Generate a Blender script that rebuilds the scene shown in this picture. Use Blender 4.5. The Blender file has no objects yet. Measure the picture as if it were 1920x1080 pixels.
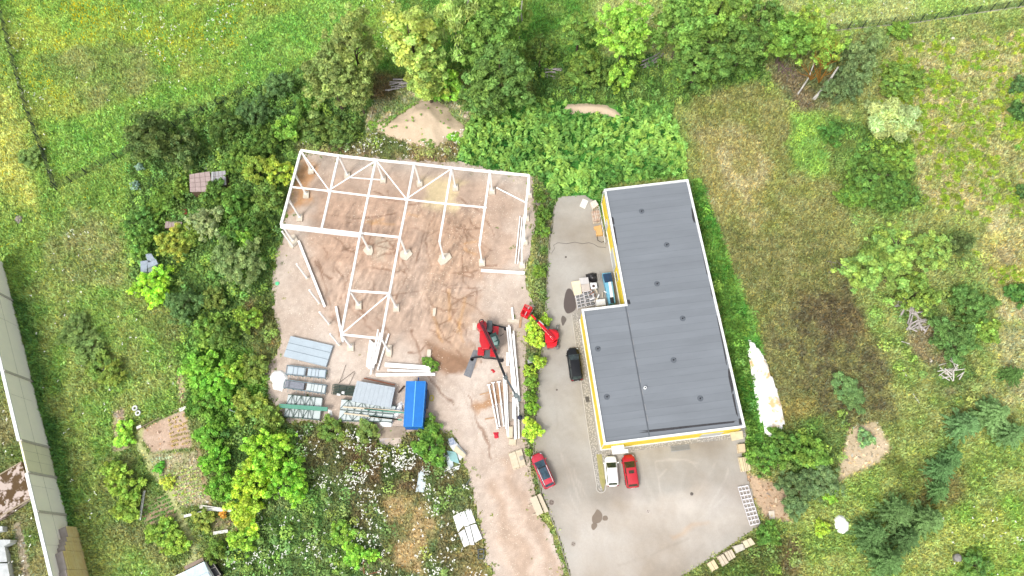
import bpy, math, random
import numpy as np
from mathutils import Vector, Matrix
random.seed(7)
rng = np.random.default_rng(11)
C = bpy.context.scene
COL = C.collection

# ------------------------------------------------------------------ camera, world, sun
FPX, CAMH = 1400.0, 105.0
_t, _r = math.radians(20.806), math.radians(-3.401)
AR = np.array([1, 0, 0.]); AU = np.array([0, math.cos(_t), math.sin(_t)]); AF = np.array([0, math.sin(_t), -math.cos(_t)])
AR, AU = AR*math.cos(_r)+AU*math.sin(_r), AU*math.cos(_r)-AR*math.sin(_r)
cam = bpy.data.cameras.new('camera'); camo = bpy.data.objects.new('camera', cam); COL.objects.link(camo)
cam.sensor_width = 36; cam.lens = 36*FPX/1920; cam.clip_end = 3000; cam.clip_start = 0.5
camo.matrix_world = Matrix(((AR[0], AU[0], -AF[0], 0), (AR[1], AU[1], -AF[1], 0), (AR[2], AU[2], -AF[2], CAMH), (0, 0, 0, 1)))
C.camera = camo

SUN_EL, SUN_AZ = math.radians(56), math.radians(222)      # azimuth clockwise from +Y, where the sun stands
w = bpy.data.worlds.new('World'); C.world = w; w.use_nodes = True
nt = w.node_tree; bg = nt.nodes['Background']
sky = nt.nodes.new('ShaderNodeTexSky'); sky.sky_type = 'NISHITA'; sky.sun_disc = False
sky.sun_elevation = SUN_EL; sky.sun_rotation = SUN_AZ; sky.air_density = 1.0; sky.dust_density = 4.0; sky.ozone_density = 0.6
hs = nt.nodes.new('ShaderNodeHueSaturation'); hs.inputs['Saturation'].default_value = 0.2
nt.links.new(sky.outputs[0], hs.inputs['Color']); nt.links.new(hs.outputs[0], bg.inputs[0]); bg.inputs[1].default_value = 0.15
sun = bpy.data.lights.new('sun', 'SUN'); suno = bpy.data.objects.new('sun', sun); COL.objects.link(suno)
sun.energy = 1.2; sun.angle = math.radians(12); sun.color = (1, 0.95, 0.87)
sd = Vector((math.sin(SUN_AZ)*math.cos(SUN_EL), math.cos(SUN_AZ)*math.cos(SUN_EL), math.sin(SUN_EL)))
suno.rotation_euler = sd.to_track_quat('Z', 'Y').to_euler()
C.view_settings.view_transform = 'Standard'; C.view_settings.look = 'None'; C.view_settings.gamma = 1
C.view_settings.exposure = 0.88
C.render.resolution_x = 1024; C.render.resolution_y = 576

# ------------------------------------------------------------------ helpers
def G(px, py, z=0.0):
    d = AR*(px-960)/FPX - AU*(py-540)/FPX + AF
    k = (CAMH-z)/-d[2]
    return np.array([d[0]*k, d[1]*k, z])
def V(px, py, z=0.0): return Vector(G(px, py, z))
def ppm(x, y, z=0):                       # photo pixels per metre at a place
    return FPX/float(np.dot(np.array([x, y, z-CAMH]), AF))
def lin(c):
    a = np.asarray(c, float)/255.0
    return np.where(a <= .04045, a/12.92, ((a+.055)/1.055)**2.4)
def L4(c, g=1.0): l = lin(c)*g; return (float(l[0]), float(l[1]), float(l[2]), 1)

def tag(o, label=None, cat=None, group=None, kind=None):
    if label: o['label'] = label
    if cat: o['category'] = cat
    if group: o['group'] = group
    if kind: o['kind'] = kind
    return o
def empty(name, loc, label=None, cat=None, group=None, rz=0.0):
    o = bpy.data.objects.new(name, None); COL.objects.link(o)
    o.location = loc; o.rotation_euler = (0, 0, rz); o.empty_display_size = .3
    return tag(o, label, cat, group)

MATS = {}
def pm(name, col, rough=.7, metal=0.0, var=.12, scale=2.0, bump=0.0, spec=.4, c2=None, c2amt=.5, coat=0):
    """procedural paint / stone / soil: base colour broken up by two noises"""
    if name in MATS: return MATS[name]
    m = bpy.data.materials.new(name); m.use_nodes = True; MATS[name] = m
    t = m.node_tree; b = t.nodes['Principled BSDF']
    tc = t.nodes.new('ShaderNodeTexCoord')
    n1 = t.nodes.new('ShaderNodeTexNoise'); n1.inputs['Scale'].default_value = scale; n1.inputs['Detail'].default_value = 6; n1.inputs['Roughness'].default_value = .65
    t.links.new(tc.outputs['Object'], n1.inputs['Vector'])
    mx = t.nodes.new('ShaderNodeMix'); mx.data_type = 'RGBA'
    rmp = t.nodes.new('ShaderNodeMapRange'); rmp.inputs[1].default_value = .3; rmp.inputs[2].default_value = .7
    t.links.new(n1.outputs[0], rmp.inputs[0]); t.links.new(rmp.outputs[0], mx.inputs[0])
    g_ = .70 if min(col) < 214 else .80 if min(col) < 232 else .92; c = lin(col)*g_
    if c2 is None: a_, b_ = c*(1-var), np.minimum(c*(1+var), .95)
    else: a_, b_ = c, lin(c2)*g_
    mx.inputs[6].default_value = (*a_, 1); mx.inputs[7].default_value = (*b_, 1)
    t.links.new(mx.outputs[2], b.inputs['Base Color'])
    b.inputs['Roughness'].default_value = rough; b.inputs['Metallic'].default_value = metal
    b.inputs['Specular IOR Level'].default_value = spec
    if coat: b.inputs['Coat Weight'].default_value = coat; b.inputs['Coat Roughness'].default_value = .08
    if bump:
        bp = t.nodes.new('ShaderNodeBump'); bp.inputs['Strength'].default_value = bump; bp.inputs['Distance'].default_value = .05
        t.links.new(n1.outputs[0], bp.inputs['Height']); t.links.new(bp.outputs[0], b.inputs['Normal'])
    return m

def attr_mat(name, objcol=False, transl=.25, fine=None, finescale=6, rough=.9):
    """colour from the mesh's own tint attribute (and the object's colour for trees)"""
    m = bpy.data.materials.new(name); m.use_nodes = True; MATS[name] = m
    t = m.node_tree; b = t.nodes['Principled BSDF']; out = t.nodes['Material Output']
    at = t.nodes.new('ShaderNodeAttribute'); at.attribute_name = 'tint'
    src = at.outputs['Color']
    if objcol:
        oi = t.nodes.new('ShaderNodeObjectInfo')
        mx = t.nodes.new('ShaderNodeMix'); mx.data_type = 'RGBA'; mx.blend_type = 'MULTIPLY'; mx.inputs[0].default_value = 1
        t.links.new(src, mx.inputs[6]); t.links.new(oi.outputs['Color'], mx.inputs[7]); src = mx.outputs[2]
    if fine:
        tc = t.nodes.new('ShaderNodeTexCoord')
        n1 = t.nodes.new('ShaderNodeTexNoise'); n1.inputs['Scale'].default_value = finescale; n1.inputs['Detail'].default_value = 5; n1.inputs['Roughness'].default_value = .8
        t.links.new(tc.outputs['Object'], n1.inputs['Vector'])
        mr = t.nodes.new('ShaderNodeMapRange'); mr.inputs[1].default_value = .3; mr.inputs[2].default_value = .7
        mr.inputs[3].default_value = 1-fine; mr.inputs[4].default_value = 1+fine
        t.links.new(n1.outputs[0], mr.inputs[0])
        vm = t.nodes.new('ShaderNodeVectorMath'); vm.operation = 'SCALE'
        t.links.new(src, vm.inputs[0]); t.links.new(mr.outputs[0], vm.inputs['Scale']); src = vm.outputs[0]
        bp = t.nodes.new('ShaderNodeBump'); bp.inputs['Strength'].default_value = .5; bp.inputs['Distance'].default_value = .06
        t.links.new(n1.outputs[0], bp.inputs['Height']); t.links.new(bp.outputs[0], b.inputs['Normal'])
    t.links.new(src, b.inputs['Base Color']); b.inputs['Roughness'].default_value = rough
    b.inputs['Specular IOR Level'].default_value = .25
    if transl:
        tr = t.nodes.new('ShaderNodeBsdfTranslucent'); ms = t.nodes.new('ShaderNodeMixShader'); ms.inputs[0].default_value = transl
        t.links.new(src, tr.inputs[0]); t.links.new(b.outputs[0], ms.inputs[1]); t.links.new(tr.outputs[0], ms.inputs[2])
        t.links.new(ms.outputs[0], out.inputs[0])
    return m

class MB:
    """collects shapes in one coordinate frame, builds ONE mesh object"""
    def __init__(s): s.v = []; s.f = []; s.mi = []; s.k = 0
    def raw(s, vs, fs):
        o = len(s.v); s.v += [tuple(p) for p in vs]; s.f += [tuple(o+i for i in f) for f in fs]; s.mi += [s.k]*len(fs); return s
    def prism(s, pts, z0, z1, pts2=None):
        n = len(pts); pts2 = pts2 or pts
        a = sum(pts[i][0]*pts[(i+1) % n][1]-pts[(i+1) % n][0]*pts[i][1] for i in range(n))
        if a < 0: pts = pts[::-1]; pts2 = pts2[::-1]
        return s.raw([(p[0], p[1], z0) for p in pts]+[(p[0], p[1], z1) for p in pts2],
                     [tuple(range(n))[::-1], tuple(range(n, 2*n))]+[(i, (i+1) % n, n+(i+1) % n, n+i) for i in range(n)])
    def box(s, cx, cy, cz, sx, sy, sz, rz=0.0):
        c, q = math.cos(rz), math.sin(rz)
        P = [(cx+x*sx/2*c-y*sy/2*q, cy+x*sx/2*q+y*sy/2*c) for x, y in ((-1, -1), (1, -1), (1, 1), (-1, 1))]
        return s.prism(P, cz-sz/2, cz+sz/2)
    def bar(s, a, b, w_, h_=None):
        a, b = Vector(a), Vector(b); h_ = h_ or w_
        d = (b-a).normalized(); side = d.cross(Vector((0, 0, 1)))
        if side.length < 1e-3: side = Vector((1, 0, 0))
        side.normalize(); up = side.cross(d)
        vs = [p+side*x*w_/2+up*y*h_/2 for p in (a, b) for x, y in ((-1, -1), (1, -1), (1, 1), (-1, 1))]
        return s.raw(vs, [(0, 1, 2, 3), (7, 6, 5, 4), (0, 4, 5, 1), (1, 5, 6, 2), (2, 6, 7, 3), (3, 7, 4, 0)])
    def hbeam(s, a, b, w_, h_):               # I-section: two flanges and a web
        a, b = Vector(a), Vector(b); d = (b-a).normalized(); side = d.cross(Vector((0, 0, 1)))
        if side.length < 1e-3: side = Vector((1, 0, 0))
        side.normalize(); up = side.cross(d); o = up*(h_/2-.02)
        s.bar(a+o, b+o, w_, .04); s.bar(a-o, b-o, w_, .04); s.bar(a, b, .04, h_-.085); return s
    def tube(s, path, rad, n=8):
        path = [Vector(p) for p in path]; m = len(path); R_ = rad if isinstance(rad, (list, tuple)) else [rad]*m
        vs = []; fs = []
        for i, p in enumerate(path):
            d = (path[min(i+1, m-1)]-path[max(i-1, 0)]).normalized()
            a = d.cross(Vector((.13, .98, .1))); a.normalize(); b = d.cross(a)
            vs += [p+(a*math.cos(2*math.pi*k/n)+b*math.sin(2*math.pi*k/n))*R_[i] for k in range(n)]
        for i in range(m-1):
            fs += [(i*n+k, i*n+(k+1) % n, (i+1)*n+(k+1) % n, (i+1)*n+k) for k in range(n)]
        fs += [tuple(range(n))[::-1], tuple(range((m-1)*n, m*n))]
        return s.raw(vs, fs)
    def cyl(s, x, y, z0, z1, r, n=16, r2=None):
        r2 = r if r2 is None else r2
        P = [(x+r*math.cos(2*math.pi*k/n), y+r*math.sin(2*math.pi*k/n)) for k in range(n)]
        Q = [(x+r2*math.cos(2*math.pi*k/n), y+r2*math.sin(2*math.pi*k/n)) for k in range(n)]
        return s.prism(P, z0, z1, Q)
    def pxprism(s, pxs, z0, z1, shrink=1.0):  # outline given where its top stands in the place
        P = [tuple(G(x, y, z1)[:2]) for x, y in pxs]
        return s.prism(P, z0, z1)
    def build(s, name, mat, parent=None, local=False, smooth=False, bevel=0.0):
        me = bpy.data.meshes.new(name)
        vs = s.v
        if parent is not None and not local:
            bpy.context.view_layer.update()
            iv = parent.matrix_world.inverted() if parent.parent is None else parent.matrix_world.inverted()
            vs = [tuple(iv @ Vector(p)) for p in vs]
        me.from_pydata([tuple(p) for p in vs], [], s.f)
        mats = mat if isinstance(mat, (list, tuple)) else [mat]
        for m in mats: me.materials.append(m)
        if len(mats) > 1: me.polygons.foreach_set('material_index', s.mi)
        if smooth: me.polygons.foreach_set('use_smooth', [True]*len(me.polygons))
        me.update()
        o = bpy.data.objects.new(name, me); COL.objects.link(o)
        if parent is not None: o.parent = parent
        if bevel:
            b = o.modifiers.new('bevel', 'BEVEL'); b.width = bevel; b.segments = 2; b.limit_method = 'ANGLE'
        return o
def single(mb, name, mat, label, cat, group=None, base=None, **k):
    """a thing that is one mesh, its origin at its base"""
    vs = np.array([tuple(p) for p in mb.v]); c = vs.mean(0); z = vs[:, 2].min()
    b = Vector((float(c[0]), float(c[1]), float(z)))
    mb.v = [tuple(Vector(p)-b) for p in mb.v]
    o = mb.build(name, mat, None, **k); o.location = b
    return tag(o, label, cat, group)

# --- noise in numpy
def vnoise(x, y, scale, seed=0, octv=3):
    out = 0; amp = 1; tot = 0
    for o in range(octv):
        X = x/scale*2**o + 37.1*seed + 1000; Y = y/scale*2**o + 17.7*seed + 1000
        xi = np.floor(X).astype(np.int64); yi = np.floor(Y).astype(np.int64); fx = X-xi; fy = Y-yi
        def h(a, b):
            n = (a*374761393 + b*668265263 + (seed+o)*1442695041) & 0x7fffffff
            n = ((n ^ (n >> 13))*1274126177) & 0x7fffffff
            return ((n ^ (n >> 16)) & 0xffff)/65535.0
        fx = fx*fx*(3-2*fx); fy = fy*fy*(3-2*fy)
        v = (h(xi, yi)*(1-fx)+h(xi+1, yi)*fx)*(1-fy)+(h(xi, yi+1)*(1-fx)+h(xi+1, yi+1)*fx)*fy
        out = out+amp*v; tot += amp; amp *= .55
    return out/tot
def sdist(poly, x, y):                        # signed distance, + inside (metres)
    n = len(poly); d = np.full(x.shape, 1e9); ins = np.zeros(x.shape, bool)
    for i in range(n):
        ax, ay = poly[i][:2]; bx, by = poly[(i+1) % n][:2]
        ex, ey = bx-ax, by-ay; q = ex*ex+ey*ey+1e-9
        t_ = np.clip(((x-ax)*ex+(y-ay)*ey)/q, 0, 1)
        d = np.minimum(d, np.hypot(x-ax-ex*t_, y-ay-ey*t_))
        c = ((ay > y) != (by > y)) & (x < (bx-ax)*(y-ay)/(by-ay+1e-12)+ax)
        ins ^= c
    return np.where(ins, d, -d)
def ldist(line, x, y):
    d = np.full(x.shape, 1e9)
    for (ax, ay), (bx, by) in zip(line[:-1], line[1:]):
        ex, ey = bx-ax, by-ay; q = ex*ex+ey*ey+1e-9
        t_ = np.clip(((x-ax)*ex+(y-ay)*ey)/q, 0, 1)
        d = np.minimum(d, np.hypot(x-ax-ex*t_, y-ay-ey*t_))
    return d
def wp(pxs, z=0): return [tuple(G(x, y, z)[:2]) for x, y in pxs]

# ------------------------------------------------------------------ zones of the ground (outlines on the ground, metres)
YARD = [(562,288),(640,290),(760,300),(860,305),(1000,332),(1003,420),(986,520),(1000,575),(984,640),(986,780),(994,870),(1006,950),(1040,1010),(1075,1140),(930,1140),(912,1040),(888,930),(870,860),(848,815),(812,800),(760,812),(745,838),(712,828),(705,806),(640,792),(540,790),(505,745),(500,700),(528,640),(512,580),(512,520),(528,440),(545,350)]
ASPH = [(1040,385),(1046,370),(1062,366),(1098,366),(1112,374),(1124,392),(1170,560),(1400,800),(1398,830),(1388,835),(1402,890),(1428,985),(1330,1050),(1235,1110),(1215,1160),(1090,1160),(1072,1090),(1045,1000),(1015,925),(1000,862),(1002,800),(1008,700),(1020,640),(1024,560),(1030,450)]
Z = []
def dsat(c, k=.14): l = lin(c); g_ = l.mean(); return l*(1-k)+g_*k
def gsh(c): l = dsat(c, .18); return l*np.array([.97, 1.0, 1.05]) if c[1] >= c[0]*.97 and c[2] < 130 else l
def zone(px, c1, c2=None, soft=2.0, warp=1.5, gd=1.0, gh=.35, wf=0, yf=0, sc=0, ms=3.0, big=0, gr=0):
    Z.append(dict(poly=wp(px), c1=gsh(c1), c2=gsh(c2 or c1), soft=soft, warp=warp, gd=gd, gh=gh, wf=wf, yf=yf, sc=sc, ms=ms, big=big, gr=gr))
zone([(-900,-900),(2900,-900),(2900,1500),(-900,1500)], (136,156,66), (160,164,84))
zone([(-400,-500),(1000,-500),(1000,60),(760,150),(560,140),(400,190),(250,215),(262,285),(110,355),(60,250),(0,60),(-300,-100)], (128,172,52), (168,178,66), gh=.25, yf=.02, wf=.006, ms=5)
zone([(960,-500),(2300,-500),(2300,-20),(1920,20),(1600,62),(1240,160),(960,160)], (150,178,72), (172,180,100), gh=.25, ms=6, wf=.003)
zone([(760,60),(740,20),(760,-60),(1100,-60),(1130,160),(960,130),(700,150)], (96,150,42), (130,160,60), gh=.3)
zone([(25,-10),(230,-10),(200,100),(118,190),(95,160)], (176,192,60), (142,180,60), soft=4, warp=4, gh=.25, yf=.5, ms=4)
zone([(230,20),(480,-10),(470,60),(330,110),(250,120)], (160,180,48), (130,172,56), soft=4, warp=5, gh=.25, yf=.25, wf=.02)
zone([(90,100),(280,90),(330,140),(240,190),(160,210)], (160,168,86), (135,160,64), soft=4, warp=5, gh=.25)
zone([(480,40),(720,-40),(660,60),(560,130),(330,185),(170,210),(90,230),(110,345),(255,290),(250,220),(440,180)], (126,176,58), (148,182,68), soft=3, warp=3, gh=.3)
zone([(-300,0),(10,60),(100,355),(240,300),(262,400),(240,570),(60,620),(-10,500),(-300,300)], (160,184,74), (132,168,58), gh=.4, ms=4, yf=.03)
zone([(-60,90),(40,180),(70,300),(60,420),(-60,300)], (200,202,92), (172,182,76), soft=3, warp=3, gh=.4, yf=.1)
zone([(130,400),(240,420),(230,540),(80,560),(100,470)], (172,172,100), (146,164,76), soft=4, warp=4, gh=.35, wf=.004)
zone([(40,520),(240,540),(335,700),(335,770),(240,960),(350,1120),(150,1140),(50,700)], (140,176,66), (166,178,86), gh=.45, ms=3, wf=.003)
zone([(5,540),(45,560),(110,800),(150,960),(175,1140),(130,1140),(80,810)], (88,136,52), (108,152,60), gh=.45, soft=1.5)
zone([(-200,560),(5,690),(90,1050),(100,1160),(-200,1160)], (112,138,58), (150,146,88), gh=.25, wf=.01)
# scrub mass left of the yard and below it
zone([(245,225),(400,192),(560,130),(700,185),(690,275),(560,285),(530,420),(508,520),(520,600),(495,760),(530,795),(720,800),(850,830),(720,900),(680,1140),(430,1140),(425,940),(360,780),(345,600),(255,540),(238,380)], (92,126,54), (116,150,62), gh=.6, sc=1, soft=1.5)
zone([(330,640),(470,650),(500,760),(430,800),(360,790)], (120,170,40), (90,140,36), gh=.6, sc=1)
zone([(460,560),(520,540),(520,640),(500,700),(470,640)], (110,128,56), (150,130,84), gh=.4, sc=.3)
zone([(560,800),(700,792),(850,822),(882,900),(915,1140),(640,1140),(600,950)], (118,140,74), (134,126,80), gh=.45, wf=.045, sc=.25, ms=2)
zone([(600,805),(700,800),(830,830),(860,900),(790,930),(700,960),(640,920)], (96,116,56), (124,106,70), gh=.45, wf=.11, sc=.2, ms=1.5, soft=4, warp=4)
zone([(430,940),(640,920),(700,1140),(430,1140)], (108,142,62), (130,146,80), gh=.5, wf=.03, sc=.8)
zone([(715,945),(770,920),(812,960),(800,1080),(740,1060)], (176,150,96), (130,130,70), gd=.35, gh=.25, wf=.02, soft=1.5, ms=1.5)
zone([(870,1020),(905,1010),(925,1140),(850,1140)], (176,150,104), (140,130,76), gd=.4, wf=.03)
# north of the yard
zone([(688,240),(700,190),(760,170),(850,182),(884,230),(872,272),(790,288),(700,276)], (196,182,146), (130,156,76), gh=.3, gd=.7, soft=1, ms=1.5)
zone([(560,275),(690,262),(880,230),(880,310),(700,302),(560,288)], (120,134,66), (160,140,100), gh=.35, wf=.04, sc=.3)
zone([(700,130),(760,140),(740,190),(690,190)], (122,104,66), (100,110,50), gd=.5)
# knotweed
zone([(872,250),(905,195),(1050,170),(1255,190),(1285,335),(1130,352),(1118,392),(1062,368),(1042,372),(1000,332),(862,312)], (52,116,32), (84,156,44), gh=.3, gd=.5, sc=0, big=1, soft=1)
zone([(1000,100),(1240,110),(1440,100),(1440,190),(1260,200),(1000,190)], (82,122,42), (110,140,54), gh=.6, sc=.8)
# verge between the yard and the asphalt
zone([(1000,335),(1045,372),(1026,560),(1006,700),(1000,860),(1018,950),(1004,950),(984,860),(980,640),(998,560),(1003,420)], (138,136,84), (92,128,48), gh=.4, gd=.8, sc=.25, soft=.8, warp=.6, ms=1.5)
# right-hand field
zone([(1290,180),(1420,150),(1500,220),(1590,300),(1600,420),(1600,560),(1680,680),(1640,800),(1480,800),(1400,640),(1300,340)], (150,148,80), (138,142,62), gh=.35, ms=2.0)
zone([(1300,260),(1400,240),(1460,330),(1420,420),(1350,400)], (172,162,110), (158,152,84), gh=.3, gd=.8, soft=4, warp=4, ms=2)
zone([(1340,440),(1560,420),(1600,560),(1430,600)], (146,142,78), (122,126,60), gh=.35, ms=1.2, soft=4, warp=4)
zone([(1480,580),(1600,540),(1690,700),(1650,790),(1560,850),(1470,780),(1420,650)], (106,100,66), (138,138,72), gh=.35, gd=.85, ms=1.4, soft=4, warp=4)
zone([(1500,560),(1620,540),(1640,620),(1560,640)], (98,88,60), (122,110,66), gd=.6, soft=3, warp=3, ms=1.4)
zone([(1430,760),(1520,730),(1540,800),(1480,830)], (150,140,70), (116,124,56), gh=.35)
zone([(1470,190),(1540,200),(1560,330),(1500,330)], (148,184,66), (122,160,54), gh=.6, soft=2, warp=2, sc=.5)
zone([(1440,120),(1560,130),(1560,210),(1480,210)], (134,120,86), (120,128,70), gd=.7)
zone([(1560,220),(1700,260),(1720,390),(1600,420),(1560,320)], (94,132,46), (124,144,60), gh=.5, sc=.7)
zone([(1600,400),(1760,390),(1900,560),(1920,760),(1700,760),(1640,640),(1590,520)], (128,156,60), (162,168,86), gh=.45, sc=.3)
# top right scrub with golden clumps
zone([(1650,100),(2200,10),(2300,420),(1880,430),(1730,385),(1700,250),(1640,170)], (180,172,114), (158,164,82), gh=.35, gr=1, ms=2)
zone([(1860,600),(1850,420),(1900,400),(1990,440),(1990,660),(1900,640)], (196,186,134), (156,164,84), gh=.3, gd=.7, soft=3, warp=3)
zone([(1850,440),(2000,440),(2000,560),(1860,560)], (190,186,84), (170,160,110), gh=.4, gr=.5, soft=3)
zone([(1830,610),(2000,640),(2000,800),(1850,760)], (160,170,84), (180,176,116), gh=.4, soft=3)
zone([(1670,560),(1750,560),(1830,700),(1780,740),(1700,640)], (146,134,92), (110,140,56), gd=.7, gh=.3, soft=2)
# lower right
zone([(1560,840),(2300,780),(2300,1200),(1420,1200),(1425,990),(1480,975),(1570,905)], (138,164,62), (170,178,86), gh=.4, ms=3)
zone([(1440,800),(1570,770),(1600,860),(1560,900),(1460,890),(1400,850)], (96,136,46), (124,140,64), gh=.5, sc=.5)
zone([(1660,850),(1800,870),(1800,960),(1680,940)], (136,130,70), (120,140,50), gh=.35, soft=3)
zone([(1320,1060),(1430,1000),(1500,1010),(1500,1160),(1280,1160)], (106,130,48), (124,110,70), gh=.45, sc=.3)
zone([(1780,960),(2100,900),(2100,1160),(1780,1160)], (134,174,52), (166,178,70), gh=.35, soft=5, warp=4, wf=.008)
zone([(1574,905),(1590,800),(1640,790),(1674,842),(1650,872)], (204,182,148), (188,168,130), gd=.06, soft=.6, warp=.8)
zone([(1394,885),(1440,898),(1482,925),(1484,978),(1440,972),(1418,935)], (196,166,132), (180,150,118), gd=.05, soft=.5, warp=.6)
zone([(1292,336),(1312,336),(1372,500),(1425,640),(1440,790),(1420,850),(1396,835),(1398,800)], (84,150,40), (120,168,56), gh=.7, soft=.8, warp=.6, sc=.25)
# garden plots
zone([(190,850),(260,800),(380,770),(440,930),(440,1010),(330,1060),(200,1000)], (118,146,56), (150,154,84), gh=.25)
BED = [[(258,810),(350,765),(362,838),(285,852)], [(278,852),(366,845),(388,945),(344,952),(300,905)], [(266,950),(318,922),(336,968),(272,992)], [(212,772),(236,765),(244,840),(214,848)], [(392,972),(440,968),(444,998),(396,1000)]]
for b_, c1_, c2_, g_ in zip(BED, [(196,168,144),(160,160,100),(172,146,114),(190,166,140),(150,130,100)], [(180,150,124),(186,170,136),(110,140,60),(150,160,80),(120,140,60)], [.02,.35,.12,.3,.35]):
    zone(b_, c1_, c2_, gd=g_, gh=.15, soft=.25, warp=.2, ms=.8)
YW, AW = wp(YARD), wp(ASPH)
PATHS = [([(262,800),(262,835),(285,880),(318,925),(345,985),(368,1040),(350,1062)], .45, (176,180,124)), ([(338,700),(342,750)], .5, (186,166,140)),
         ([(35,985),(50,1080)], .5, (150,140,120)), ([(372,842),(392,950),(392,970)], .3, (172,150,120))]
PATHW = [(wp(p), w_, lin(c)) for p, w_, c in PATHS]

def fields(x, y, exclude=True):
    wx = (vnoise(x, y, 5, 1, 4)-.5)*2; wy = (vnoise(x, y, 5, 2, 4)-.5)*2
    col = np.zeros(x.shape+(3,)); F = {k: np.zeros(x.shape) for k in ('gd', 'gh', 'wf', 'yf', 'sc', 'big', 'gr')}
    nz = {}
    for z in Z:
        s_ = sdist(z['poly'], x+wx*z['warp'], y+wy*z['warp'])
        a = np.clip(s_/z['soft']+.5, 0, 1); a = a*a*(3-2*a)
        if z['ms'] not in nz: nz[z['ms']] = np.clip((vnoise(x, y, z['ms'], 5, 5)-.5)*3.2+.5, 0, 1)
        m = nz[z['ms']][..., None]
        c = z['c1']*(1-m)+z['c2']*m
        col = col*(1-a[..., None])+c*a[..., None]
        for k in F: F[k] = F[k]*(1-a)+z[k]*a
    for line, w_, c in PATHW:
        d = ldist(line, x+wx*.2, y+wy*.2); a = np.clip((w_-d)/.2+.5, 0, 1)
        col = col*(1-a[..., None])+c*a[..., None]; F['gd'] *= 1-a*.85
    hole = np.maximum(sdist(YW, x+wx*.5, y+wy*.5), sdist(AW, x, y))
    F['hole'] = hole
    return col, F

def setcol(me, arr):
    n = len(me.vertices); a = me.attributes.new('tint', 'FLOAT_COLOR', 'POINT')
    buf = np.ones((n, 4), np.float32); buf[:, :3] = arr; a.data.foreach_set('color', buf.ravel())
def grid_mesh(xs, ys, zfun, keep=None):
    nx, ny = len(xs), len(ys); X, Y = np.meshgrid(xs, ys); X = X.ravel(); Y = Y.ravel()
    Zz = zfun(X, Y)
    i = np.arange(nx-1)[None, :]+np.arange(ny-1)[:, None]*nx; i = i.ravel()
    q = np.stack([i, i+1, i+1+nx, i+nx], 1)
    if keep is not None:
        k = keep(X, Y); q = q[k[q].all(1)]
        used = np.zeros(nx*ny, bool); used[q.ravel()] = True; rm = np.cumsum(used)-1
        X, Y, Zz = X[used], Y[used], Zz[used]; q = rm[q]
    return np.stack([X, Y, Zz], 1), q
def np_mesh(name, verts, faces, cols, mat, smooth=False):
    me = bpy.data.meshes.new(name); nv = len(verts); nf, k = faces.shape
    me.vertices.add(nv); me.vertices.foreach_set('co', np.ascontiguousarray(verts, np.float32).ravel())
    me.loops.add(nf*k); me.loops.foreach_set('vertex_index', np.ascontiguousarray(faces, np.int32).ravel())
    me.polygons.add(nf); me.polygons.foreach_set('loop_start', (np.arange(nf)*k).astype(np.int32))
    me.polygons.foreach_set('loop_total', np.full(nf, k, np.int32))
    if smooth: me.polygons.foreach_set('use_smooth', np.ones(nf, bool))
    me.materials.append(mat); me.update(calc_edges=True)
    if cols is not None: setcol(me, cols)
    return me

# ------------------------------------------------------------------ ground, yard, asphalt
gmat = attr_mat('ground_soil_and_grass', transl=0, fine=.35, finescale=5)
def gz(x, y):
    hole = np.maximum(sdist(YW, x, y), sdist(AW, x, y))
    n = vnoise(x, y, 6, 9, 4)*.5-.1
    mound = .9*np.clip(sdist(wp([(1650,110),(2100,40),(2100,420),(1740,380)]), x, y)/6, 0, 1)*(vnoise(x, y, 7, 4, 3))
    a = np.clip(-hole/1.2, 0, 1)
    return -.16+(n+mound+.1)*a*1.0
xs = np.concatenate([[-900, -500, -250, -140], np.arange(-104, 106, .45), [140, 250, 500, 900]])
ys = np.concatenate([[-700, -300, -120, -40], np.arange(-14, 116, .45), [150, 260, 500, 900]])
gv, gq = grid_mesh(xs, ys, gz)
gc, gf = fields(gv[:, 0], gv[:, 1])
gme = np_mesh('ground', gv, gq, gc*.8, gmat, True)
tag_g = bpy.data.objects.new('ground', gme); COL.objects.link(tag_g); tag_g['kind'] = 'structure'

RUTS = [([(700,415),(690,470),(650,520),(640,560)],.5),([(610,480),(640,520),(655,575),(700,620)],.35),([(590,490),(612,540),(625,600)],.3),([(700,360),(760,385),(800,380)],.35),
 ([(785,380),(800,420),(790,460),(770,520)],.5),([(815,400),(800,450),(808,500)],.6),([(850,410),(820,440),(815,470)],.5),([(820,505),(850,512),(895,508)],.6),([(810,520),(850,540),(900,538)],.5),
 ([(800,560),(830,620),(870,680)],.6),([(840,540),(850,600),(885,650)],.45),([(690,500),(740,510),(760,505)],.4),([(620,440),(650,470),(690,480)],.3),([(870,420),(880,440),(920,470)],.4),
 ([(665,560),(690,600),(720,620)],.4),([(740,470),(760,520),(745,560)],.35),([(850,360),(900,400),(930,440)],.3),([(600,400),(680,410),(740,400)],.3),([(898,500),(930,498)],.2),
 ([(880,740),(900,800),(920,860)],.5),([(640,470),(690,455),(745,470)],.3),([(770,620),(800,700),(850,760)],.4)]
_rt = random.Random(77)
for _k in range(46):
    cx_, cy_ = _rt.choice([(_rt.uniform(590, 760), _rt.uniform(370, 620)), (_rt.uniform(780, 900), _rt.uniform(390, 680))])
    a_ = _rt.choice([_rt.uniform(-.5, .7), _rt.uniform(.7, 1.4)]); L_k = _rt.uniform(14, 42); cv = _rt.uniform(-.5, .5)
    RUTS.append(([(cx_+math.cos(a_+cv*t_)*L_k*t_, cy_+math.sin(a_+cv*t_)*L_k*t_) for t_ in (-1, -.4, .3, 1)], .16))
RW = [(wp(p), min(w_, .28)) for p, w_ in RUTS]
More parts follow.
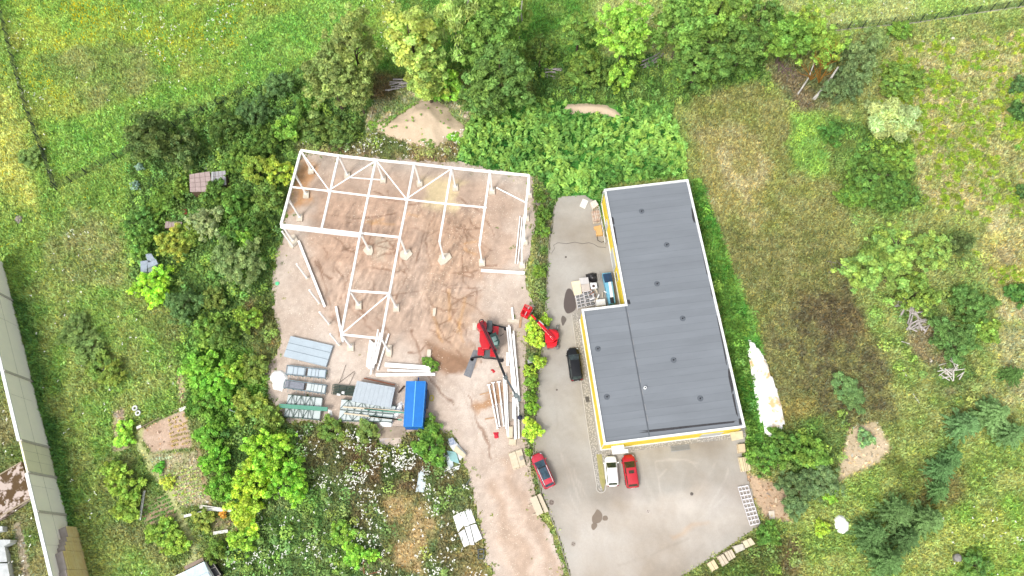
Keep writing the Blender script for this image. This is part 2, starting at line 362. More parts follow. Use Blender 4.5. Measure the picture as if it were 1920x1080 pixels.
SOIL = [([(580,330),(720,320),(860,330),(960,350),(975,480),(900,560),(890,640),(880,690),(820,700),(760,640),(640,640),(610,560),(570,470)],(184,160,142),3),
 ([(590,360),(760,360),(780,420),(740,520),(600,500)],(180,152,132),2.5),([(790,400),(900,400),(910,520),(800,530)],(178,150,128),2.5),([(800,540),(890,560),(880,690),(820,650)],(178,152,130),2),
 ([(785,330),(870,340),(860,400),(800,390)],(208,190,152),1.5),([(565,300),(600,310),(560,400),(540,430)],(180,136,96),1.5),([(712,445),(742,450),(732,495),(708,490)],(196,178,158),.8),
 ([(800,640),(860,660),(890,690),(850,710),(800,680)],(140,108,84),1),([(880,760),(930,720),(960,720),(900,780)],(170,132,98),1),([(900,900),(960,880),(1060,1140),(960,1140)],(196,176,160),2), ([(905,900),(925,900),(990,1040),(1010,1140),(985,1140),(955,1040)],(178,156,138),1), ([(940,860),(955,860),(1010,960),(1060,1100),(1045,1100),(990,990)],(180,158,140),1)]
SW = [(wp(p), lin(c), s_) for p, c, s_ in SOIL]
OCH = [wp(p) for p in ([(765,400),(785,405)],[(690,415),(720,410),(700,418)],[(875,455),(895,452)],[(875,465),(890,478)],[(840,545),(845,600)],[(870,560),(862,620)],[(860,600),(872,640)],[(740,420),(700,418)],[(810,585),(830,640)])]
ymat = attr_mat('gravel_and_mud', transl=0, fine=.22, finescale=7)
def ruts(x, y):
    wx = (vnoise(x, y, 2, 21, 3)-.5)*1.2; r = np.zeros(x.shape)
    for l, w_ in RW:
        d = ldist(l, x+wx, y+wx*.5); r = np.maximum(r, np.clip(1-d/(w_*3.2), 0, 1)**.7*np.clip(np.cos(d*7.5+wx)*1.3-.1, 0, 1)*np.clip(vnoise(x, y, 1.6, 22, 3)*2.4-.55, 0, 1))
    return np.clip(r, 0, 1)
def yz(x, y): return .0+vnoise(x, y, 1.5, 31, 4)*.08-.04-.04*ruts(x, y)+.02*vnoise(x, y, 8, 3, 2)
yx = [p[0] for p in YW]; yy = [p[1] for p in YW]
def ykeep(x, y): return sdist(YW, x+(vnoise(x, y, 1.2, 41, 3)-.5)*1.2, y+(vnoise(x, y, 1.2, 42, 3)-.5)*1.2) > -.15
yv, yq = grid_mesh(np.arange(min(yx)-1, max(yx)+1, .2), np.arange(min(yy)-1, max(yy)+1, .2), yz, ykeep)
x, y = yv[:, 0], yv[:, 1]
n1 = vnoise(x, y, .5, 51, 3)[:, None]; n2 = np.clip((vnoise(x, y, 5, 52, 4)-.5)*2.5+.5, 0, 1)[:, None]
yc = lin((200,186,174))*(1-n2)+lin((184,167,153))*n2
wxx = (vnoise(x, y, 3, 53, 4)-.5)*5
for p, c, s_ in SW:
    a = np.clip(sdist(p, x+wxx, y-wxx*.7)/s_+.5, 0, 1)[:, None]*.9
    yc = yc*(1-a)+c*(.85+.3*vnoise(x, y, 1.6, 54, 4)[:, None])*a
rr = ruts(x, y)[:, None]*.8
yc = yc*(1-rr)+lin((134,104,84))*rr
for l in OCH:
    a = np.clip(1-ldist(l, x+wxx*.2, y+wxx*.1)/.4, 0, 1)[:, None]*.45
    yc = yc*(1-a)+lin((196,152,100))*a
# streaky tracks: stretched noise, ploughed clay
st = np.clip((vnoise(x*.35+y*.95, (y*.35-x*.95)*3.5, 1.3, 56, 3)-.5)*3, -1, 1)[:, None]
clay = np.clip(sdist(wp([(590,360),(920,370),(905,560),(880,690),(800,640),(610,600)]), x, y)/3, 0, 1)[:, None]
yc = yc*(1+st*clay*.3)
yc = yc*(.82+.36*n1)
yo = bpy.data.objects.new('gravel_yard', np_mesh('gravel_yard', yv, yq, yc*.8, ymat, True)); COL.objects.link(yo); yo['kind'] = 'structure'

def asphalt_mat():
    m = bpy.data.materials.new('worn_asphalt'); m.use_nodes = True; t = m.node_tree; b = t.nodes['Principled BSDF']
    tc = t.nodes.new('ShaderNodeTexCoord')
    def noise(s, d=6, ro=.6):
        n = t.nodes.new('ShaderNodeTexNoise'); n.inputs['Scale'].default_value = s; n.inputs['Detail'].default_value = d; n.inputs['Roughness'].default_value = ro
        t.links.new(tc.outputs['Object'], n.inputs['Vector']); return n
    def mixc(f, a, b_, typ='MIX'):
        x_ = t.nodes.new('ShaderNodeMix'); x_.data_type = 'RGBA'; x_.blend_type = typ
        for k, v_ in ((0, f), (6, a), (7, b_)):
            if isinstance(v_, (tuple, float, int)): x_.inputs[k].default_value = v_
            else: t.links.new(v_, x_.inputs[k])
        return x_.outputs[2]
    def rng_(s, lo, hi, a=0., b_=1.):
        r_ = t.nodes.new('ShaderNodeMapRange'); r_.inputs[1].default_value = lo; r_.inputs[2].default_value = hi; r_.inputs[3].default_value = a; r_.inputs[4].default_value = b_
        t.links.new(s, r_.inputs[0]); return r_.outputs[0]
    big = noise(.09, 5, .55); mid = noise(.7, 6, .7); fine = noise(9, 4, .8)
    at = t.nodes.new('ShaderNodeAttribute'); at.attribute_name = 'tint'
    c = at.outputs['Color']
    c = mixc(rng_(big.outputs[0], .35, .65), c, L4((214,206,196)), 'MULTIPLY')
    c = mixc(.5, c, mixc(rng_(mid.outputs[0], .3, .7), (.88, .88, .88, 1), (1.09, 1.08, 1.06, 1)), 'MULTIPLY')
    c = mixc(.35, c, mixc(rng_(fine.outputs[0], .3, .7), (.75, .75, .75, 1), (1.2, 1.2, 1.2, 1)), 'MULTIPLY')
    t.links.new(c, b.inputs['Base Color']); b.inputs['Roughness'].default_value = .85
    bp = t.nodes.new('ShaderNodeBump'); bp.inputs['Strength'].default_value = .25; bp.inputs['Distance'].default_value = .02
    t.links.new(fine.outputs[0], bp.inputs['Height']); t.links.new(bp.outputs[0], b.inputs['Normal'])
    return m
AZ = .05
ax_ = [p[0] for p in AW]; ay_ = [p[1] for p in AW]
def akeep(x, y): return sdist(AW, x+(vnoise(x, y, .6, 61, 2)-.5)*.3, y) > 0
av, aq = grid_mesh(np.arange(min(ax_)-.5, max(ax_)+.5, .2), np.arange(min(ay_)-.5, max(ay_)+.5, .2), lambda x, y: 0*x+AZ+.01*vnoise(x, y, 3, 6, 2), akeep)
x, y = av[:, 0], av[:, 1]
ac = np.tile(lin((184,180,173)), (len(x), 1))
def dab(px, c, s_, amt=1., wamp=1.5):
    global ac
    wv = (vnoise(x, y, 2.5, 63, 4)-.5)*2*wamp
    a = np.clip(sdist(wp(px), x+wv, y-wv)/s_+.5, 0, 1)[:, None]*amt; ac = ac*(1-a)+lin(c)*a
dab([(1050,940),(1160,960),(1300,920),(1395,905),(1410,985),(1250,1120),(1075,1120)], (212,204,195), 3, .6)
dab([(1150,925),(1280,930),(1330,920),(1300,960),(1160,990)], (214,206,197), 2, .5)
dab([(1330,1000),(1425,985),(1330,1050),(1235,1110),(1200,1110)], (182,176,168), 1.5, .6)
dab([(1330,900),(1395,860),(1410,960),(1340,960)], (184,178,172), 2.5, .6)
dab([(1120,860),(1200,850),(1200,930),(1130,930)], (184,178,172), 2, .6)
dab([(1035,380),(1110,370),(1130,450),(1035,470)], (186,180,170), 2, .5)
dab([(1300,985),(1330,980),(1260,1010),(1255,1003)], (214,184,152), .6, .5, .5)
def mark(px, c, w_, amt):
    global ac
    wv = (vnoise(x, y, .8, 64, 3)-.5)*.3
    d = ldist(wp(px), x+wv, y); a = np.clip((w_-d)/w_+.2, 0, 1)[:, None]*amt*np.clip(vnoise(x, y, 1.5, 65, 3)*2-.3, 0, 1)[:, None]
    ac = ac*(1-a)+lin(c)*a
for px in ([(1040,815),(1055,860),(1068,905)],[(1075,880),(1090,930),(1110,965)],[(1085,900),(1105,945),(1120,965)],[(1200,860),(1210,900),(1225,935)],[(1245,860),(1290,862),(1310,880)],[(1310,920),(1335,880),(1340,870)],[(1330,950),(1360,900),(1365,880)],
           [(1228,868),(1240,930)],[(1250,880),(1235,895)],[(1310,975),(1345,945),(1360,930)],[(1065,920),(1085,960)],[(1060,860),(1090,950),(1110,1000)],[(1230,865),(1280,862),(1310,870)]):
    mark(px, (210,204,196), .16, .5)
for px in ([(1160,1060),(1210,1045),(1290,1010)],[(1212,1030),(1224,1060)],[(1045,800),(1040,720)]):
    mark(px, (160,154,146), .2, .35)
ao = bpy.data.objects.new('asphalt_yard', np_mesh('asphalt_yard', av, aq, ac*.70, asphalt_mat(), True)); COL.objects.link(ao); ao['kind'] = 'structure'
# crack sealed across the upper lane
cr = MB(); pts = [(1038,460),(1046,455),(1062,457),(1078,454),(1092,457),(1104,455),(1114,458),(1122,463),(1136,464)]
cr.tube([tuple(G(a, b, AZ+.008)) for a, b in pts], .035, 5)
cr.tube([tuple(G(a, b, AZ+.008)) for a, b in [(1038,460),(1040,466),(1034,475)]], .03, 5)
single(cr, 'sealed_crack', pm('bitumen', (92,86,82)), 'thin dark crack wandering across the upper lane beside the building', 'crack')

# --- paving strips round the building, curbs, kerbed island
def cobble_mat():
    m = bpy.data.materials.new('cobbles'); m.use_nodes = True; t = m.node_tree; b = t.nodes['Principled BSDF']
    tc = t.nodes.new('ShaderNodeTexCoord'); vo = t.nodes.new('ShaderNodeTexVoronoi'); vo.inputs['Scale'].default_value = 4.5
    t.links.new(tc.outputs['Object'], vo.inputs['Vector'])
    mr = t.nodes.new('ShaderNodeMapRange'); mr.inputs[1].default_value = .2; mr.inputs[2].default_value = .6; mr.inputs[3].default_value = 1.1; mr.inputs[4].default_value = .6
    t.links.new(vo.outputs['Distance'], mr.inputs[0])
    vm = t.nodes.new('ShaderNodeVectorMath'); vm.operation = 'SCALE'; vm.inputs[0].default_value = tuple(lin((160,155,147)))
    t.links.new(mr.outputs[0], vm.inputs['Scale']); t.links.new(vm.outputs[0], b.inputs['Base Color']); b.inputs['Roughness'].default_value = .9
    return m
cob = cobble_mat()
pv = MB(); pv.prism(wp([(1074,588),(1086,588),(1122,846),(1133,905),(1128,924),(1119,912),(1104,815)]), -.05, .11)
o = pv.build('paving_strip', cob); o['kind'] = 'structure'
pv = MB(); pv.prism(wp([(1120,846),(1396,808),(1398,820),(1240,838),(1148,852),(1133,858),(1122,858)]), -.05, .106)
o = pv.build('front_paving', cob); o['kind'] = 'structure'
pv = MB(); pv.prism(wp([(1118,852),(1128,852),(1135,905),(1131,921),(1125,905)]), .07, .125)
o = pv.build('moss_strip', pm('mossy_joint', (176,164,112), c2=(150,148,84), scale=3)); o['kind'] = 'structure'
kb = MB()
K = [(1072,590),(1103,815),(1119,912)]+[(1127+9*math.cos(a), 914+10*math.sin(a)) for a in np.linspace(math.pi, 0, 9)]+[(1136,905),(1131,858)]
for a, b in zip(K[:-1], K[1:]): kb.bar(tuple(G(*a, .08)), tuple(G(*b, .08)), .12, .16)
o = kb.build('kerb', pm('kerb_stone', (196,190,180))); o['kind'] = 'structure'
kb = MB()
E_ = [(1040,385),(1030,450),(1024,560),(1020,640),(1008,700),(1002,800),(1000,862),(1015,925),(1045,1000),(1072,1090)]
for a, b in zip(E_[:-1], E_[1:]): kb.bar(tuple(G(*a, .0)), tuple(G(*b, .0)), .12, .2)
o = kb.build('yard_kerb', pm('yard_kerb_stone', (150,142,130))); o['kind'] = 'structure'
# ------------------------------------------------------------------ building
BZ = 4.7; BA = .0636; BP = [(0,0),(19.05,0),(19.05,37.7),(6.2,37.7),(6.2,19.2),(-.05,19.2)]
bld = empty('flat_roofed_building', (10.92, 15.06, .0), 'long L-shaped building with dark grey flat roof, white parapet and yellow lower walls', 'building', rz=BA)
def bw(lx, ly, z): return (10.92+lx*math.cos(BA)-ly*math.sin(BA), 15.06+lx*math.sin(BA)+ly*math.cos(BA), z)
def inset(P, d):
    out = []; n = len(P)
    for i in range(n):
        a, b, c = Vector(P[i-1]), Vector(P[i]), Vector(P[(i+1) % n]); e1 = (b-a).normalized(); e2 = (c-b).normalized()
        n1 = Vector((-e1.y, e1.x)); n2 = Vector((-e2.y, e2.x)); out.append(tuple(b+(n1+n2)*d/(1+n1.dot(n2))))
    return out
def corr_mat(name, col, pitch=.2, depth=.25):
    m = pm(name, col, rough=.55, var=.06, scale=.6); t = m.node_tree; b = t.nodes['Principled BSDF']
    tc = t.nodes.new('ShaderNodeTexCoord'); sp = t.nodes.new('ShaderNodeSeparateXYZ'); t.links.new(tc.outputs['Object'], sp.inputs[0])
    ad = t.nodes.new('ShaderNodeMath'); ad.operation = 'ADD'; t.links.new(sp.outputs[0], ad.inputs[0]); t.links.new(sp.outputs[1], ad.inputs[1])
    mu = t.nodes.new('ShaderNodeMath'); mu.operation = 'MULTIPLY'; mu.inputs[1].default_value = 6.283/pitch; t.links.new(ad.outputs[0], mu.inputs[0])
    si = t.nodes.new('ShaderNodeMath'); si.operation = 'SINE'; t.links.new(mu.outputs[0], si.inputs[0])
    bp = t.nodes.new('ShaderNodeBump'); bp.inputs['Strength'].default_value = depth; bp.inputs['Distance'].default_value = .04
    t.links.new(si.outputs[0], bp.inputs['Height']); t.links.new(bp.outputs[0], b.inputs['Normal']); return m
def roof_mat():
    m = bpy.data.materials.new('roof_felt'); m.use_nodes = True; t = m.node_tree; b = t.nodes['Principled BSDF']
    tc = t.nodes.new('ShaderNodeTexCoord'); sp = t.nodes.new('ShaderNodeSeparateXYZ'); t.links.new(tc.outputs['Object'], sp.inputs[0])
    def ma(op, a, b_=None, c_=None):
        n = t.nodes.new('ShaderNodeMath'); n.operation = op
        for i, q in enumerate((a, b_, c_)):
            if q is None: continue
            if isinstance(q, (int, float)): n.inputs[i].default_value = q
            else: t.links.new(q, n.inputs[i])
        return n.outputs[0]
    wob = t.nodes.new('ShaderNodeTexNoise'); wob.inputs['Scale'].default_value = .25; t.links.new(tc.outputs['Object'], wob.inputs['Vector'])
    yv_ = ma('ADD', sp.outputs[1], ma('MULTIPLY', wob.outputs[0], .25))
    k = ma('MULTIPLY', yv_, 1/1.02); fr = ma('FRACT', k); fl = ma('FLOOR', k)
    wn = t.nodes.new('ShaderNodeTexWhiteNoise'); wn.noise_dimensions = '1D'; t.links.new(fl, wn.inputs['W'])
    seam = ma('LESS_THAN', fr, .075)
    n2 = t.nodes.new('ShaderNodeTexNoise'); n2.inputs['Scale'].default_value = .35; n2.inputs['Detail'].default_value = 7; n2.inputs['Roughness'].default_value = .65
    mp = t.nodes.new('ShaderNodeMapping'); mp.inputs['Scale'].default_value = (.35, 1.6, 1); t.links.new(tc.outputs['Object'], mp.inputs[0]); t.links.new(mp.outputs[0], n2.inputs['Vector'])
    n3 = t.nodes.new('ShaderNodeTexNoise'); n3.inputs['Scale'].default_value = 14; n3.inputs['Detail'].default_value = 3; t.links.new(tc.outputs['Object'], n3.inputs['Vector'])
    brk = t.nodes.new('ShaderNodeTexNoise'); brk.inputs['Scale'].default_value = 1.1; t.links.new(tc.outputs['Object'], brk.inputs['Vector'])
    v = ma('ADD', ma('MULTIPLY', wn.outputs[0], .10), .74)
    v = ma('ADD', v, ma('MULTIPLY', n2.outputs[0], .5)); v = ma('ADD', v, ma('MULTIPLY', n3.outputs[0], .10))
    v = ma('SUBTRACT', v, ma('MULTIPLY', seam, ma('MULTIPLY', brk.outputs[0], .26)))
    vm = t.nodes.new('ShaderNodeVectorMath'); vm.operation = 'SCALE'; vm.inputs[0].default_value = tuple(lin((101,106,112))); t.links.new(v, vm.inputs['Scale'])
    t.links.new(vm.outputs[0], b.inputs['Base Color']); b.inputs['Roughness'].default_value = .8; return m
wallm = corr_mat('grey_cladding', (176,180,184)); yelm = corr_mat('yellow_render', (255,224,60), depth=.1); whitem = pm('white_trim', (228,230,230), var=.04, rough=.45)
mb = MB(); mb.prism(inset(BP, .16), 3.1, BZ-.12); mb.build('wall', wallm, bld, local=True)
mb = MB(); mb.prism(inset(BP, .1), .3, 3.1); mb.build('yellow_wall', yelm, bld, local=True)
mb = MB(); mb.prism(inset(BP, -.02), -.1, .3); mb.build('plinth', whitem, bld, local=True)
# ragged upper edge of the yellow paint, as stepped panels
mb = MB(); random.seed(3)
for side, ln in (('L', 19.2), ('U', 18.3), ('F', 19.0)):
    q = .4
    while q < ln-1:
        wd = random.uniform(.8, 2.6); wd = min(wd, ln-q-.3); hh = random.uniform(.15, .7)
        if random.random() < .55:
            mb = MB()
            if side == 'L': mb.box(.1, q+wd/2, 3.1+hh/2, .08, wd, hh)
            if side == 'U': mb.box(6.33, 19.3+q+wd/2, 3.1+hh/2, .08, wd, hh)
            if side == 'F': mb.box(q+wd/2, .13, 3.1+hh/2, wd, .08, hh)
            mb.build('yellow_paint_step', yelm, bld, local=True)
        q += wd
rf = MB(); rf.prism(inset(BP, .3), BZ-.25, BZ); roof = rf.build('roof', roof_mat(), bld, local=True)
cop = MB(); A_, B_ = BP, inset(BP, .3)
for i in range(6):
    j = (i+1) % 6; cop.prism([A_[i], A_[j], B_[j], B_[i]], BZ-.1, BZ+.22)
cop.build('parapet', whitem, bld, local=True)
dark = pm('black_rubber', (34,36,40), rough=.7); stain = pm('tar_stain', (44,42,44), rough=.5, c2=(70,70,74), scale=3)
def local_px(px, py, z):
    g = G(px, py, z); dx, dy = g[0]-10.92, g[1]-15.06
    return (dx*math.cos(BA)+dy*math.sin(BA), -dx*math.sin(BA)+dy*math.cos(BA))
# seam ridge between the two roof halves
sm = MB(); sm.prism([(6.12,.5),(6.28,.5),(6.3,19),(6.14,19)], BZ-.02, BZ+.05); sm.build('roof_seam', pm('seam_felt', (92,97,104)), roof, local=True)
for k in range(9):
    sm = MB(); y0 = 1.5+k*1.9+random.random(); sm.prism([(6.32,y0),(6.44,y0),(6.42,y0+random.uniform(.5,1.3)),(6.31,y0+.9)], BZ, BZ+.012)
    sm.build('lime_streak', pm('lime_streaks', (140,142,146)), roof, local=True)
for k, (a, b) in enumerate([(1203,396),(1250,459),(1232,532),(1280,597),(1121,654),(1263,675),(1138,744),(1313,747)]):
    lx, ly = local_px(a, b, BZ)
    d = MB(); d.cyl(lx, ly, BZ, BZ+.012, .42, 18); d.k = 1; d.cyl(lx, ly, BZ+.012, BZ+.22, .1, 10, .05)
    d.cyl(lx+.3, ly+.12, BZ+.01, BZ+.05, .06, 6)
    o = d.build('roof_drain', [pm('drain_patch', (104,110,118), c2=(88,94,102), scale=4), dark], roof, local=True)
lx, ly = local_px(1209, 728, BZ); d = MB(); d.cyl(lx, ly, BZ, BZ+.45, .2, 14); d.k = 1; d.cyl(lx, ly, BZ+.45, BZ+.47, .1, 10); d.build('vent_pipe', [whitem, dark], roof, local=True)
def blob(px, z, mat, name, parent, seed=0):
    P = [local_px(a, b, z) for a, b in px]; c = (sum(p[0] for p in P)/len(P), sum(p[1] for p in P)/len(P)); Q = []
    for i in range(len(P)):
        a, b = P[i], P[(i+1) % len(P)]
        for s_ in (0, .33, .66):
            x_, y_ = a[0]*(1-s_)+b[0]*s_, a[1]*(1-s_)+b[1]*s_; j = .82+.3*random.random(); Q.append((c[0]+(x_-c[0])*j, c[1]+(y_-c[1])*j))
    m_ = MB(); m_.prism(Q, z-.02, z+.009); return m_.build(name, mat, parent, local=True)
for px in ([(1296,388),(1303,398),(1305,415),(1301,418),(1297,405)],[(1331,532),(1337,532),(1338,562),(1333,552)],[(1364,690),(1371,690),(1376,735),(1372,738),(1367,715)],[(1385,785),(1391,782),(1392,796),(1386,797)],[(1145,405),(1150,408),(1153,422),(1148,420)],[(1175,562),(1181,562),(1182,570),(1176,570)],
           [(1200,808),(1385,788),(1385,792),(1205,812)],[(1306,420),(1310,420),(1330,520),(1326,520)],[(1150,425),(1153,425),(1158,460),(1155,460)],[(1372,740),(1376,740),(1384,780),(1381,780)],[(1343,590),(1346,590),(1364,680),(1361,680)]):
    blob(px, BZ, stain, 'water_stain', roof)
# doors, windows, canopy, grille on the walls
gls = pm('window_glass', (120,132,140), rough=.15, var=.1); grd = pm('grey_door', (206,208,206), var=.05)
for (y0, wd, hh, nm) in ((27.5, 3.0, 2.6, 'roller_door'), (33.4, 1.1, 2.1, 'door')):
    m_ = MB(); m_.box(6.27, y0, hh/2+.05, .12, wd, hh); m_.build(nm, grd, bld, local=True)
for y0 in (24.6,):
    m_ = MB(); m_.box(6.29, y0, 1.9, .08, 1.4, .9); wf_ = m_.build('window', whitem, bld, local=True); m_ = MB(); m_.box(6.27, y0, 1.9, .08, 1.24, .74); m_.build('pane', gls, wf_, local=True)
m_ = MB(); m_.box(1.9, .08, 1.1, 1.0, .1, 2.1); m_.build('door', grd, bld, local=True)
m_ = MB(); m_.box(2.1, -.5, 2.45, 1.7, 1.1, .1); m_.box(2.9, -.85, 2.52, 1.0, .5, .06); m_.build('door_canopy', whitem, bld, local=True)
m_ = MB(); m_.box(15.2, .08, 1.3, 3.0, .1, 2.5); m_.build('roller_door', grd, bld, local=True)
m_ = MB()
for k in range(24): m_.box(9.7+k*.11, -1.0, .13, .05, .7, .05)
m_.box(10.97, -.66, .13, 2.7, .05, .06); m_.box(10.97, -1.34, .13, 2.7, .05, .06); m_.build('boot_grille', pm('galv', (170,172,172), metal=.3, rough=.5), bld, local=True)
m_ = MB(); m_.tube([(.05,.15,.1),(.02,.1,2.4),(.02,.1,BZ-.1)], .06); m_.build('downpipe', whitem, bld, local=True)
m_ = MB(); m_.tube([(6.15,37.5,.1),(6.15,37.5,BZ-.1)], .06); m_.build('downpipe', whitem, bld, local=True)
m_ = MB(); m_.prism([(17.6,-1.2),(19.2,-1.1),(19.3,-.05),(17.6,-.05)], 2.2, 2.32); m_.build('corner_canopy', pm('yellowed_board', (224,206,170)), bld, local=True)

# manhole covers, wet patches, drain grate
iron = pm('cast_iron', (120,106,98), c2=(150,140,130), rough=.7, scale=8)
def manhole(a, b, r, label, mat=iron, rim=True):
    g = V(a, b, AZ); e = empty('manhole_cover', (g.x, g.y, AZ), label, 'manhole cover')
    m_ = MB(); m_.cyl(g.x, g.y, AZ, AZ+.022, r, 22); m_.k = 1
    for k in range(4):
        an = k*math.pi/2+.4; m_.cyl(g.x+math.cos(an)*r*.5, g.y+math.sin(an)*r*.5, AZ+.021, AZ+.03, r*.2, 8)
    m_.build('lid', [mat, pm('dark_iron', (78,58,52))], e)
    m_ = MB(); n = 22
    for k in range(n):
        a0, a1 = 2*math.pi*k/n, 2*math.pi*(k+1)/n
        m_.prism([(g.x+math.cos(q)*rr_, g.y+math.sin(q)*rr_) for q, rr_ in ((a0, r), (a0, r*1.25), (a1, r*1.25), (a1, r))], AZ, AZ+.018)
    if rim: m_.build('frame', pm('pale_ring', (176,168,158)), e)
manhole(1034, 942, .38, 'reddish manhole cover in a pale ring between the picnic table and the red estate car')
manhole(1075, 1020, .28, 'plain grey manhole cover near the gravel edge at the bottom of the asphalt', pm('worn_lid', (160,150,140)))
manhole(1297, 926, .22, 'dark round manhole cover with rough surround in the middle of the parking area', pm('dark_lid', (110,104,98)))
manhole(1215, 959, .26, 'faint flush manhole cover left of the parking area centre', pm('flush_lid', (196,186,178)), False)
manhole(1044, 731, .16, 'small round cover on the lane below the black car', pm('sm_lid', (120,110,104)))
manhole(1061, 482, .16, 'small dark round cover on the upper lane beside the junk pile', pm('sm_lid2', (100,94,90)))
g = MB(); g.pxprism([(1097,744),(1104,743),(1106,753),(1099,754)], .1, .125); single(g, 'drain_grate', pm('grate', (84,80,76)), 'dark square drain grate in the paving beside the yellow wall', 'drain grate')
def wetpatch(px, c, label, z=AZ+.018, name='wet_patch'):
    P = wp(px); n = len(P); Q = []
    for i in range(n):
        p0, p1, p2, p3 = (Vector(P[(i+k-1) % n]) for k in range(4))
        for s_ in (0, .25, .5, .75):
            Q.append(tuple(.5*((2*p1)+(p2-p0)*s_+(2*p0-5*p1+4*p2-p3)*s_**2+(3*p1-p0-3*p2+p3)*s_**3)))
    m_ = MB(); m_.prism(Q, z-.03, z); return single(m_, name, pm('wet_%d' % c[0], c, rough=.35, var=.06, scale=1.5), label, 'wet patch')
wetpatch([(1120,955),(1128,962),(1129,972),(1124,980),(1112,981),(1110,970),(1115,962)], (134,120,106), 'largest of the three brown damp stains on the asphalt below the white car')
wetpatch([(1131,968),(1137,967),(1140,972),(1137,976),(1130,975)], (134,120,106), 'small right-hand damp stain of the three below the white car')
wetpatch([(1110,982),(1119,982),(1119,988),(1113,994),(1109,990)], (134,120,106), 'lowest damp stain of the three below the white car')
wetpatch([(1064,542),(1072,544),(1078,560),(1079,580),(1064,588),(1057,575),(1059,555)], (98,88,84), 'big dark wet stain at the left foot of the junk pile')
wetpatch([(1055,592),(1062,598),(1059,606),(1055,611),(1052,600)], (110,102,96), 'small dark drip stain beside the red boom lift')

# ------------------------------------------------------------------ white steel frame of the hall
steel = pm('white_primed_steel', (240,238,236), var=.04, rough=.5, scale=1.2); conc = pm('footing_concrete', (232,222,206), c2=(214,200,180), scale=3, rough=.95, bump=.4)
HF = 6.0
frame = empty('steel_hall_frame', tuple(G(640,627,HF)[:2])+(0,), 'large white steel hall skeleton of columns, rafters and braces standing on brown earth', 'steel frame')
COLS = [(564,282),(554,329),(541,374),(527,420),(635,292),(705,300),(777,307),(847,315),(919,322),(992,329),(676,437),(750,445),(824,454),(899,461),(656,545),(730,550),(640,627),(715,635),(986,374),(983,420),(978,466)]
rngf = random.Random(5)
_rear = ['first', 'second', 'third', 'fourth', 'fifth', 'sixth', 'seventh']
FOOT = ['footing at the upper left corner of the white frame', 'footing under the upper post of the frame left side', 'footing under the lower post of the frame left side', 'broad footing below the left corner of the heavy white girder']+['footing under the %s column from the left along the rear beam' % _rear[q] for q in range(1, 7)]+['round broken footing at the right end of the heavy girder', 'round broken footing at the right end of the light tie beam', 'round footing under the bent fourth rafter', 'small square footing under the bent fifth rafter', 'footing under the upper left corner of the lower bay', 'footing under the upper right corner of the lower bay', 'footing at the lower left corner of the frame by the rusty weeds', 'footing at the lower right corner of the frame by the beam pile', 'upper footing along the right side of the frame', 'middle footing along the right side of the frame', 'lowest footing along the right side of the frame']
for i, (a, b) in enumerate(COLS):
    g = G(a, b, HF); m_ = MB(); m_.hbeam((g[0], g[1], .35), (g[0], g[1], HF), .24, .26); m_.box(g[0], g[1], .36, .42, .42, .04); m_.build('column', steel, frame)
    sz = 1.0+rngf.random()*.7; rz = rngf.random()*1.5
    big_ = i in (3, 10, 11, 12)
    if big_: sz = 2.1
    m_ = MB(); nn = 9; P = [(g[0]+math.cos(2*math.pi*k/nn+rz)*sz*(.3+.3*rngf.random()), g[1]-.12+math.sin(2*math.pi*k/nn+rz)*sz*(.32+.3*rngf.random())) for k in range(nn)]
    if not big_: P = [(g[0]+x_*.45, g[1]-.2+y_*.6) for x_, y_ in ((-1,-1),(1,-1),(1,1),(-1,1))]
    m_.prism(P, -.2, .34 if not big_ else .26)
    single(m_, 'concrete_footing', conc, FOOT[i], 'footing', 'footings under the white frame columns')
def beam(nm, a, b, w_=.24, h_=.3, z0=HF, z1=None, ibeam=True):
    p, q = tuple(G(*a, z0)), tuple(G(*b, z1 or z0)); m_ = MB()
    (m_.hbeam if ibeam else m_.bar)(p, q, w_, h_); m_.build(nm, steel, frame)
RL = [(564,282),(635,292),(705,300),(777,307),(847,315),(919,322),(992,329)]
for a, b in zip(RL[:-1], RL[1:]): beam('eaves_beam', a, b, .3, .28, HF+.02)
beam('rafter', (564,284), (527,422), .32, .34, HF+.1)
beam('rafter', (635,292), (603,430), .28, .34, HF+.1); beam('rafter', (705,300), (676,437), .28, .34, HF+.1)
beam('rafter', (777,307), (750,445), .28, .34, HF+.1); beam('rafter', (847,315), (824,454), .28, .34, HF+.1); beam('rafter', (919,322), (899,461), .28, .34, HF+.1)
beam('rafter', (992,329), (978,466), .3, .34, HF+.1); beam('rafter', (676,437), (640,627), .28, .34, HF+.1); beam('rafter', (750,445), (715,635), .28, .34, HF+.1)
beam('main_girder', (527,424), (677,441), .62, .5, HF+.2, ibeam=False)
for a, b in (((676,437),(750,445)), ((656,545),(730,550)), ((640,627),(715,635))): beam('tie_beam', a, b, .26, .24, HF-.05)
for a, b in (((549,351),(617,358)), ((617,358),(690,367)), ((690,367),(762,374)), ((762,374),(835,382)), ((835,382),(909,389))): beam('purlin', a, b, .2, .2, HF+.36)
for a, b in (((565,285),(617,357)), ((617,357),(705,301)), ((705,301),(762,373)), ((762,373),(847,316)), ((730,551),(641,626)), ((931,352),(986,380))): beam('brace', a, b, .16, .14, HF+.5, ibeam=False)
for k, a in enumerate(((617,358),(762,374),(909,389),(676,437))):
    mb = MB(); g = G(*a, HF+.52); mb.box(g[0], g[1], HF+.52, .5, .4, .08, .2); mb.build('gusset_plate', steel, frame)
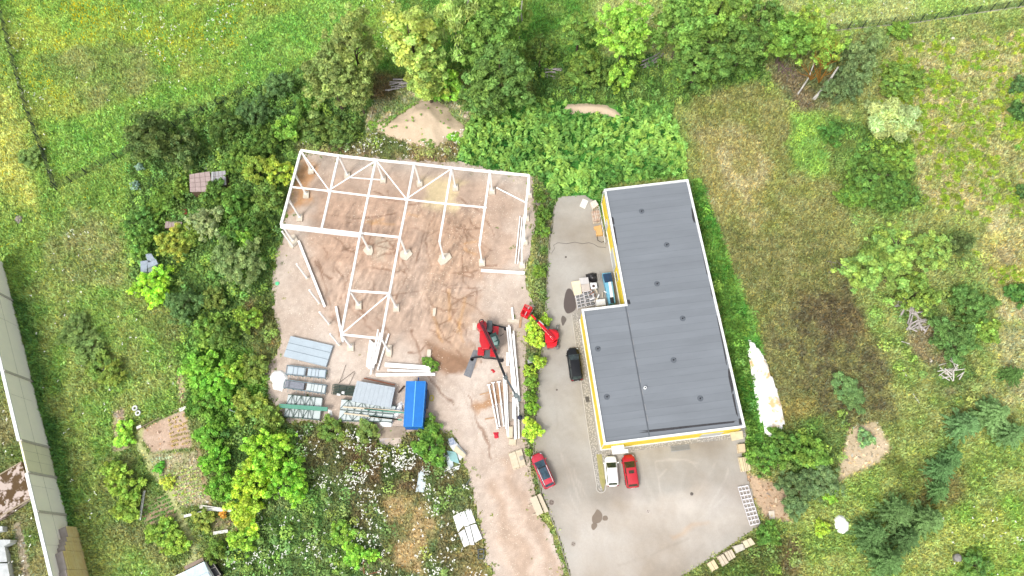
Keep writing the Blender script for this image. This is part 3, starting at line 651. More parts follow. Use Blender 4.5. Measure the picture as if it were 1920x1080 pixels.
# free-standing posts left of the frame
lone0 = None
for (a, b, la) in ((529,434,'thin white post just under the left corner of the frame'), (556,495,'second lone thin white post down the left side of the earth'), (580,544,'third lone thin white post on the gravel left of the long beam'), (599,585,'fourth lone thin white post, left of the short beam'), (619,626,'last lone thin white post, by the rusty weeds near the sheet stack')):
    g = G(a, b, 5.6)
    if lone0 is None:
        e = empty('steel_post', (g[0], g[1], 0), la, 'post', 'free-standing posts left of the frame')
        m_ = MB(); m_.bar((0,0,.1), (0,0,5.6), .22, .2); c1 = m_.build('post', steel, e, local=True)
        m_ = MB(); m_.box(0,0,.06,.5,.45,.1,.4); c2 = m_.build('base_plate', conc, e, local=True); lone0 = (e, c1, c2)
    else:
        e = lone0[0].copy(); COL.objects.link(e); e.location = (g[0], g[1], 0); e['label'] = la
        for c in lone0[1:]: d = c.copy(); COL.objects.link(d); d.parent = e
# beams lying about
def lying(a, b, w_, h_, z, label, name='steel_beam', mat=steel, z1=None, ib=True, grp='white steel beams lying on the ground'):
    m_ = MB(); p, q = G(*a, z), G(*b, z1 or z); (m_.hbeam if ib else m_.bar)(tuple(p), tuple(q), w_, h_)
    return single(m_, name, mat, label, 'steel beam', grp)
lying((560,452),(609,575), .34,.4,.3, 'long white beam lying slanted below the left corner of the frame')
lying((630,575),(643,641), .3,.3,.3, 'short white beam lying under the lower left bay of the frame')
lying((646,332),(713,337), .16,.16,.25, 'slim white bar lying between two footings in the top left bay')
lying((902,507),(984,512), .34,.4,.3, 'single white beam lying right of the brown tracks')
lying((931,352),(960,366), .12,.12,.3, 'short thin bar lying by the right end of the rear beam')
for k, (a, b) in enumerate((((975,405),(966,494)), ((979,407),(971,495)))): lying(a, b, .14,.14,.3, ('left' if k == 0 else 'right')+' one of two slim parallel bars lying along the frame right side')
lying((960,577),(962,600), .28,.3,.2, 'stubby upright-pointing beam offcut beside the red boom lift')
m_ = MB(); m_.pxprism([(952,597),(974,599),(973,606),(951,604)], 0, .2); single(m_, 'concrete_slab', conc, 'pale slab lying at the foot of the stubby beam offcut', 'slab')
lying((722,684),(808,690), .55,.45,.35, 'thickest of the three white beams lying above the blue trailer'); lying((727,694),(808,697), .28,.3,.25, 'middle thin beam of the three lying above the blue trailer'); lying((705,703),(816,702), .36,.35,.25, 'lowest and longest of the three beams lying above the blue trailer')
# bundle left of them: big pile plus long ones
for k in range(9):
    lying((694+k*1.6, 641-abs(k-4)*.8+k*.5), (687.5+k*1.5, 686+random.random()*5+k*.8), .17,.3,.35+.0*k, 'short white beam packed in the dense pile under the frame corner', grp='beams packed in the dense pile', ib=False)
for k, (a, b, z) in enumerate((((709,618),(695,702),.75), ((713,624),(700,690),.6), ((717,627),(704,682),.7), ((729,626),(708,694),.3))):
    lying(a, b, .2,.25,z, ('outermost long white beam leaning away right of the dense pile', ) [0] if k == 3 else ['longest white beam on the right flank of the dense pile','second long beam on the right flank of the dense pile','third long beam on the right flank of the dense pile'][k], grp='long beams beside the dense pile')
# right-hand bundle under the crane tip
X3 = lambda u, v: (890+u/3.6, 590+v/3.6)
RB = [((218,85),(262,545),.2,.55),((230,72),(280,600),.2,.6),((236,80),(290,620),.22,.7),((262,110),(300,560),.2,.6),((255,130),(292,450),.2,.5),((268,430),(275,840),.34,.55),((292,430),(298,835),.2,.5),((262,560),(262,700),.3,.4)]
for k, (a, b, w_, z) in enumerate(RB):
    lying(X3(*a), X3(*b), w_, .3, z, 'long white beam in the bundle stacked under the crane tip', grp='beams bundled under the crane tip')
for k, (a, b) in enumerate((((195,400),(212,770)), ((207,400),(222,820)), ((215,470),(228,825)))): lying(X3(*a), X3(*b), .2,.28,.4, 'white beam in the trio between the loose columns and the big bundle', grp='trio of beams left of the big bundle')
for k, (a, b) in enumerate((((95,475),(155,770)), ((124,460),(168,755)), ((162,455),(197,752)))):
    e_ = X3(*a); f_ = X3(*b); p, q = Vector(G(*e_, .3)), Vector(G(*f_, .3))
    e = empty('steel_column', (p.x, p.y, 0), ['leftmost of the three white columns with end plates lying on the gravel','middle of the three white columns with end plates lying on the gravel','right one of the three white columns with end plates lying on the gravel'][k], 'steel column', 'columns lying beside the crane bundle')
    m_ = MB(); m_.hbeam(p, q, .18, .22); m_.build('column', steel, e)
    m_ = MB(); d = (q-p).normalized(); m_.bar(p-d*.05, p+d*.05, .55, .5); m_.build('end_plate', steel, e)
    m_ = MB(); mid = p.lerp(q, .5); m_.bar(mid-d*.04, mid+d*.04, .36, .3); m_.bar(q-d*.04, q+d*.04, .3, .3); m_.build('stiffener', steel, e)
wood = pm('raw_timber', (206,172,136), c2=(180,140,104), scale=4, rough=.85); pale = pm('pale_board', (226,214,190), c2=(206,190,162), scale=2, rough=.85)
for a, b, la in (((35,540),(128,515),'timber batten crossing under the three loose columns near their plates'), ((70,705),(160,690),'timber batten under the lower ends of the loose columns')):
    lying(X3(*a), X3(*b), .14,.12,.1, la, 'timber_batten', wood, ib=False, grp='battens under the loose columns')
def slab(px, z0, z1, mat, name, label, cat, group=None, bevel=0):
    m_ = MB(); m_.pxprism(px, z0, z1); return single(m_, name, mat, label, cat, group, bevel=bevel)
slab([X3(230,595),X3(330,595),X3(333,715),X3(230,718)], 0, .25, pm('grey_pallet', (160,150,138)), 'concrete_plate', 'grey concrete plate under the bundle below the crane tip', 'slab')
slab([X3(218,755),X3(258,755),X3(256,830),X3(218,832)], 0, .5, pale, 'board_stack', 'short stack of white boards at the lower end of the beam bundle', 'board stack')
slab([X3(232,838),X3(280,838),X3(278,882),X3(230,878)], 0, .2, pale, 'timber_pallet', 'small pale pallet just below the beam bundle', 'pallet')
slab([X3(213,255),X3(228,255),X3(230,342),X3(213,340)], 0, .35, steel, 'steel_offcut', 'stout white offcut lying left of the beam bundle', 'steel beam')
e_ = X3(240, 935); P4 = [X3(225,935),X3(320,900),X3(352,1020),X3(260,1050)]
def pallet(px, z0, label, grp, rows=7, mat=pale, load=None, h=.14):
    c = np.mean([G(a, b, z0+h)[:2] for a, b in px], 0); e = empty('pallet', (c[0], c[1], z0), label, 'pallet', grp)
    A, B, C_, D = [Vector(G(a, b, z0+h)) for a, b in px]
    m_ = MB()
    for k in range(rows):
        s0, s1 = k/rows+.01, (k+.86)/rows
        m_.prism([tuple(p)[:2] for p in (A.lerp(B, s0), A.lerp(B, s1), D.lerp(C_, s1), D.lerp(C_, s0))], z0+h-.03, z0+h)
    m_.build('deck', mat, e); m_ = MB()
    for s_ in (.04, .5, .96): m_.bar(A.lerp(D, s_)-Vector((0,0,.08)), B.lerp(C_, s_)-Vector((0,0,.08)), .1, .09)
    m_.build('bearer', pm('weathered_timber', (150,132,110), scale=4), e)
    if load:
        m_ = MB(); A2, B2, C2, D2 = [p for p in (A.lerp(C_, .06), B.lerp(D, .06), C_.lerp(A, .06), D.lerp(B, .06))]
        m_.prism([tuple(p)[:2] for p in (A2, B2, C2, D2)], z0+h, z0+h+load[0]); o = m_.build('load', load[1], e, bevel=.02)
        if len(load) > 2:                    # gaps between slabs
            m_ = MB()
            for s_ in load[2]: m_.bar(A2.lerp(B2, s_)+Vector((0,0,load[0])), D2.lerp(C2, s_)+Vector((0,0,load[0])), .05, .02)
            m_.build('strap', pm('dark_joint', (120,106,90)), o)
    return e
pallet(P4, 0, 'weathered pallet with light boards left of the red estate car', 'pallets round the site', 4, pale, (.3, pale, (.5,)))
sl = MB(); sl.pxprism([X3(300,960),X3(322,950),X3(330,975),X3(308,985)], .4, .6); single(sl, 'scrap_sheet', pm('greyscrap', (170,164,156)), 'small grey offcut lying on the weathered pallet', 'offcut')

# ------------------------------------------------------------------ sheet metal stacks on the left of the yard
galv = pm('galvanised_sheet', (192,206,216), var=.06, metal=.1, rough=.45, scale=.8); galv2 = pm('grey_sheet', (184,194,202), var=.08, metal=.1, rough=.45); wpan = pm('white_panel', (206,216,216), var=.05, rough=.5)
green = pm('mint_green_steel', (96,160,138), var=.1); dgreen = pm('dark_green_steel', (58,84,74), var=.15); rust = pm('rusty_steel', (156,96,66), c2=(120,70,48), scale=5)
S6 = lambda u, v: (500+u/6, 620+v/6)
def sheetstack(px, z0, z1, mat, nr, label, name='sheet_metal_stack', seams=(), along=True):
    c = np.mean([G(a, b, z1)[:2] for a, b in px], 0); e = empty(name, (c[0], c[1], 0), label, 'sheet stack')
    A, B, C_, D = [Vector(G(a, b, z1)) for a, b in px]; random.seed(nr)
    m_ = MB()
    for k in range(5):
        t0, t1 = z0+(z1-z0)*k/5, z0+(z1-z0)*(k+.9)/5; j = [Vector((random.uniform(-.04,.04), random.uniform(-.04,.04), 0)) for _ in range(4)]
        m_.prism([tuple(p+q)[:2] for p, q in zip((A, B, C_, D), j)], t0, t1)
    m_.build('sheets', mat, e); m_ = MB()
    for k in range(nr):
        s_ = (k+.5)/nr; m_.bar(A.lerp(B, s_)-Vector((0,0,.005)), D.lerp(C_, s_)-Vector((0,0,.005)), .045, .05)
    m_.build('rib', mat, e); m_ = MB()
    for s_ in seams: m_.bar(A.lerp(D, s_)+Vector((0,0,.02)), B.lerp(C_, s_)+Vector((0,0,.02)), .06, .03)
    if seams: m_.build('overlap', pm('seam_grey', (130,142,152)), e)
    m_ = MB()
    for s_ in (.15, .5, .85): m_.bar(A.lerp(B, s_)-Vector((0,0,z1-.06)), D.lerp(C_, s_)-Vector((0,0,z1-.06)), .12, .12)
    m_.build('bearer', wood, e); return e
sheetstack([S6(270,58),S6(742,168),S6(665,402),S6(190,285)], .12, .6, galv, 34, 'broad stack of pale blue profiled sheets with two long seams', seams=(.34, .67))
sheetstack([S6(1018,565),S6(1445,640),S6(1395,865),S6(955,790)], .8, 1.15, galv2, 9, 'large slanted stack of grey metal sheets left of the blue trailer')
def stillage(px, label, dark_=False, sd=1):
    z1 = .75; c = np.mean([G(a, b, z1)[:2] for a, b in px], 0); e = empty('steel_stillage', (c[0], c[1], 0), label, 'stillage', 'long sheet stillages left of the rusty bars')
    A, B, C_, D = [Vector(G(a, b, z1)) for a, b in px]; m_ = MB()
    for p, q in ((A, B), (B, C_), (C_, D), (D, A)): m_.bar(p, q, .1, .12)
    for s_ in (0, .2, .4, .6, .8, 1):
        for p, q in ((A, B), (D, C_)): r_ = p.lerp(q, s_); m_.bar(r_, r_-Vector((0,0,z1-.02)), .07, .07)
    for s_ in (.1, .3, .5, .7, .9): m_.bar(D.lerp(C_, s_)-Vector((0,0,.3)), D.lerp(C_, s_)+(D-A)*.45-Vector((0,0,.35)), .05, .05)
    m_.build('rack', pm('blue_grey_steel', (120,140,150)), e)
    for i, (s0, s1) in enumerate(((.02, .47), (.54, .98))):
        m_ = MB(); m_.prism([tuple(p)[:2] for p in (A.lerp(B, s0).lerp(D.lerp(C_, s0), .08), A.lerp(B, s1).lerp(D.lerp(C_, s1), .08), A.lerp(B, s1).lerp(D.lerp(C_, s1), .9), A.lerp(B, s0).lerp(D.lerp(C_, s0), .9))], .15, z1-.04)
        m_.build('panels', (pm('dark_sheet', (120,122,134), c2=(150,156,166), scale=3) if dark_ and i == 0 else wpan if dark_ else galv), e)
    m_ = MB(); random.seed(sd)
    for k in range(7):
        s_ = random.uniform(.05, .95); m_.bar(A.lerp(B, s_)+Vector((0,0,.0)), A.lerp(B, s_).lerp(D.lerp(C_, s_), .92), .035, .03)
    m_.build('strap', pm('strap_grey', (110,116,122)), e)
stillage([S6(232,388),S6(672,440),S6(658,535),S6(216,490)], 'upper of the two long stillages holding pale blue troughs')
stillage([S6(208,552),S6(672,612),S6(655,710),S6(190,640)], 'lower long stillage holding a dark grey half and a white half', True, 2)
def truss_pile(px, label, beamed, col):
    z1 = .9; c = np.mean([G(a, b, z1)[:2] for a, b in px], 0); e = empty('truss_pile', (c[0], c[1], 0), label, 'truss pile')
    A, B, C_, D = [Vector(G(a, b, z1)) for a, b in px]; m_ = MB(); m_.prism([tuple(p)[:2] for p in (A, B, C_, D)], .2, z1-.12); m_.build('panels', wpan, e)
    m_ = MB()
    for s_ in (.0, .5, 1.): m_.bar(A.lerp(B, s_) if 0 else A.lerp(D, s_), B.lerp(C_, s_), .08, .1)
    n = 6
    for k in range(n):
        s0, s1 = k/n*.8, (k+1)/n*.8
        for t0, t1 in ((0, .46), (.54, 1)):
            p = A.lerp(D, t0).lerp(B.lerp(C_, t0), s0 if k % 2 else s1); q = A.lerp(D, t1).lerp(B.lerp(C_, t1), s1 if k % 2 else s0); m_.bar(p+Vector((0,0,.05)), q+Vector((0,0,.05)), .06, .06)
            p = A.lerp(D, t0).lerp(B.lerp(C_, t0), s1); q = A.lerp(D, t1).lerp(B.lerp(C_, t1), s1); m_.bar(p, q, .05, .05)
    m_.build('truss', col, e); m_ = MB()
    for p in (A, B, C_, D): m_.bar(p, p-Vector((0,0,z1-.02)), .08, .08)
    m_.build('leg', col, e)
    return e
truss_pile([S6(240,718),S6(622,755),S6(590,1002),S6(190,965)], 'white panels under mint green trusses, bottom left of the storage row', True, dgreen)
lying(S6(140,845), S6(685,885), .55,.3,1.15, 'mint green beam laid across the white panels', 'green_beam', green, ib=False, grp=None)
truss_pile([S6(840,770),S6(1450,850),S6(1400,1030),S6(805,1010)], 'white panels with green trusses partly under the grey sheets', False, dgreen)
for k, (a, b, m) in enumerate(((S6(860,858),S6(1500,905),pale),(S6(870,930),S6(1480,1000),pale),(S6(1100,880),S6(1560,925),green),(S6(1150,960),S6(1520,1005),green))):
    lying(a, b, .2,.12,1.0, ['upper pale board laid over the truss pile','lower pale board laid over the truss pile','upper green bar laid over the truss pile','lower green bar laid over the truss pile'][k], 'laid_bar', m, ib=False, grp=None)
e = empty('lattice_girder_bundle', tuple(G(*S6(860,660))), 'bundle of dark green lattice girders between the stillages and the grey sheets', 'girder bundle')
m_ = MB()
for k in range(7):
    a, b = S6(745-k*2+6, 605+k*18), S6(1010-k*4, 635+k*16); m_.bar(tuple(G(*a, .5)), tuple(G(*b, .5)), .09, .1)
    m_.bar(tuple(G(*a, .15)), tuple(G(*b, .15)), .09, .1)
for s_ in (0, .3, .6, 1): m_.bar(tuple(G(*S6(745+s_*265, 605+s_*30), .4)), tuple(G(*S6(730+s_*255, 715+s_*15), .4)), .07, .07)
m_.build('girder', dgreen, e); m_ = MB(); m_.pxprism([S6(790,705),S6(830,712),S6(826,732),S6(788,725)], .5, .6); m_.pxprism([S6(845,682),S6(875,686),S6(872,715),S6(842,708)], .5, .62); m_.build('paper_tag', whitem, e)
for a, b, la in ((S6(820,585),S6(890,385),'first thin dark rod leaning off the girder bundle'), (S6(810,590),S6(990,455),'slanted thin dark rod crossing above the girder bundle'), (S6(930,605),S6(992,470),'right-hand thin dark rod above the girder bundle')):
    lying(a, b, .05,.05,.2, la, 'steel_rod', pm('rod', (92,84,76)), ib=False, grp='thin rods by the girder bundle')
lying(S6(1095,535), S6(1440,610), .16,.14,.4, 'rusty angle bar along the top of the grey sheets', 'rusty_bar', rust, ib=False, grp=None)
def crumple(px, z0, z1, mat, label, name, cat, seed=1, spk=None):
    """heap of crumpled film: an uneven low mound inside an outline"""
    P = wp(px, z1/2); X = [p[0] for p in P]; Y = [p[1] for p in P]; st = max((max(X)-min(X)), (max(Y)-min(Y)))/34
    vv, qq = grid_mesh(np.arange(min(X)-.2, max(X)+.2, st), np.arange(min(Y)-.2, max(Y)+.2, st), lambda x, y: np.clip(sdist(P, x, y)/.5+.15, 0, 1)**.6*(z1-z0)*(.45+.75*vnoise(x, y, .7, seed, 3))+z0, lambda x, y: sdist(P, x+(vnoise(x, y, .4, seed, 2)-.5)*.4, y) > -.15)
    c = vv.mean(0); vv = vv-np.array([c[0], c[1], 0]); o = bpy.data.objects.new(name, np_mesh(name, vv, qq, None, mat, True)); COL.objects.link(o); o.location = (c[0], c[1], 0); return tag(o, label, cat)
film = pm('white_film', (240,240,238), var=.04, rough=.5, scale=6, bump=.5)
crumple([S6(25,515),S6(80,455),S6(150,445),S6(215,480),S6(225,530),S6(170,670),S6(75,650),S6(60,580)], .0, .6, film, 'crumpled white plastic sheet left of the stillages', 'plastic_sheet', 'plastic sheet', 2)
crumple([(734,775),(750,753),(754,757),(753,770),(742,782),(733,783)], .0, .6, film, 'white crumpled film between the truss pile and the blue trailer', 'plastic_film', 'plastic sheet', 3)
crumple([(710,785),(728,783),(735,790),(733,799),(717,799),(710,793)], .0, .7, film, 'white bulk bag below the truss pile', 'bulk_bag', 'bag', 4)
crumple([(615,768),(621,770),(622,778),(617,778)], .0, .3, film, 'scrap of white film on the gravel right of the mint green beam', 'film_scrap', 'plastic scrap', 5)

# ------------------------------------------------------------------ blue covered trailer
S7 = lambda u, v: (680+u/4.91, 600+v/4.91)
blue = pm('blue_tarpaulin', (28,120,206), var=.08, rough=.5, scale=1.5, bump=.15); dblue = pm('blue_side', (30,84,160), var=.1, rough=.5)
TZ = 2.7; tp = [S7(402,565),S7(578,565),S7(548,982),S7(378,980)]
c = np.mean([G(a, b, TZ)[:2] for a, b in tp], 0); tr = empty('covered_trailer', (c[0], c[1], 0), 'blue tarpaulin-covered trailer box with a pale centre seam at the gravel yard edge', 'trailer')
T = [Vector(G(a, b, TZ)) for a, b in tp]
m_ = MB(); P = [tuple(p)[:2] for p in T]; mid0, mid1 = T[0].lerp(T[1], .5), T[3].lerp(T[2], .5)
def zz(p, z): return (p.x, p.y, z)
m_.raw([zz(T[0],TZ),zz(mid0,TZ+.16),zz(T[1],TZ),zz(T[2],TZ),zz(mid1,TZ+.16),zz(T[3],TZ)]+[zz(T[0],1.0),zz(T[1],1.0),zz(T[2],1.0),zz(T[3],1.0)],
       [(0,5,4,1),(1,4,3,2),(0,6,9,5),(2,3,8,7),(0,1,2,7,6),(5,9,8,3,4),(6,7,8,9)])
m_.build('tarpaulin', blue, tr)
m_ = MB(); m_.bar(zz(mid0,TZ+.17), zz(mid1,TZ+.17), .12, .03); m_.build('centre_seam', pm('pale_seam', (110,190,230)), tr)
m_ = MB()
for p, q in ((0,1),(1,2),(2,3),(3,0)): m_.bar(zz(T[p],TZ), zz(T[q],TZ), .09, .09)
m_.build('top_edge', pm('bright_blue_rim', (60,140,210)), tr)
m_ = MB(); cc = (T[0]+T[1]+T[2]+T[3])/4; m_.prism([tuple(p+(p-cc)*.03)[:2] for p in T], .75, 1.0); m_.build('side_board', dblue, tr)
m_ = MB()
for s_ in (0, .2, .4, .6, .8, 1): m_.bar(zz(T[1].lerp(T[2], s_)+(T[1]-T[0]).normalized()*.06, .8), zz(T[1].lerp(T[2], s_)+(T[1]-T[0]).normalized()*.06, TZ), .08, .06)
m_.build('post', dblue, tr)
m_ = MB(); m_.bar(zz(mid0,.6), zz(mid1,.6), .7, .2); m_.build('chassis', dark, tr)
for s_ in (.42, .58):
    for e_ in (0, 1):
        p = (T[0] if e_ == 0 else T[1]).lerp(T[3] if e_ == 0 else T[2], s_); q = p+(T[1]-T[0]).normalized()*(.12 if e_ == 0 else -.12)*2
        m_ = MB(); m_.tube([zz(p,.42), zz(q,.42)], .42, 16); wh = m_.build('wheel', dark, tr)
u_ = (mid0-mid1).normalized()
m_ = MB(); a = T[0]+u_*.1; m_.bar(zz(mid0,.55), zz(mid0+u_*1.1,.5), .14, .12); m_.bar(zz(T[0].lerp(T[1],.1),.9), zz(T[0].lerp(T[1],.1)-(T[1]-T[0])*.22,.95), .1, .14); m_.build('drawbar', dblue, tr)
m_ = MB(); m_.pxprism([S7(570,640),S7(605,640),S7(615,700),S7(600,815),S7(572,815)], .75, .9); m_.build('side_shelf', pm('dark_grey_ply', (96,94,96)), tr)
m_ = MB(); cx_ = S7(634,718); g = G(*cx_, .2)
for k in range(12):
    a0, a1 = k*math.pi/6, (k+1)*math.pi/6; m_.tube([(g[0]+.28*math.cos(a0), g[1]+.4*math.sin(a0), .12), (g[0]+.28*math.cos(a1), g[1]+.4*math.sin(a1), .12)], .07, 6)
single(m_, 'hose_coil', pm('yellow_hose', (206,196,70)), 'yellow coiled hose on the gravel right of the blue trailer', 'hose')
lying(S7(600,925), S7(730,935), .08,.06,.05, 'thin pale lath lying right of the blue trailer', 'lath', pale, ib=False, grp=None)
lying(S7(330,670), S7(385,605), .12,.5,.6, 'dark bent bracket leaning by the trailer corner', 'bracket', pm('dark_rust', (84,62,50)), ib=False, grp=None)
slab([S7(185,975),S7(395,985),S7(400,1080),S7(160,1090)], 0, .12, pm('brown_board', (176,160,142), c2=(150,134,118), scale=1.5), 'plywood_sheet', 'brown plywood sheet lying below the blue trailer', 'plywood sheet')
slab([(711,815),(728,808),(736,825),(722,836),(712,830)], .02, .1, pm('grey_violet_board', (190,184,190), c2=(196,176,150), scale=2), 'warped_board', 'greyish warped board lying left of the plywood among white flowers', 'board')
slab([S7(595,270),S7(630,272),S7(625,345),S7(588,340)], 0, .35, conc, 'concrete_block', 'pale concrete block with weeds, left of the crane mat', 'concrete block')
slab([S7(232,228),S7(270,230),S7(262,340),S7(218,335)], 0, .3, conc, 'concrete_block', 'narrow concrete base right of the long beam pile', 'concrete block')
slab([(812,578),(818,577),(816,592),(811,592)], 0, .3, conc, 'concrete_stub', 'small concrete stub with a weed tuft in the brown earth', 'concrete block')

# ------------------------------------------------------------------ red rotating telehandler
c2f = lambda u, v: (860+u/6.75, 570+v/6.75)
red = pm('crane_red', (206,26,40), var=.08, rough=.35, spec=.5, coat=.3); dred = pm('boom_dark_red', (120,40,52), var=.12, rough=.45); blk = pm('black_steel', (40,40,44), var=.2, rough=.5); gry = pm('machine_grey', (92,100,102), var=.15); cabg = pm('cab_glass', (58,86,80), var=.25, rough=.12, scale=3)
ch = V(*c2f(365,450), 1.0); tel = empty('rotating_telehandler', (ch.x, ch.y, 0), 'red rotating telehandler crane with outriggers spread and a long dark boom', 'telehandler')
m_ = MB(); m_.pxprism([c2f(335,240),c2f(430,240),c2f(395,680),c2f(318,680)], .5, 1.15); m_.build('chassis', gry, tel)
for q in ([(245,545),(325,545),(318,650),(238,645)], [(400,555),(482,560),(470,668),(396,660)], [(432,278),(508,285),(500,382),(430,375)]):
    m_ = MB(); m_.pxprism([c2f(*p) for p in q], 1.15, 1.42); A, B, C_, D = [Vector(G(*c2f(*p), 1.45)) for p in q]
    for k in range(5): m_.bar(A.lerp(D, (k+.5)/5), B.lerp(C_, (k+.5)/5), .06, .05)
    m_.build('mudguard', red, tel)
for q in ((280,600),(435,610),(470,330),(310,330)):
    g = Vector(G(*c2f(*q), .6)); m_ = MB(); m_.tube([(g.x-.26, g.y, .6), (g.x+.26, g.y, .6)], .6, 18); wh = m_.build('wheel', dark, tel)
    m_ = MB(); m_.tube([(g.x-.28, g.y, .6), (g.x+.28, g.y, .6)], .26, 12); m_.build('rim', red, wh)
for a, b, la in (((430,262),(592,300),0), ((165,682),(300,668),1), ((300,678),(545,702),2)):
    m_ = MB(); p, q = Vector(G(*c2f(*a), .8)), Vector(G(*c2f(*b), .6)); m_.bar(p, q, .2, .2); far = q if la != 1 else p; m_.bar(far, zz(far, .05), .12, .12); m_.cyl(far.x, far.y, .02, .1, .28, 10); m_.build('outrigger', blk, tel)
m_ = MB(); m_.cyl(*G(*c2f(365,470), 1.3)[:2], 1.15, 1.5, .95, 20); m_.build('slew_ring', blk, tel)
m_ = MB(); m_.pxprism([c2f(268,300),c2f(345,300),c2f(420,470),c2f(385,560),c2f(300,570),c2f(262,470)], 1.5, 2.3); m_.pxprism([c2f(228,265),c2f(258,228),c2f(300,205),c2f(345,222),c2f(356,270),c2f(335,325),c2f(270,335),c2f(232,300)], 1.4, 2.9)
m_.build('superstructure', red, tel, bevel=.06)
m_ = MB(); m_.pxprism([c2f(392,385),c2f(468,352),c2f(520,470),c2f(505,530),c2f(440,545),c2f(405,470)], 1.5, 2.95); cab = m_.build('cab', cabg, tel, bevel=.08)
m_ = MB(); m_.pxprism([c2f(415,425),c2f(465,405),c2f(485,450),c2f(440,480)], 2.95, 3.0); m_.pxprism([c2f(440,485),c2f(500,470),c2f(490,515),c2f(450,520)], 2.95, 2.99); m_.build('painted_highlight', pm('cab_highlight', (150,180,172), rough=.1), cab)  # highlights on the cab glass, painted as two paler patches
m_ = MB(); m_.pxprism([c2f(362,205),c2f(425,210),c2f(420,352),c2f(352,350)], 1.5, 2.2); m_.build('engine_cover', gry, tel, bevel=.05)
m_ = MB()
for k in range(12):
    a0, a1 = k*math.pi/6, (k+1)*math.pi/6; g = G(*c2f(290,220), 3.5); m_.tube([(g[0]+.32*math.cos(a0), g[1]+.32*math.sin(a0), 3.45), (g[0]+.32*math.cos(a1), g[1]+.32*math.sin(a1), 3.45)], .07, 6)
m_.build('hose_loop', blk, tel)
b0, b1, b2, b3 = (Vector(G(*c2f(285,240), 3.2)), Vector(G(*c2f(455,590), 5.6)), Vector(G(948,708, 7.6)), Vector(G(968,742, 9)))
m_ = MB(); m_.bar(b0, b1, .5, .5); bm = m_.build('boom', dred, tel)
m_ = MB(); m_.bar(b0.lerp(b1,.1)+Vector((0,0,.27)), b1+Vector((0,0,.27)), .1, .06); m_.build('boom_hose', blk, bm)
m_ = MB(); m_.bar(b1.lerp(b0,.05), b2, .32, .32); m_.build('boom_extension', blk, bm)
m_ = MB(); m_.bar(b2.lerp(b1,.05), b3, .24, .24); m_.build('boom_extension', gry, bm)
m_ = MB(); m_.box(b2.x, b2.y, b2.z, .5, .4, .45, .6); m_.build('boom_joint', gry, bm); m_ = MB(); m_.box(b3.x, b3.y, b3.z, .6, .5, .5, .6); m_.box(b3.x+.35, b3.y-.35, b3.z-.3, .45, .7, .35, .2); m_.build('boom_head', pm('winch_grey', (84,98,100), c2=(140,150,150), scale=6), bm)
hk = V(975, 783, .9); m_ = MB(); m_.tube([zz(b3, 8.8), zz(hk, 1.3)], .02, 5); m_.build('hoist_rope', blk, bm)
m_ = MB(); m_.cyl(hk.x, hk.y, .75, 1.0, .2, 14, .36); m_.cyl(hk.x, hk.y, 1.0, 1.25, .36, 14, .15); m_.build('hook_block', pm('navy', (42,46,70)), bm)
lying(c2f(520,410), c2f(572,375), .06,.06,2.2, 'thin dark mirror arm beside the telehandler cab', 'mirror_arm', blk, ib=False, grp=None)
o = slab([c2f(188,580),c2f(265,592),c2f(152,935),c2f(62,898)], .0, .1, pm('grey_rubber_mat', (140,142,146), c2=(112,114,120), scale=3, rough=.8), 'rubber_mat', 'long grey rubber mat lying at the rear of the red telehandler', 'mat')
slab([c2f(178,238),c2f(232,238),c2f(225,330),c2f(175,330)], 0, .15, conc, 'support_pad', 'pale pad under the upper left corner of the telehandler', 'support pad')
crumple([c2f(420,838),c2f(440,832),c2f(446,850),c2f(428,858)], .02, .3, pm('red_rag', (196,40,50)), 'small red rag on the gravel below the telehandler', 'red_rag', 'rag', 6)
crumple([X3(132,800),X3(155,798),X3(157,825),X3(138,828)], .02, .35, pm('red_cloth', (206,40,60)), 'red work jacket dropped on the gravel under the loose columns', 'red_jacket', 'jacket', 7)

# ------------------------------------------------------------------ red boom lift
tc_ = V(*c2f(1190,400), 1.2); lift = empty('boom_lift', (tc_.x, tc_.y, 0), 'bright red boom lift with round turntable, its arm reaching over the yellow shrub', 'boom lift')
lred = pm('lift_red', (228,14,34), var=.05, rough=.35, coat=.3)
m_ = MB(); m_.cyl(tc_.x, tc_.y, .9, 1.35, .95, 28); m_.pxprism([c2f(1112,470),c2f(1200,490),c2f(1252,455),c2f(1240,520),c2f(1190,545),c2f(1118,545)], .85, 1.6); m_.pxprism([c2f(1088,370),c2f(1150,310),c2f(1260,370),c2f(1265,420),c2f(1200,480),c2f(1100,490)], 1.3, 1.9); m_.build('turntable', lred, lift, bevel=.06)
m_ = MB(); m_.box(tc_.x, tc_.y, .65, 1.4, 2.1, .4, .2); m_.build('undercarriage', gry, lift)
for du, dv in ((-70,-90),(60,-100),(-60,140),(60,140)):
    g = Vector(G(*c2f(1190+du, 400+dv), .4)); m_ = MB(); m_.tube([(g.x-.14, g.y, .4), (g.x+.14, g.y, .4)], .4, 14); wh = m_.build('wheel', pm('grey_tyre', (120,120,120)), lift)
m_ = MB(); p, q = Vector(G(*c2f(1205,445), 2.1)), Vector(G(*c2f(1005,230), 2.6)); m_.bar(p, q, .42, .42); lb = m_.build('lower_boom', lred, lift, bevel=.03)
m_ = MB(); m_.bar(p.lerp(q,.02)+Vector((0,0,.25)), p.lerp(q,.5)+Vector((0,0,.25)), .12, .08); m_.build('cylinder', pm('dark_red_rod', (150,10,26)), lb)
m_ = MB(); m_.bar(q.lerp(p,.25)+Vector((.22,.16,.2)), q+Vector((.16,.12,.2)), .14, .12); m_.build('chrome_ram', pm('chrome', (220,220,224), metal=.6, rough=.3), lb)
m_ = MB(); r_ = Vector(G(*c2f(920,140), 2.3)); m_.bar(q, r_, .24, .24); m_.build('jib', lred, lift)
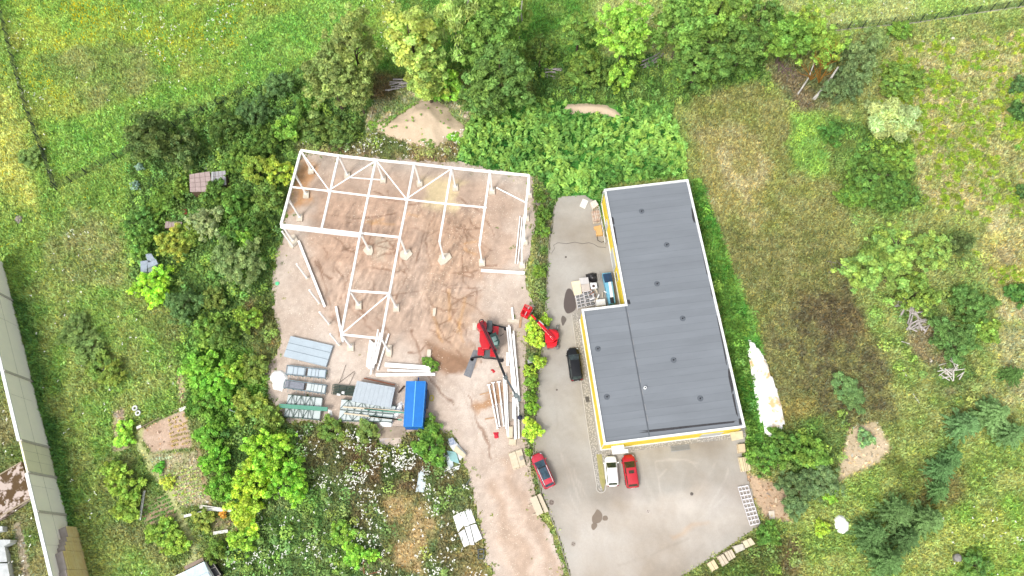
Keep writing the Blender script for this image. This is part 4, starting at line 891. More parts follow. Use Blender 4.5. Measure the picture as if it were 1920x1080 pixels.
m_ = MB(); m_.bar(q+Vector((0,0,.1)), q.lerp(r_,.3)+Vector((0,0,.1)), .3, .2); m_.build('knuckle', blk, lift)
bk = [Vector(G(*c2f(*p_), 1.6)) for p_ in ((840,22),(930,62),(868,180),(785,140))]
m_ = MB(); m_.prism([tuple(p_)[:2] for p_ in bk], 1.1, 1.2); bask = m_.build('basket', lred, lift)
m_ = MB()
for z_ in (1.5, 1.9, 2.25):
    for i in range(4): m_.bar(zz(bk[i], z_), zz(bk[(i+1) % 4], z_), .07, .07)
for i in range(4): m_.bar(zz(bk[i], 1.2), zz(bk[i], 2.25), .08, .08); h_ = bk[i].lerp(bk[(i+1) % 4], .5); m_.bar(zz(h_, 1.2), zz(h_, 2.25), .05, .05)
m_.bar(zz(bk[0].lerp(bk[3],.45),2.2), zz(bk[1].lerp(bk[2],.45),2.2), .3, .2)
m_.build('railing', lred, bask)
m_ = MB(); m_.bar(zz(bk[0].lerp(bk[1],.6),2.0), zz(bk[3].lerp(bk[2],.6),2.0), .1, .3); m_.build('control_panel', pm('panel_grey', (210,200,200)), bask)
lying(c2f(790,165), c2f(775,300), .3,.1,.12, 'rough timber plank below the red lift basket', 'timber_plank', wood, ib=False, grp=None)
slab([(989,675),(997,673),(999,680),(990,682)], 0, .4, pm('grey_box', (186,188,190)), 'grey_box', 'light grey box between the shrubs of the hedge strip', 'box')
# ------------------------------------------------------------------ cars
tyre = pm('tyre', (30,30,32), rough=.8); rimm = pm('alloy_rim', (150,152,156), metal=.6, rough=.35)
glass = pm('car_glass', (44,54,60), rough=.06, var=.15, spec=.8); lampm = pm('headlight_glass', (190,196,200), rough=.12); tailm = pm('tail_light_red', (140,14,20), rough=.2)
def car(front, rear, wd, ht, paint, label, roofglass=None, rails=False, gcol=None, plate=True, estate=True, sunroof=False):
    f_, r_ = V(*front, .7), V(*rear, .7); L_ = (f_-r_).length; c = (f_+r_)/2; ang = math.atan2(f_.y-r_.y, f_.x-r_.x)
    e = empty('parked_car', (c.x, c.y, AZ), label, 'car', 'cars parked on the asphalt', ang)
    h = L_/2; hw = wd/2; gm = gcol or glass
    S = [(-1,.62,.45,.62),(-.985,.82,.36,.84),(-.93,.9,.26,.93),(-.8,.97,.2,.97),(-.5,1,.18,.98),(0,1,.18,.97),(.3,1,.18,.96),(.52,.99,.2,.93),(.75,.94,.22,.86),(.9,.83,.26,.76),(.97,.66,.32,.66),(1,.44,.4,.56)]
    vs, fs = [], []
    prof = [(-.82,0),(-1,.16),(-1,.55),(-.97,.82),(-.86,.97),(-.45,1.0),(0,1.02)]
    prof = prof+[(-a, b) for a, b in prof[:-1][::-1]]; n = len(prof)
    for sx, sw, z0, z1 in S: vs += [(sx*h, a*hw*sw, z0+(z1-z0)*b) for a, b in prof]
    for i in range(len(S)-1): fs += [(i*n+k, (i+1)*n+k, (i+1)*n+(k+1) % n, i*n+(k+1) % n) for k in range(n)]
    fs += [tuple(range(n)), tuple(range((len(S)-1)*n, len(S)*n))[::-1]]
    m_ = MB(); m_.raw(vs, fs); body = m_.build('body', paint, e, local=True, smooth=True)
    xb0, xt0 = .56*h, .15*h; xb1, xt1 = (-.93*h, -.8*h) if estate else (-.88*h, -.62*h)
    wb, wt = hw*.9, hw*.7; zb, zt = .93, ht-.04
    c_ = [(xb0,-wb*.93,zb),(xb0,wb*.93,zb),(xb1,wb*.9,zb),(xb1,-wb*.9,zb),(xt0,-wt,zt),(xt0,wt,zt),(xt1,wt*.95,zt-.03),(xt1,-wt*.95,zt-.03)]
    K_ = [Vector(q) for q in c_]
    def pane(a, b, c2_, d, nm, sh=.06):
        ctr = (a+b+c2_+d)/4; q = [p.lerp(ctr, sh) for p in (a, b, c2_, d)]; nrm = (q[1]-q[0]).cross(q[2]-q[0]).normalized()
        if nrm.dot(ctr-Vector((0,0,zb-.3))) < 0: nrm = -nrm
        m2 = MB(); m2.raw([p+nrm*.012 for p in q]+[p-nrm*.02 for p in q], [(0,1,2,3),(7,6,5,4),(0,4,5,1),(1,5,6,2),(2,6,7,3),(3,7,4,0)]); return m2.build(nm, gm, e, local=True)
    m_ = MB(); m_.raw(K_, [(0,1,5,4),(2,3,7,6),(1,2,6,5),(3,0,4,7),(4,5,6,7),(3,2,1,0)]); m_.build('pillars', paint, e, local=True)
    pane(K_[0],K_[1],K_[5],K_[4],'windshield',.07); pane(K_[3],K_[2],K_[6],K_[7],'rear_window',.12)
    for a, b, c2_, d in ((K_[1],K_[2],K_[6],K_[5]), (K_[3],K_[0],K_[4],K_[7])):
        pane(a, a.lerp(b,.46), d.lerp(c2_,.46), d, 'side_window', .1); pane(a.lerp(b,.5), b, c2_, d.lerp(c2_,.5), 'side_window', .1)
    R_ = []                                        # crowned roof panel
    for i in range(7):
        t_ = i/6; xx = xt0+.03+(xt1-xt0-.05)*t_
        for j in range(7):
            s_ = j/6*2-1; R_.append((xx, s_*(wt+.03), zt+.015+.06*(1-s_*s_)*(1-(2*t_-1)**4)-.03*t_))
    m_ = MB(); m_.raw(R_, [(i*7+j, i*7+j+1, (i+1)*7+j+1, (i+1)*7+j) for i in range(6) for j in range(6)]); rf_ = m_.build('roof', paint, e, local=True, smooth=True)
    if roofglass:
        x0, x1 = xt0-.02, xt1*roofglass+xt0*(1-roofglass)
        m_ = MB(); m_.raw([(x0-.0,-wt*.84,zt+.062),(x0,wt*.84,zt+.062),(x1,wt*.84,zt+.072),(x1,-wt*.84,zt+.072),(x0,-wt*.84,zt+.02),(x0,wt*.84,zt+.02),(x1,wt*.84,zt+.02),(x1,-wt*.84,zt+.02)], [(0,1,2,3),(0,4,5,1),(1,5,6,2),(2,6,7,3),(3,7,4,0)]); m_.build('glass_roof', gm, rf_, local=True)
        m_ = MB(); m_.box(x0-.02, 0, zt+.06, .14, wt*1.8, .03); m_.build('roof_bar', tyre, rf_, local=True)
    if sunroof:
        m_ = MB(); m_.box(xt0-.55, 0, zt+.075, .42, wt*1.1, .012); m_.box(xt1+.5, 0, zt+.05, .05, .05, .06); m_.build('sunroof', gm, rf_, local=True)
    if rails:
        for s_ in (-1, 1): m_ = MB(); m_.tube([(xt0+.05, s_*wt*1.0, zt+.03), (xt0-.1, s_*wt*1.02, zt+.1), (xt1+.1, s_*wt*.98, zt+.08), (xt1-.02, s_*wt*.95, zt)], .035, 6); m_.build('roof_rail', pm('rail_silver', (222,224,226), metal=.3), rf_, local=True)
    for sx in (.62, -.62):
        for s_ in (-1, 1):
            m_ = MB(); m_.tube([(sx*h, s_*(hw-.24), .32), (sx*h, s_*(hw+.005), .32)], .32, 18); wh = m_.build('wheel', tyre, e, local=True)
            m_ = MB(); m_.tube([(sx*h, s_*(hw-.02), .32), (sx*h, s_*(hw+.015), .32)], .2, 12); m_.build('rim', rimm, wh, local=True)
    for s_ in (-1, 1):
        m_ = MB(); m_.box(xb0-.08, s_*(hw+.08), .98, .14, .22, .13); m_.build('mirror', paint if paint.name != 'x' else tyre, e, local=True, bevel=.03)
        m_ = MB(); m_.raw([(h*.83,s_*hw*.88,.83),(h*.93,s_*hw*.76,.75),(h*.95,s_*hw*.58,.72),(h*.88,s_*hw*.7,.8),(h*.83,s_*hw*.92,.7),(h*.93,s_*hw*.82,.64),(h*.965,s_*hw*.58,.62),(h*.88,s_*hw*.7,.72)], [(0,1,2,3),(0,4,5,1),(1,5,6,2),(2,6,7,3),(3,7,4,0)]); m_.build('headlight', lampm, e, local=True)
        m_ = MB(); m_.box(-h*.965, s_*hw*.72, .8, .12, .3, .16, s_*-.25); m_.build('tail_light', tailm, e, local=True)
    m_ = MB(); m_.box(h*1.0, 0, .46, .03, .5, .11); m_.box(-h*1.0, 0, .5, .03, .5, .11); m_.build('number_plate', whitem, e, local=True)
    m_ = MB(); m_.box(h*.99, 0, .56, .05, hw*.9, .09); m_.build('grille', tyre, e, local=True)
    return e
cred = pm('car_paint_red', (196,22,40), var=.03, rough=.25, spec=.6, coat=.6); cred2 = pm('car_paint_crimson', (200,44,66), var=.03, rough=.25, spec=.6, coat=.6)
cwh = pm('car_paint_white', (240,242,238), var=.02, rough=.25, coat=.5); cbl = pm('car_paint_black', (12,14,20), var=.1, rough=.3, spec=.4, coat=.25)
car((1004,851), (1032,914), 1.82, 1.5, cred2, 'crimson estate car with dark glass roof and silver rails at the gravel edge', roofglass=.72, rails=True, gcol=pm('blue_tinted_glass', (74,100,116), rough=.08, c2=(40,56,68), scale=2))
car((1144,855), (1149,912), 1.76, 1.48, cwh, 'white hatchback parked below the yellow front wall, left of the bright red car', gcol=pm('green_tinted_glass', (72,84,58), rough=.1, c2=(44,52,46), scale=2))
car((1177,852), (1187,915), 1.84, 1.52, cred, 'bright red car with small sunroof parked right of the white hatchback', gcol=pm('olive_tinted_glass', (84,76,52), rough=.1, c2=(50,44,40), scale=2), sunroof=True)
car((1073,652), (1082,714), 1.88, 1.55, cbl, 'glossy black car parked along the yellow side wall', gcol=pm('dark_car_glass', (70,88,90), rough=.05, c2=(24,28,34), scale=1.6), sunroof=False)

# ------------------------------------------------------------------ picnic table, pallets, frames
bw_ = pm('bleached_plank', (216,202,178), var=.08, scale=3, rough=.85)
tb = [S7(0,0)]
q4 = lambda u, v: (980+u/6.75, 830+v/6.75)
pt = empty('picnic_table', tuple(G(*q4(175,795)[:2])), 'bleached wooden picnic table with one bench at the asphalt edge', 'picnic table')
m_ = MB(); m_.pxprism([q4(88,708),q4(172,668),q4(262,888),q4(185,930)], .7, .76); m_.build('table_top', bw_, pt)
m_ = MB(); m_.pxprism([q4(182,662),q4(226,642),q4(328,868),q4(280,890)], .42, .47); m_.build('bench', bw_, pt)
m_ = MB(); m_.pxprism([q4(70,800),q4(84,793),q4(90,806),q4(76,812)], .42, .47); m_.build('bench_stub', bw_, pt)
for s_ in ((115,785,250,740), (165,905,300,850)):
    m_ = MB(); a, b = q4(s_[0]-50, s_[1]+14), q4(s_[2], s_[3]); m_.bar(tuple(G(*a, .36)), tuple(G(*b, .36)), .08, .1); m_.bar(tuple(G(*q4(s_[0]-20,s_[1]+10), .02)), tuple(G(*q4(s_[0]+20,s_[1]-10), .68)), .08, .08); m_.bar(tuple(G(*q4(s_[2]+5,s_[3]), .02)), tuple(G(*q4(s_[2]-70,s_[3]+20), .68)), .08, .08); m_.build('trestle', bw_, pt)
q5 = lambda u, v: (1300+u/3.857, 800+v/3.857)
tile = pm('stone_slab', (226,204,168), c2=(210,186,150), scale=2); beig = pm('beige_block', (220,206,184), c2=(198,184,160), scale=2)
pallet([q5(312,128),q5(368,122),q5(375,190),q5(318,195)], 0, 'pallet of tan slabs just below the building corner', 'pallets at the right edge of the asphalt', 5, pale, (.55, tile))
pallet([q5(392,165),q5(472,162),q5(470,238),q5(390,242)], 0, 'pallet of splayed beige boards half in the bushes', 'pallets at the right edge of the asphalt', 5, pale, (.45, beig))
pallet([q5(320,222),q5(396,215),q5(415,318),q5(342,330)], 0, 'biggest pallet of beige slatted boards at the right edge of the asphalt', 'pallets at the right edge of the asphalt', 5, pale, (.5, pm('cream_board', (232,216,176), c2=(216,198,156), scale=2), (.3,.5,.7)))
pallet([q5(90,990),q5(145,955),q5(185,1022),q5(130,1055)], 0, 'lowest pallet of the row along the bottom right kerb, with cream planks', 'pallets along the bottom right kerb', 5, pale, (.35, pm('cream_board', (0,0,0)), (.5,)))
pallet([q5(165,940),q5(210,915),q5(255,985),q5(205,1018)], 0, 'second pallet up the bottom right kerb, covered in square slabs', 'pallets along the bottom right kerb', 5, pale, (.5, beig, (.5,)))
pallet([q5(212,910),q5(270,882),q5(303,945),q5(248,978)], 0, 'third pallet up the bottom right kerb, with three stacks of slabs', 'pallets along the bottom right kerb', 5, pale, (.65, beig, (.33,.66)))
pallet([q5(275,865),q5(352,842),q5(375,888),q5(300,920)], 0, 'pallet of greyish slabs fourth up the bottom right kerb', 'pallets along the bottom right kerb', 5, pale, (.5, pm('greyish_slab', (206,200,186))))
pallet([q5(342,830),q5(410,800),q5(445,850),q5(368,885)], 0, 'topmost pallet of the row along the bottom right kerb', 'pallets along the bottom right kerb', 5, pale, (.6, pm('cream_slab', (222,210,180)), (.5,)))
e = empty('lattice_frame_stack', tuple(G(*q5(400,570))), 'stack of white lattice frames lying on the right edge of the asphalt', 'frame stack')
A, B, C_, D = [Vector(G(*q5(*p), .35)) for p in ((322,437),(394,424),(480,695),(410,712))]
for lv in range(3):
    m_ = MB(); o_ = Vector((0,0,-lv*.13)); sh = Vector((lv*.06, -lv*.04, 0))
    for s_ in (0, .32, .66, 1): m_.bar(A.lerp(B, s_)+o_+sh, D.lerp(C_, s_)+o_+sh, .05, .06)
    for s_ in np.linspace(0, 1, 10): m_.bar(A.lerp(D, s_)+o_+sh, B.lerp(C_, s_)+o_+sh, .05, .05)
    m_.build('frame', pm('white_lacquer', (230,226,228)), e)
slab([q5(545,610),q5(585,606),q5(590,670),q5(552,668)], .0, .3, conc, 'stone_slab', 'upright pale stone slab on the orange soil below the lattice frames', 'stone')
slab([q5(526,812),q5(562,803),q5(566,832),q5(535,838)], .1, .5, pm('grey_white_box', (206,208,212)), 'small_box', 'small whitish box in the grass right of the pallet row', 'box')
slab([q5(592,512),q5(606,520),q5(604,552),q5(586,548)], .0, .25, pm('tan_rock', (216,196,166)), 'rock', 'tan rock on the orange soil patch', 'rock')

# ------------------------------------------------------------------ junk by the building
q3 = lambda u, v: (1040+u/4.154, 340+v/4.154)
slab([q3(220,135),q3(263,152),q3(235,212),q3(194,192)], .05, .15, pm('white_sheet_board', (234,230,220)), 'white_board', 'square white board lying at the top end of the lane', 'board')
pallet([q3(272,172),q3(318,150),q3(345,195),q3(295,230)], AZ, 'pallet with white boards, nearest the top corner of the building', 'stacks against the upper yellow wall', 4, pale, (.5, pm('whiteish_board', (226,216,206))))
pallet([q3(282,238),q3(345,228),q3(358,320),q3(300,330)], AZ, 'pallet with a rusty-marked wire-bound load against the upper yellow wall', 'stacks against the upper yellow wall', 5, pale, (.5, pm('stained_load', (214,204,194), c2=(178,132,104), scale=2), (.2,.5,.8)))
slab([q3(305,352),q3(362,340),q3(375,418),q3(325,420),q3(322,375),q3(308,368)], .05, .5, pm('orange_chipboard', (226,180,118), c2=(210,166,106), scale=5), 'chipboard', 'orange chipboard with a notched corner against the yellow wall', 'board')
m_ = MB(); m_.tube([tuple(G(*q3(*p), .15)) for p in ((330,430),(335,460),(365,475),(385,468))], .04, 6); single(m_, 'cable', blk, 'dark cable loop below the chipboard', 'cable')
m_ = MB(); m_.bar(tuple(G(*q3(345,195), .9)), tuple(G(*q3(392,475), .9)), .06, .06)
for s_ in np.linspace(0, 1, 6): p = Vector(G(*q3(345,195), .9)).lerp(Vector(G(*q3(392,475), .9)), s_); m_.bar(p, zz(p, .06), .06, .06)
single(m_, 'metal_railing', whitem, 'low pale metal railing along the upper yellow wall', 'railing')
JG = 'junk heap beside the building'
def crate(px, h, mat, label, name='crate', cat='crate', lid=True):
    z1 = AZ+h; c = np.mean([G(a, b, z1)[:2] for a, b in px], 0); e = empty(name, (c[0], c[1], AZ), label, cat); P_ = [Vector(G(a, b, z1)) for a, b in px]
    ctr = sum(P_, Vector())/4; m_ = MB(); m_.prism([tuple(p)[:2] for p in P_], AZ, z1-.06); m_.build('box', mat, e)
    m_ = MB(); m_.prism([tuple(p+(p-ctr)*.06)[:2] for p in P_], z1-.06, z1); m_.build('lid', mat, e); return e
crate([q3(132,785),q3(195,775),q3(210,875),q3(155,885)], .5, pm('cream_crate', (244,228,192)), 'cream flat crate at the upper left corner of the junk heap')
crate([q3(192,755),q3(258,748),q3(268,795),q3(205,805)], .8, pm('light_grey_crate', (208,204,202)), 'pale grey box at the top of the junk heap')
crate([q3(205,805),q3(268,798),q3(275,850),q3(215,858)], .8, pm('grey_beige_crate', (206,194,184)), 'beige-grey box just below the pale grey box')
crumple([q3(245,722),q3(290,708),q3(325,712),q3(332,770),q3(300,778),q3(262,765)], .05, .9, pm('black_bin_bag', (40,38,40), rough=.3), 'black plastic sacks at the top of the junk heap', 'black_sack', 'sack', 8)
e = empty('white_appliance', tuple(G(*q3(302,812))), 'white appliance with a dark round opening in the middle of the junk heap', 'appliance')
m_ = MB(); m_.pxprism([q3(275,790),q3(325,788),q3(333,830),q3(285,840)], .05, .9); m_.build('casing', whitem, e, bevel=.03); g = Vector(G(*q3(303,815), .92)); m_ = MB(); m_.cyl(g.x, g.y, .9, .925, .22, 16); m_.build('opening', pm('burnt_hole', (80,60,52)), e)
e = empty('blue_machine', tuple(G(*q3(430,850))), 'light blue machine with dark blue panel and white tray beside the yellow wall', 'machine')
m_ = MB(); m_.pxprism([q3(372,715),q3(438,708),q3(475,945),q3(425,955)], .1, 1.2); m_.build('housing', pm('sky_blue', (120,186,214)), e, bevel=.04)
m_ = MB(); m_.pxprism([q3(376,722),q3(440,712),q3(452,775),q3(392,785)], 1.2, 1.5); dp = m_.build('dark_panel', pm('navy_panel', (28,62,96)), e, bevel=.03)
m_ = MB()
for s_ in (.33, .66): m_.bar(tuple(Vector(G(*q3(376,722),1.51)).lerp(Vector(G(*q3(440,712),1.51)), s_)), tuple(Vector(G(*q3(392,785),1.51)).lerp(Vector(G(*q3(452,775),1.51)), s_)), .03, .02)
m_.build('cell_line', blk, dp)
m_ = MB(); m_.pxprism([q3(418,785),q3(438,780),q3(458,905),q3(436,910)], 1.2, 1.3); m_.build('white_tray', whitem, e)
m_ = MB(); m_.pxprism([q3(430,905),q3(458,900),q3(464,945),q3(436,948)], 1.2, 1.32); m_.build('black_box', blk, e)
for k, (pp, la) in enumerate((([q3(162,890),q3(222,875),q3(238,972),q3(180,988)], 'left white wire rack in the junk heap'), ([q3(225,862),q3(285,850),q3(320,960),q3(248,975)], 'right white wire rack in the junk heap'))):
    e = empty('wire_rack', tuple(G(*pp[0])), la, 'rack', 'white wire racks in the junk heap'); A, B, C_, D = [Vector(G(*p, .95)) for p in pp]
    m_ = MB()
    for s_ in (0, .5, 1): m_.bar(A.lerp(B, s_), D.lerp(C_, s_), .06, .06)
    for s_ in (0, .25, .5, .75, 1): m_.bar(A.lerp(D, s_), B.lerp(C_, s_), .06, .06)
    for p in (A, B, C_, D): m_.bar(p, zz(p, AZ), .06, .06)
    m_.build('frame', pm('white_lacquer', (0,0,0)), e); m_ = MB()
    for i in range(4):
        for j in range(2):
            a = A.lerp(B, j/2+.08).lerp(D.lerp(C_, j/2+.08), i/4+.06); b = A.lerp(B, j/2+.42).lerp(D.lerp(C_, j/2+.42), i/4+.06); c2_ = A.lerp(B, j/2+.42).lerp(D.lerp(C_, j/2+.42), i/4+.17); d = A.lerp(B, j/2+.08).lerp(D.lerp(C_, j/2+.08), i/4+.17)
            m_.prism([tuple(p)[:2] for p in (a, b, c2_, d)], .3, .8)
    m_.build('shelf', pm('rack_grey', (128,130,132)), e)
slab([q3(320,922),q3(392,915),q3(398,962),q3(325,968)], .05, .9, pm('white_lid', (236,234,230)), 'white_box', 'white box against the step of the building, bottom of the junk heap', 'box')
random.seed(21)
for k in range(14):
    u, v = 295+random.random()*95, 815+random.random()*95; a = random.random()*3.1
    lying(q3(u, v), q3(u+math.cos(a)*42, v+math.sin(a)*42), .1+.1*random.random(), .05, .5+random.random()*.5, 'scrap of pale moulding tangled in the middle of the junk heap', 'scrap_strip', random.choice([whitem, pm('greyscrap', (0,0,0)), pm('beige_block', (0,0,0)), rust]), ib=False, grp='scrap strips in the junk heap')
for k, (a, b) in enumerate((((352,700),(362,780)), ((340,720),(348,770)))): lying(q3(*a), q3(*b), .06,.06,.8, 'thin tube leaning between the black sacks and the blue machine', 'metal_tube', pm('tube_grey', (130,126,124)), ib=False, grp='tubes leaning by the blue machine')

# ------------------------------------------------------------------ material left on the flower field
q6 = lambda u, v: (480+u/4, 810+v/4)
e = empty('white_panel_stack', tuple(G(*q6(1585,720))), 'stack of bright white sandwich panels lying by the dirt track', 'panel stack')
cells = [([1475,632],[1525,600],[1560,700],[1515,755]), ([1525,600],[1562,590],[1605,700],[1562,712]), ([1565,585],[1612,575],[1650,680],[1602,695]), ([1515,755],[1562,725],[1605,845],[1560,868]), ([1564,712],[1603,700],[1640,850],[1608,850]), ([1605,697],[1650,685],[1700,800],[1640,835])]
for i, q in enumerate(cells):
    _c = np.mean(q, 0); q = [list(_c+(np.array(p)-_c)*.95) for p in q]; m_ = MB(); m_.pxprism([q6(*p) for p in q], .02, .5-.05*(i % 3)); m_.build('panel', pm('bright_white_panel', (226,228,228), var=.02), e, bevel=.02)
slab([q6(1222,282),q6(1272,278),q6(1278,350),q6(1258,452),q6(1196,448),q6(1212,370)], .05, .2, pm('pale_blue_sheet', (208,220,226)), 'white_sheet', 'pale corrugated sheet half hidden among white flowers', 'sheet')
e = empty('junk_sheets', tuple(G(*q6(1500,180))), 'jumble of white and blue-tinted sheets beside the dark bush', 'sheet pile')
for *q, z, m in (([1432,75],[1470,38],[1575,160],[1530,215],.1,whitem), ([1440,50],[1480,45],[1500,90],[1455,100],.5,pm('blue_label_board', (62,98,150), c2=(220,226,232), scale=4)), ([1430,140],[1500,150],[1525,240],[1460,215],.35,pm('teal_sheet', (150,196,196))), ([1400,290],[1530,250],[1520,280],[1430,310],.15,whitem), ([1420,180],[1470,150],[1480,250],[1450,290],.3,pm('pale_blue_sheet', (0,0,0))), ([1500,100],[1575,170],[1560,195],[1480,140],.6,pm('cream_slab', (0,0,0)))):
    m_ = MB(); m_.pxprism([q6(*p) for p in q], z, z+.12); m_.build('sheet', m, e)
e = empty('grey_trolley', tuple(G(*q6(1688,915))), 'small grey trolley frame at the dirt track below the white panels', 'trolley'); m_ = MB(); A, B, C_, D = [Vector(G(*q6(*p), .35)) for p in ((1665,880),(1708,880),(1708,950),(1668,950))]
for p, q in ((A,B),(B,C_),(C_,D),(D,A),(A.lerp(D,.5),B.lerp(C_,.5))): m_.bar(p, q, .12, .1)
m_.build('frame', gry, e)
for p in (A, B, C_, D): m_ = MB(); m_.tube([(p.x-.06,p.y,.15),(p.x+.06,p.y,.15)], .15, 10); m_.build('wheel', dark, e)
for k, (a, b) in enumerate((((1560,420),(1608,350)), ((1535,440),(1558,500)))): lying(q6(*a), q6(*b), .12,.1,.3, ['long bent grey tube in the flowers by the track','short bent grey tube in the flowers by the track'][k], 'bent_tube', gry, ib=False, grp=None)
m_ = MB(); P = [(800,900),(812,1070),(945,1045)]
for a, b in zip(P[:-1], P[1:]): m_.bar(tuple(G(*q6(*a), .4)), tuple(G(*q6(*b), .4)), .16, .2)
single(m_, 'rusty_corner_frame', rust, 'rusty L-shaped angle frame round the rubble at the bottom edge', 'frame')
rk = pm('pale_rock', (220,200,186), c2=(196,176,160), scale=2, bump=.4)
def rock(px, r, label, mat=rk, grp=None, sd=0, name='rock', flat=.6):
    g = V(*px, 0); rr_ = random.Random(sd); bm_v = []; n = 8
    m_ = MB(); rings = []
    for i, (s_, z_) in enumerate(((.9,0),(1.,.35),(.75,.8),(.3,1.))): rings.append([(g.x+r*s_*math.cos(2*math.pi*k/n)*(.8+.4*rr_.random()), g.y+r*s_*math.sin(2*math.pi*k/n)*(.8+.4*rr_.random()), z_*r*flat*(.8+.4*rr_.random())) for k in range(n)])
    vs = sum(rings, []); fs = [(i*n+k, i*n+(k+1) % n, (i+1)*n+(k+1) % n, (i+1)*n+k) for i in range(3) for k in range(n)]+[tuple(range(3*n, 4*n)), tuple(range(n))[::-1]]
    m_.raw(vs, fs); return single(m_, name, mat, label, name.replace('_', ' '), grp)
for k, (u, v, r, la) in enumerate(((822,955,.45,'tall pale boulder inside the rusty angle frame'),(860,1010,.6,'broad pale boulder inside the rusty angle frame'),(960,995,.45,'pinkish boulder right of the rusty angle frame'),(790,1030,.5,'pale boulder left of the rusty angle frame'),(975,1060,.5,'greenish boulder at the bottom edge by the rusty frame'),(900,1015,.4,'small boulder between the two larger ones in the rusty frame'))):
    rock(q6(u, v), r, la, sd=k)
lying(q6(885,905), q6(950,980), .12,.1,.4, 'pale plank behind the boulders at the bottom edge', 'plank', wood, ib=False, grp=None)

# ------------------------------------------------------------------ tall concrete wall at the left
WH = 6.6; wall_top = [(-16,615),(0,695),(29,810),(47,890),(67,958),(92,1068),(110,1150)]
tops = [V(*p, WH) for p in wall_top]; base = tops
pc = pm('precast_concrete', (255,247,234), c2=(246,240,228), scale=.5, rough=.9, var=.05); pc2 = pm('greenish_concrete', (250,244,214), c2=(240,234,206), scale=.7, rough=.9)
A0 = V(-16, 615, WH); A1 = V(112, 1155, WH); dW = (A1-A0); dW.z = 0; LW = dW.length; dW.normalize(); nW = Vector((-dW.y, dW.x, 0))
if nW.x < 0: nW = -nW
wl = empty('concrete_wall', (A0.x, A0.y, 0), 'tall pale concrete panel wall with white coping running down the left edge', 'wall')
cuts = []
for p in ((-30,560),(5,696),(32,828),(47,888),(68,960),(112,1155)):
    g = V(*p, WH); cuts.append((g-A0).dot(dW))
Wst = -14.0; cuts = [Wst, -7]+cuts[1:]
for i in range(len(cuts)-1):
    a = A0+dW*(cuts[i]+.03); b = A0+dW*(cuts[i+1]-.03)
    mt = pc2 if i == 3 else pc
    m_ = MB(); m_.prism([tuple(q)[:2] for q in (a, b, b+nW*.25, a+nW*.25)], -.3, WH-.12); pn = m_.build('panel', mt, wl)
    m_ = MB(); q = cuts[i+1]; c0 = A0+dW*(q-.14); c1 = A0+dW*(q+.14); m_.prism([tuple(z)[:2] for z in (c0, c1, c1+nW*.42, c0+nW*.42)], -.3, WH-.02); m_.build('pilaster', pm('pilaster_stone', (212,204,194)), wl)
    m_ = MB(); mid = a.lerp(b, .5)+nW*.26; m_.bar(zz(a+nW*.252, 3.4), zz(b+nW*.252, 3.4), .012, .03)
    for s_ in ((.33,) if i != 3 else (.3, .6)): p = a.lerp(b, s_)+nW*.253; m_.bar(zz(p, .5 if i % 2 else 1.5), zz(p, WH-.2), .03, .012)
    m_.build('joint', pm('panel_joint', (120,112,108)), pn)
    if i != 3: m_ = MB(); m_.prism([tuple(z)[:2] for z in (a-nW*.12, b-nW*.12, b+nW*.3, a+nW*.3)], WH-.12, WH+.1); m_.build('coping', whitem, wl)
# stepped stacks of boards leaning by the wall
ysh = pm('yellow_timber', (250,232,176), c2=(236,204,136), scale=.6, rough=.85); gend = pm('grey_end', (176,166,158))
yst = [(112,992,2.8),(113,1012,3.3),(109,1022,3.8),(103,1031,4.2),(98,1042,4.9),(100,1080,5.1)]
e0 = None
for k, (a, b, h_) in enumerate(yst):
    g = V(a, b, h_); s_ = (g-A0).dot(dW); nx = V(*yst[k+1][:2], yst[k+1][2]) if k < 5 else None
    s1 = (nx-A0).dot(dW)-.04 if nx else s_+4.5
    if s1 < s_+.5: s1 = s_+.9
    e = empty('board_stack', tuple(A0+dW*s_+nW*.6)[:2]+(0,), ['lowest stack of yellow boards, first of the stepped row by the concrete wall','second stepped stack of yellow boards by the concrete wall','third stepped stack of yellow boards by the concrete wall','fourth stepped stack of yellow boards by the concrete wall','fifth stepped stack of yellow boards, tall, by the concrete wall','tallest and longest stack of yellow boards at the bottom left edge'][k], 'board stack', 'stepped stacks of yellow boards by the wall')
    m_ = MB(); p0, p1 = A0+dW*s_, A0+dW*s1
    for j in range(12):
        o_ = random.uniform(0, .05); m_.prism([tuple(z)[:2] for z in (p0+nW*.3, p1+nW*.3, p1+nW*(1.25+o_), p0+nW*(1.25+o_))], -.1 if j == 0 else h_*j/12, h_*(j+.93)/12)
    m_.build('boards', ysh, e); m_ = MB(); m_.prism([tuple(z)[:2] for z in (p0+nW*.3, p1+nW*.3, p1+nW*1.2, p0+nW*1.2)], h_, h_+.1); m_.build('cover', gend, e)
# things behind the wall
q8 = lambda u, v: (u/4.5, 840+v/4.5)
m_ = MB(); m_.pxprism([(-60,928),q8(0,232),q8(182,118),q8(262,420),q8(130,510),q8(0,602),(-60,1000)], .2, 1.1); single(m_, 'mossy_slab_roof', (lambda m__: ([setattr(n_.inputs[1], 'default_value', .5) or setattr(n_.inputs[2], 'default_value', .56) for n_ in m__.node_tree.nodes if n_.type == 'MAP_RANGE'], m__)[1])(pm('mossy_roof', (92,72,46), c2=(196,180,172), scale=.9, rough=.95, bump=.3)), 'low brown mossy flat roof behind the concrete wall', 'roof')
m_ = MB(); m_.bar(tuple(G(-60,1004,1.15)), tuple(G(*q8(262,424),1.15)), .14, .14); m_.bar(tuple(G(-60,925,1.15)), tuple(G(*q8(182,116),1.15)), .14, .14); single(m_, 'roof_edging', pm('beige_edge', (170,156,132)), 'pale edging strips along the mossy roof', 'edging')
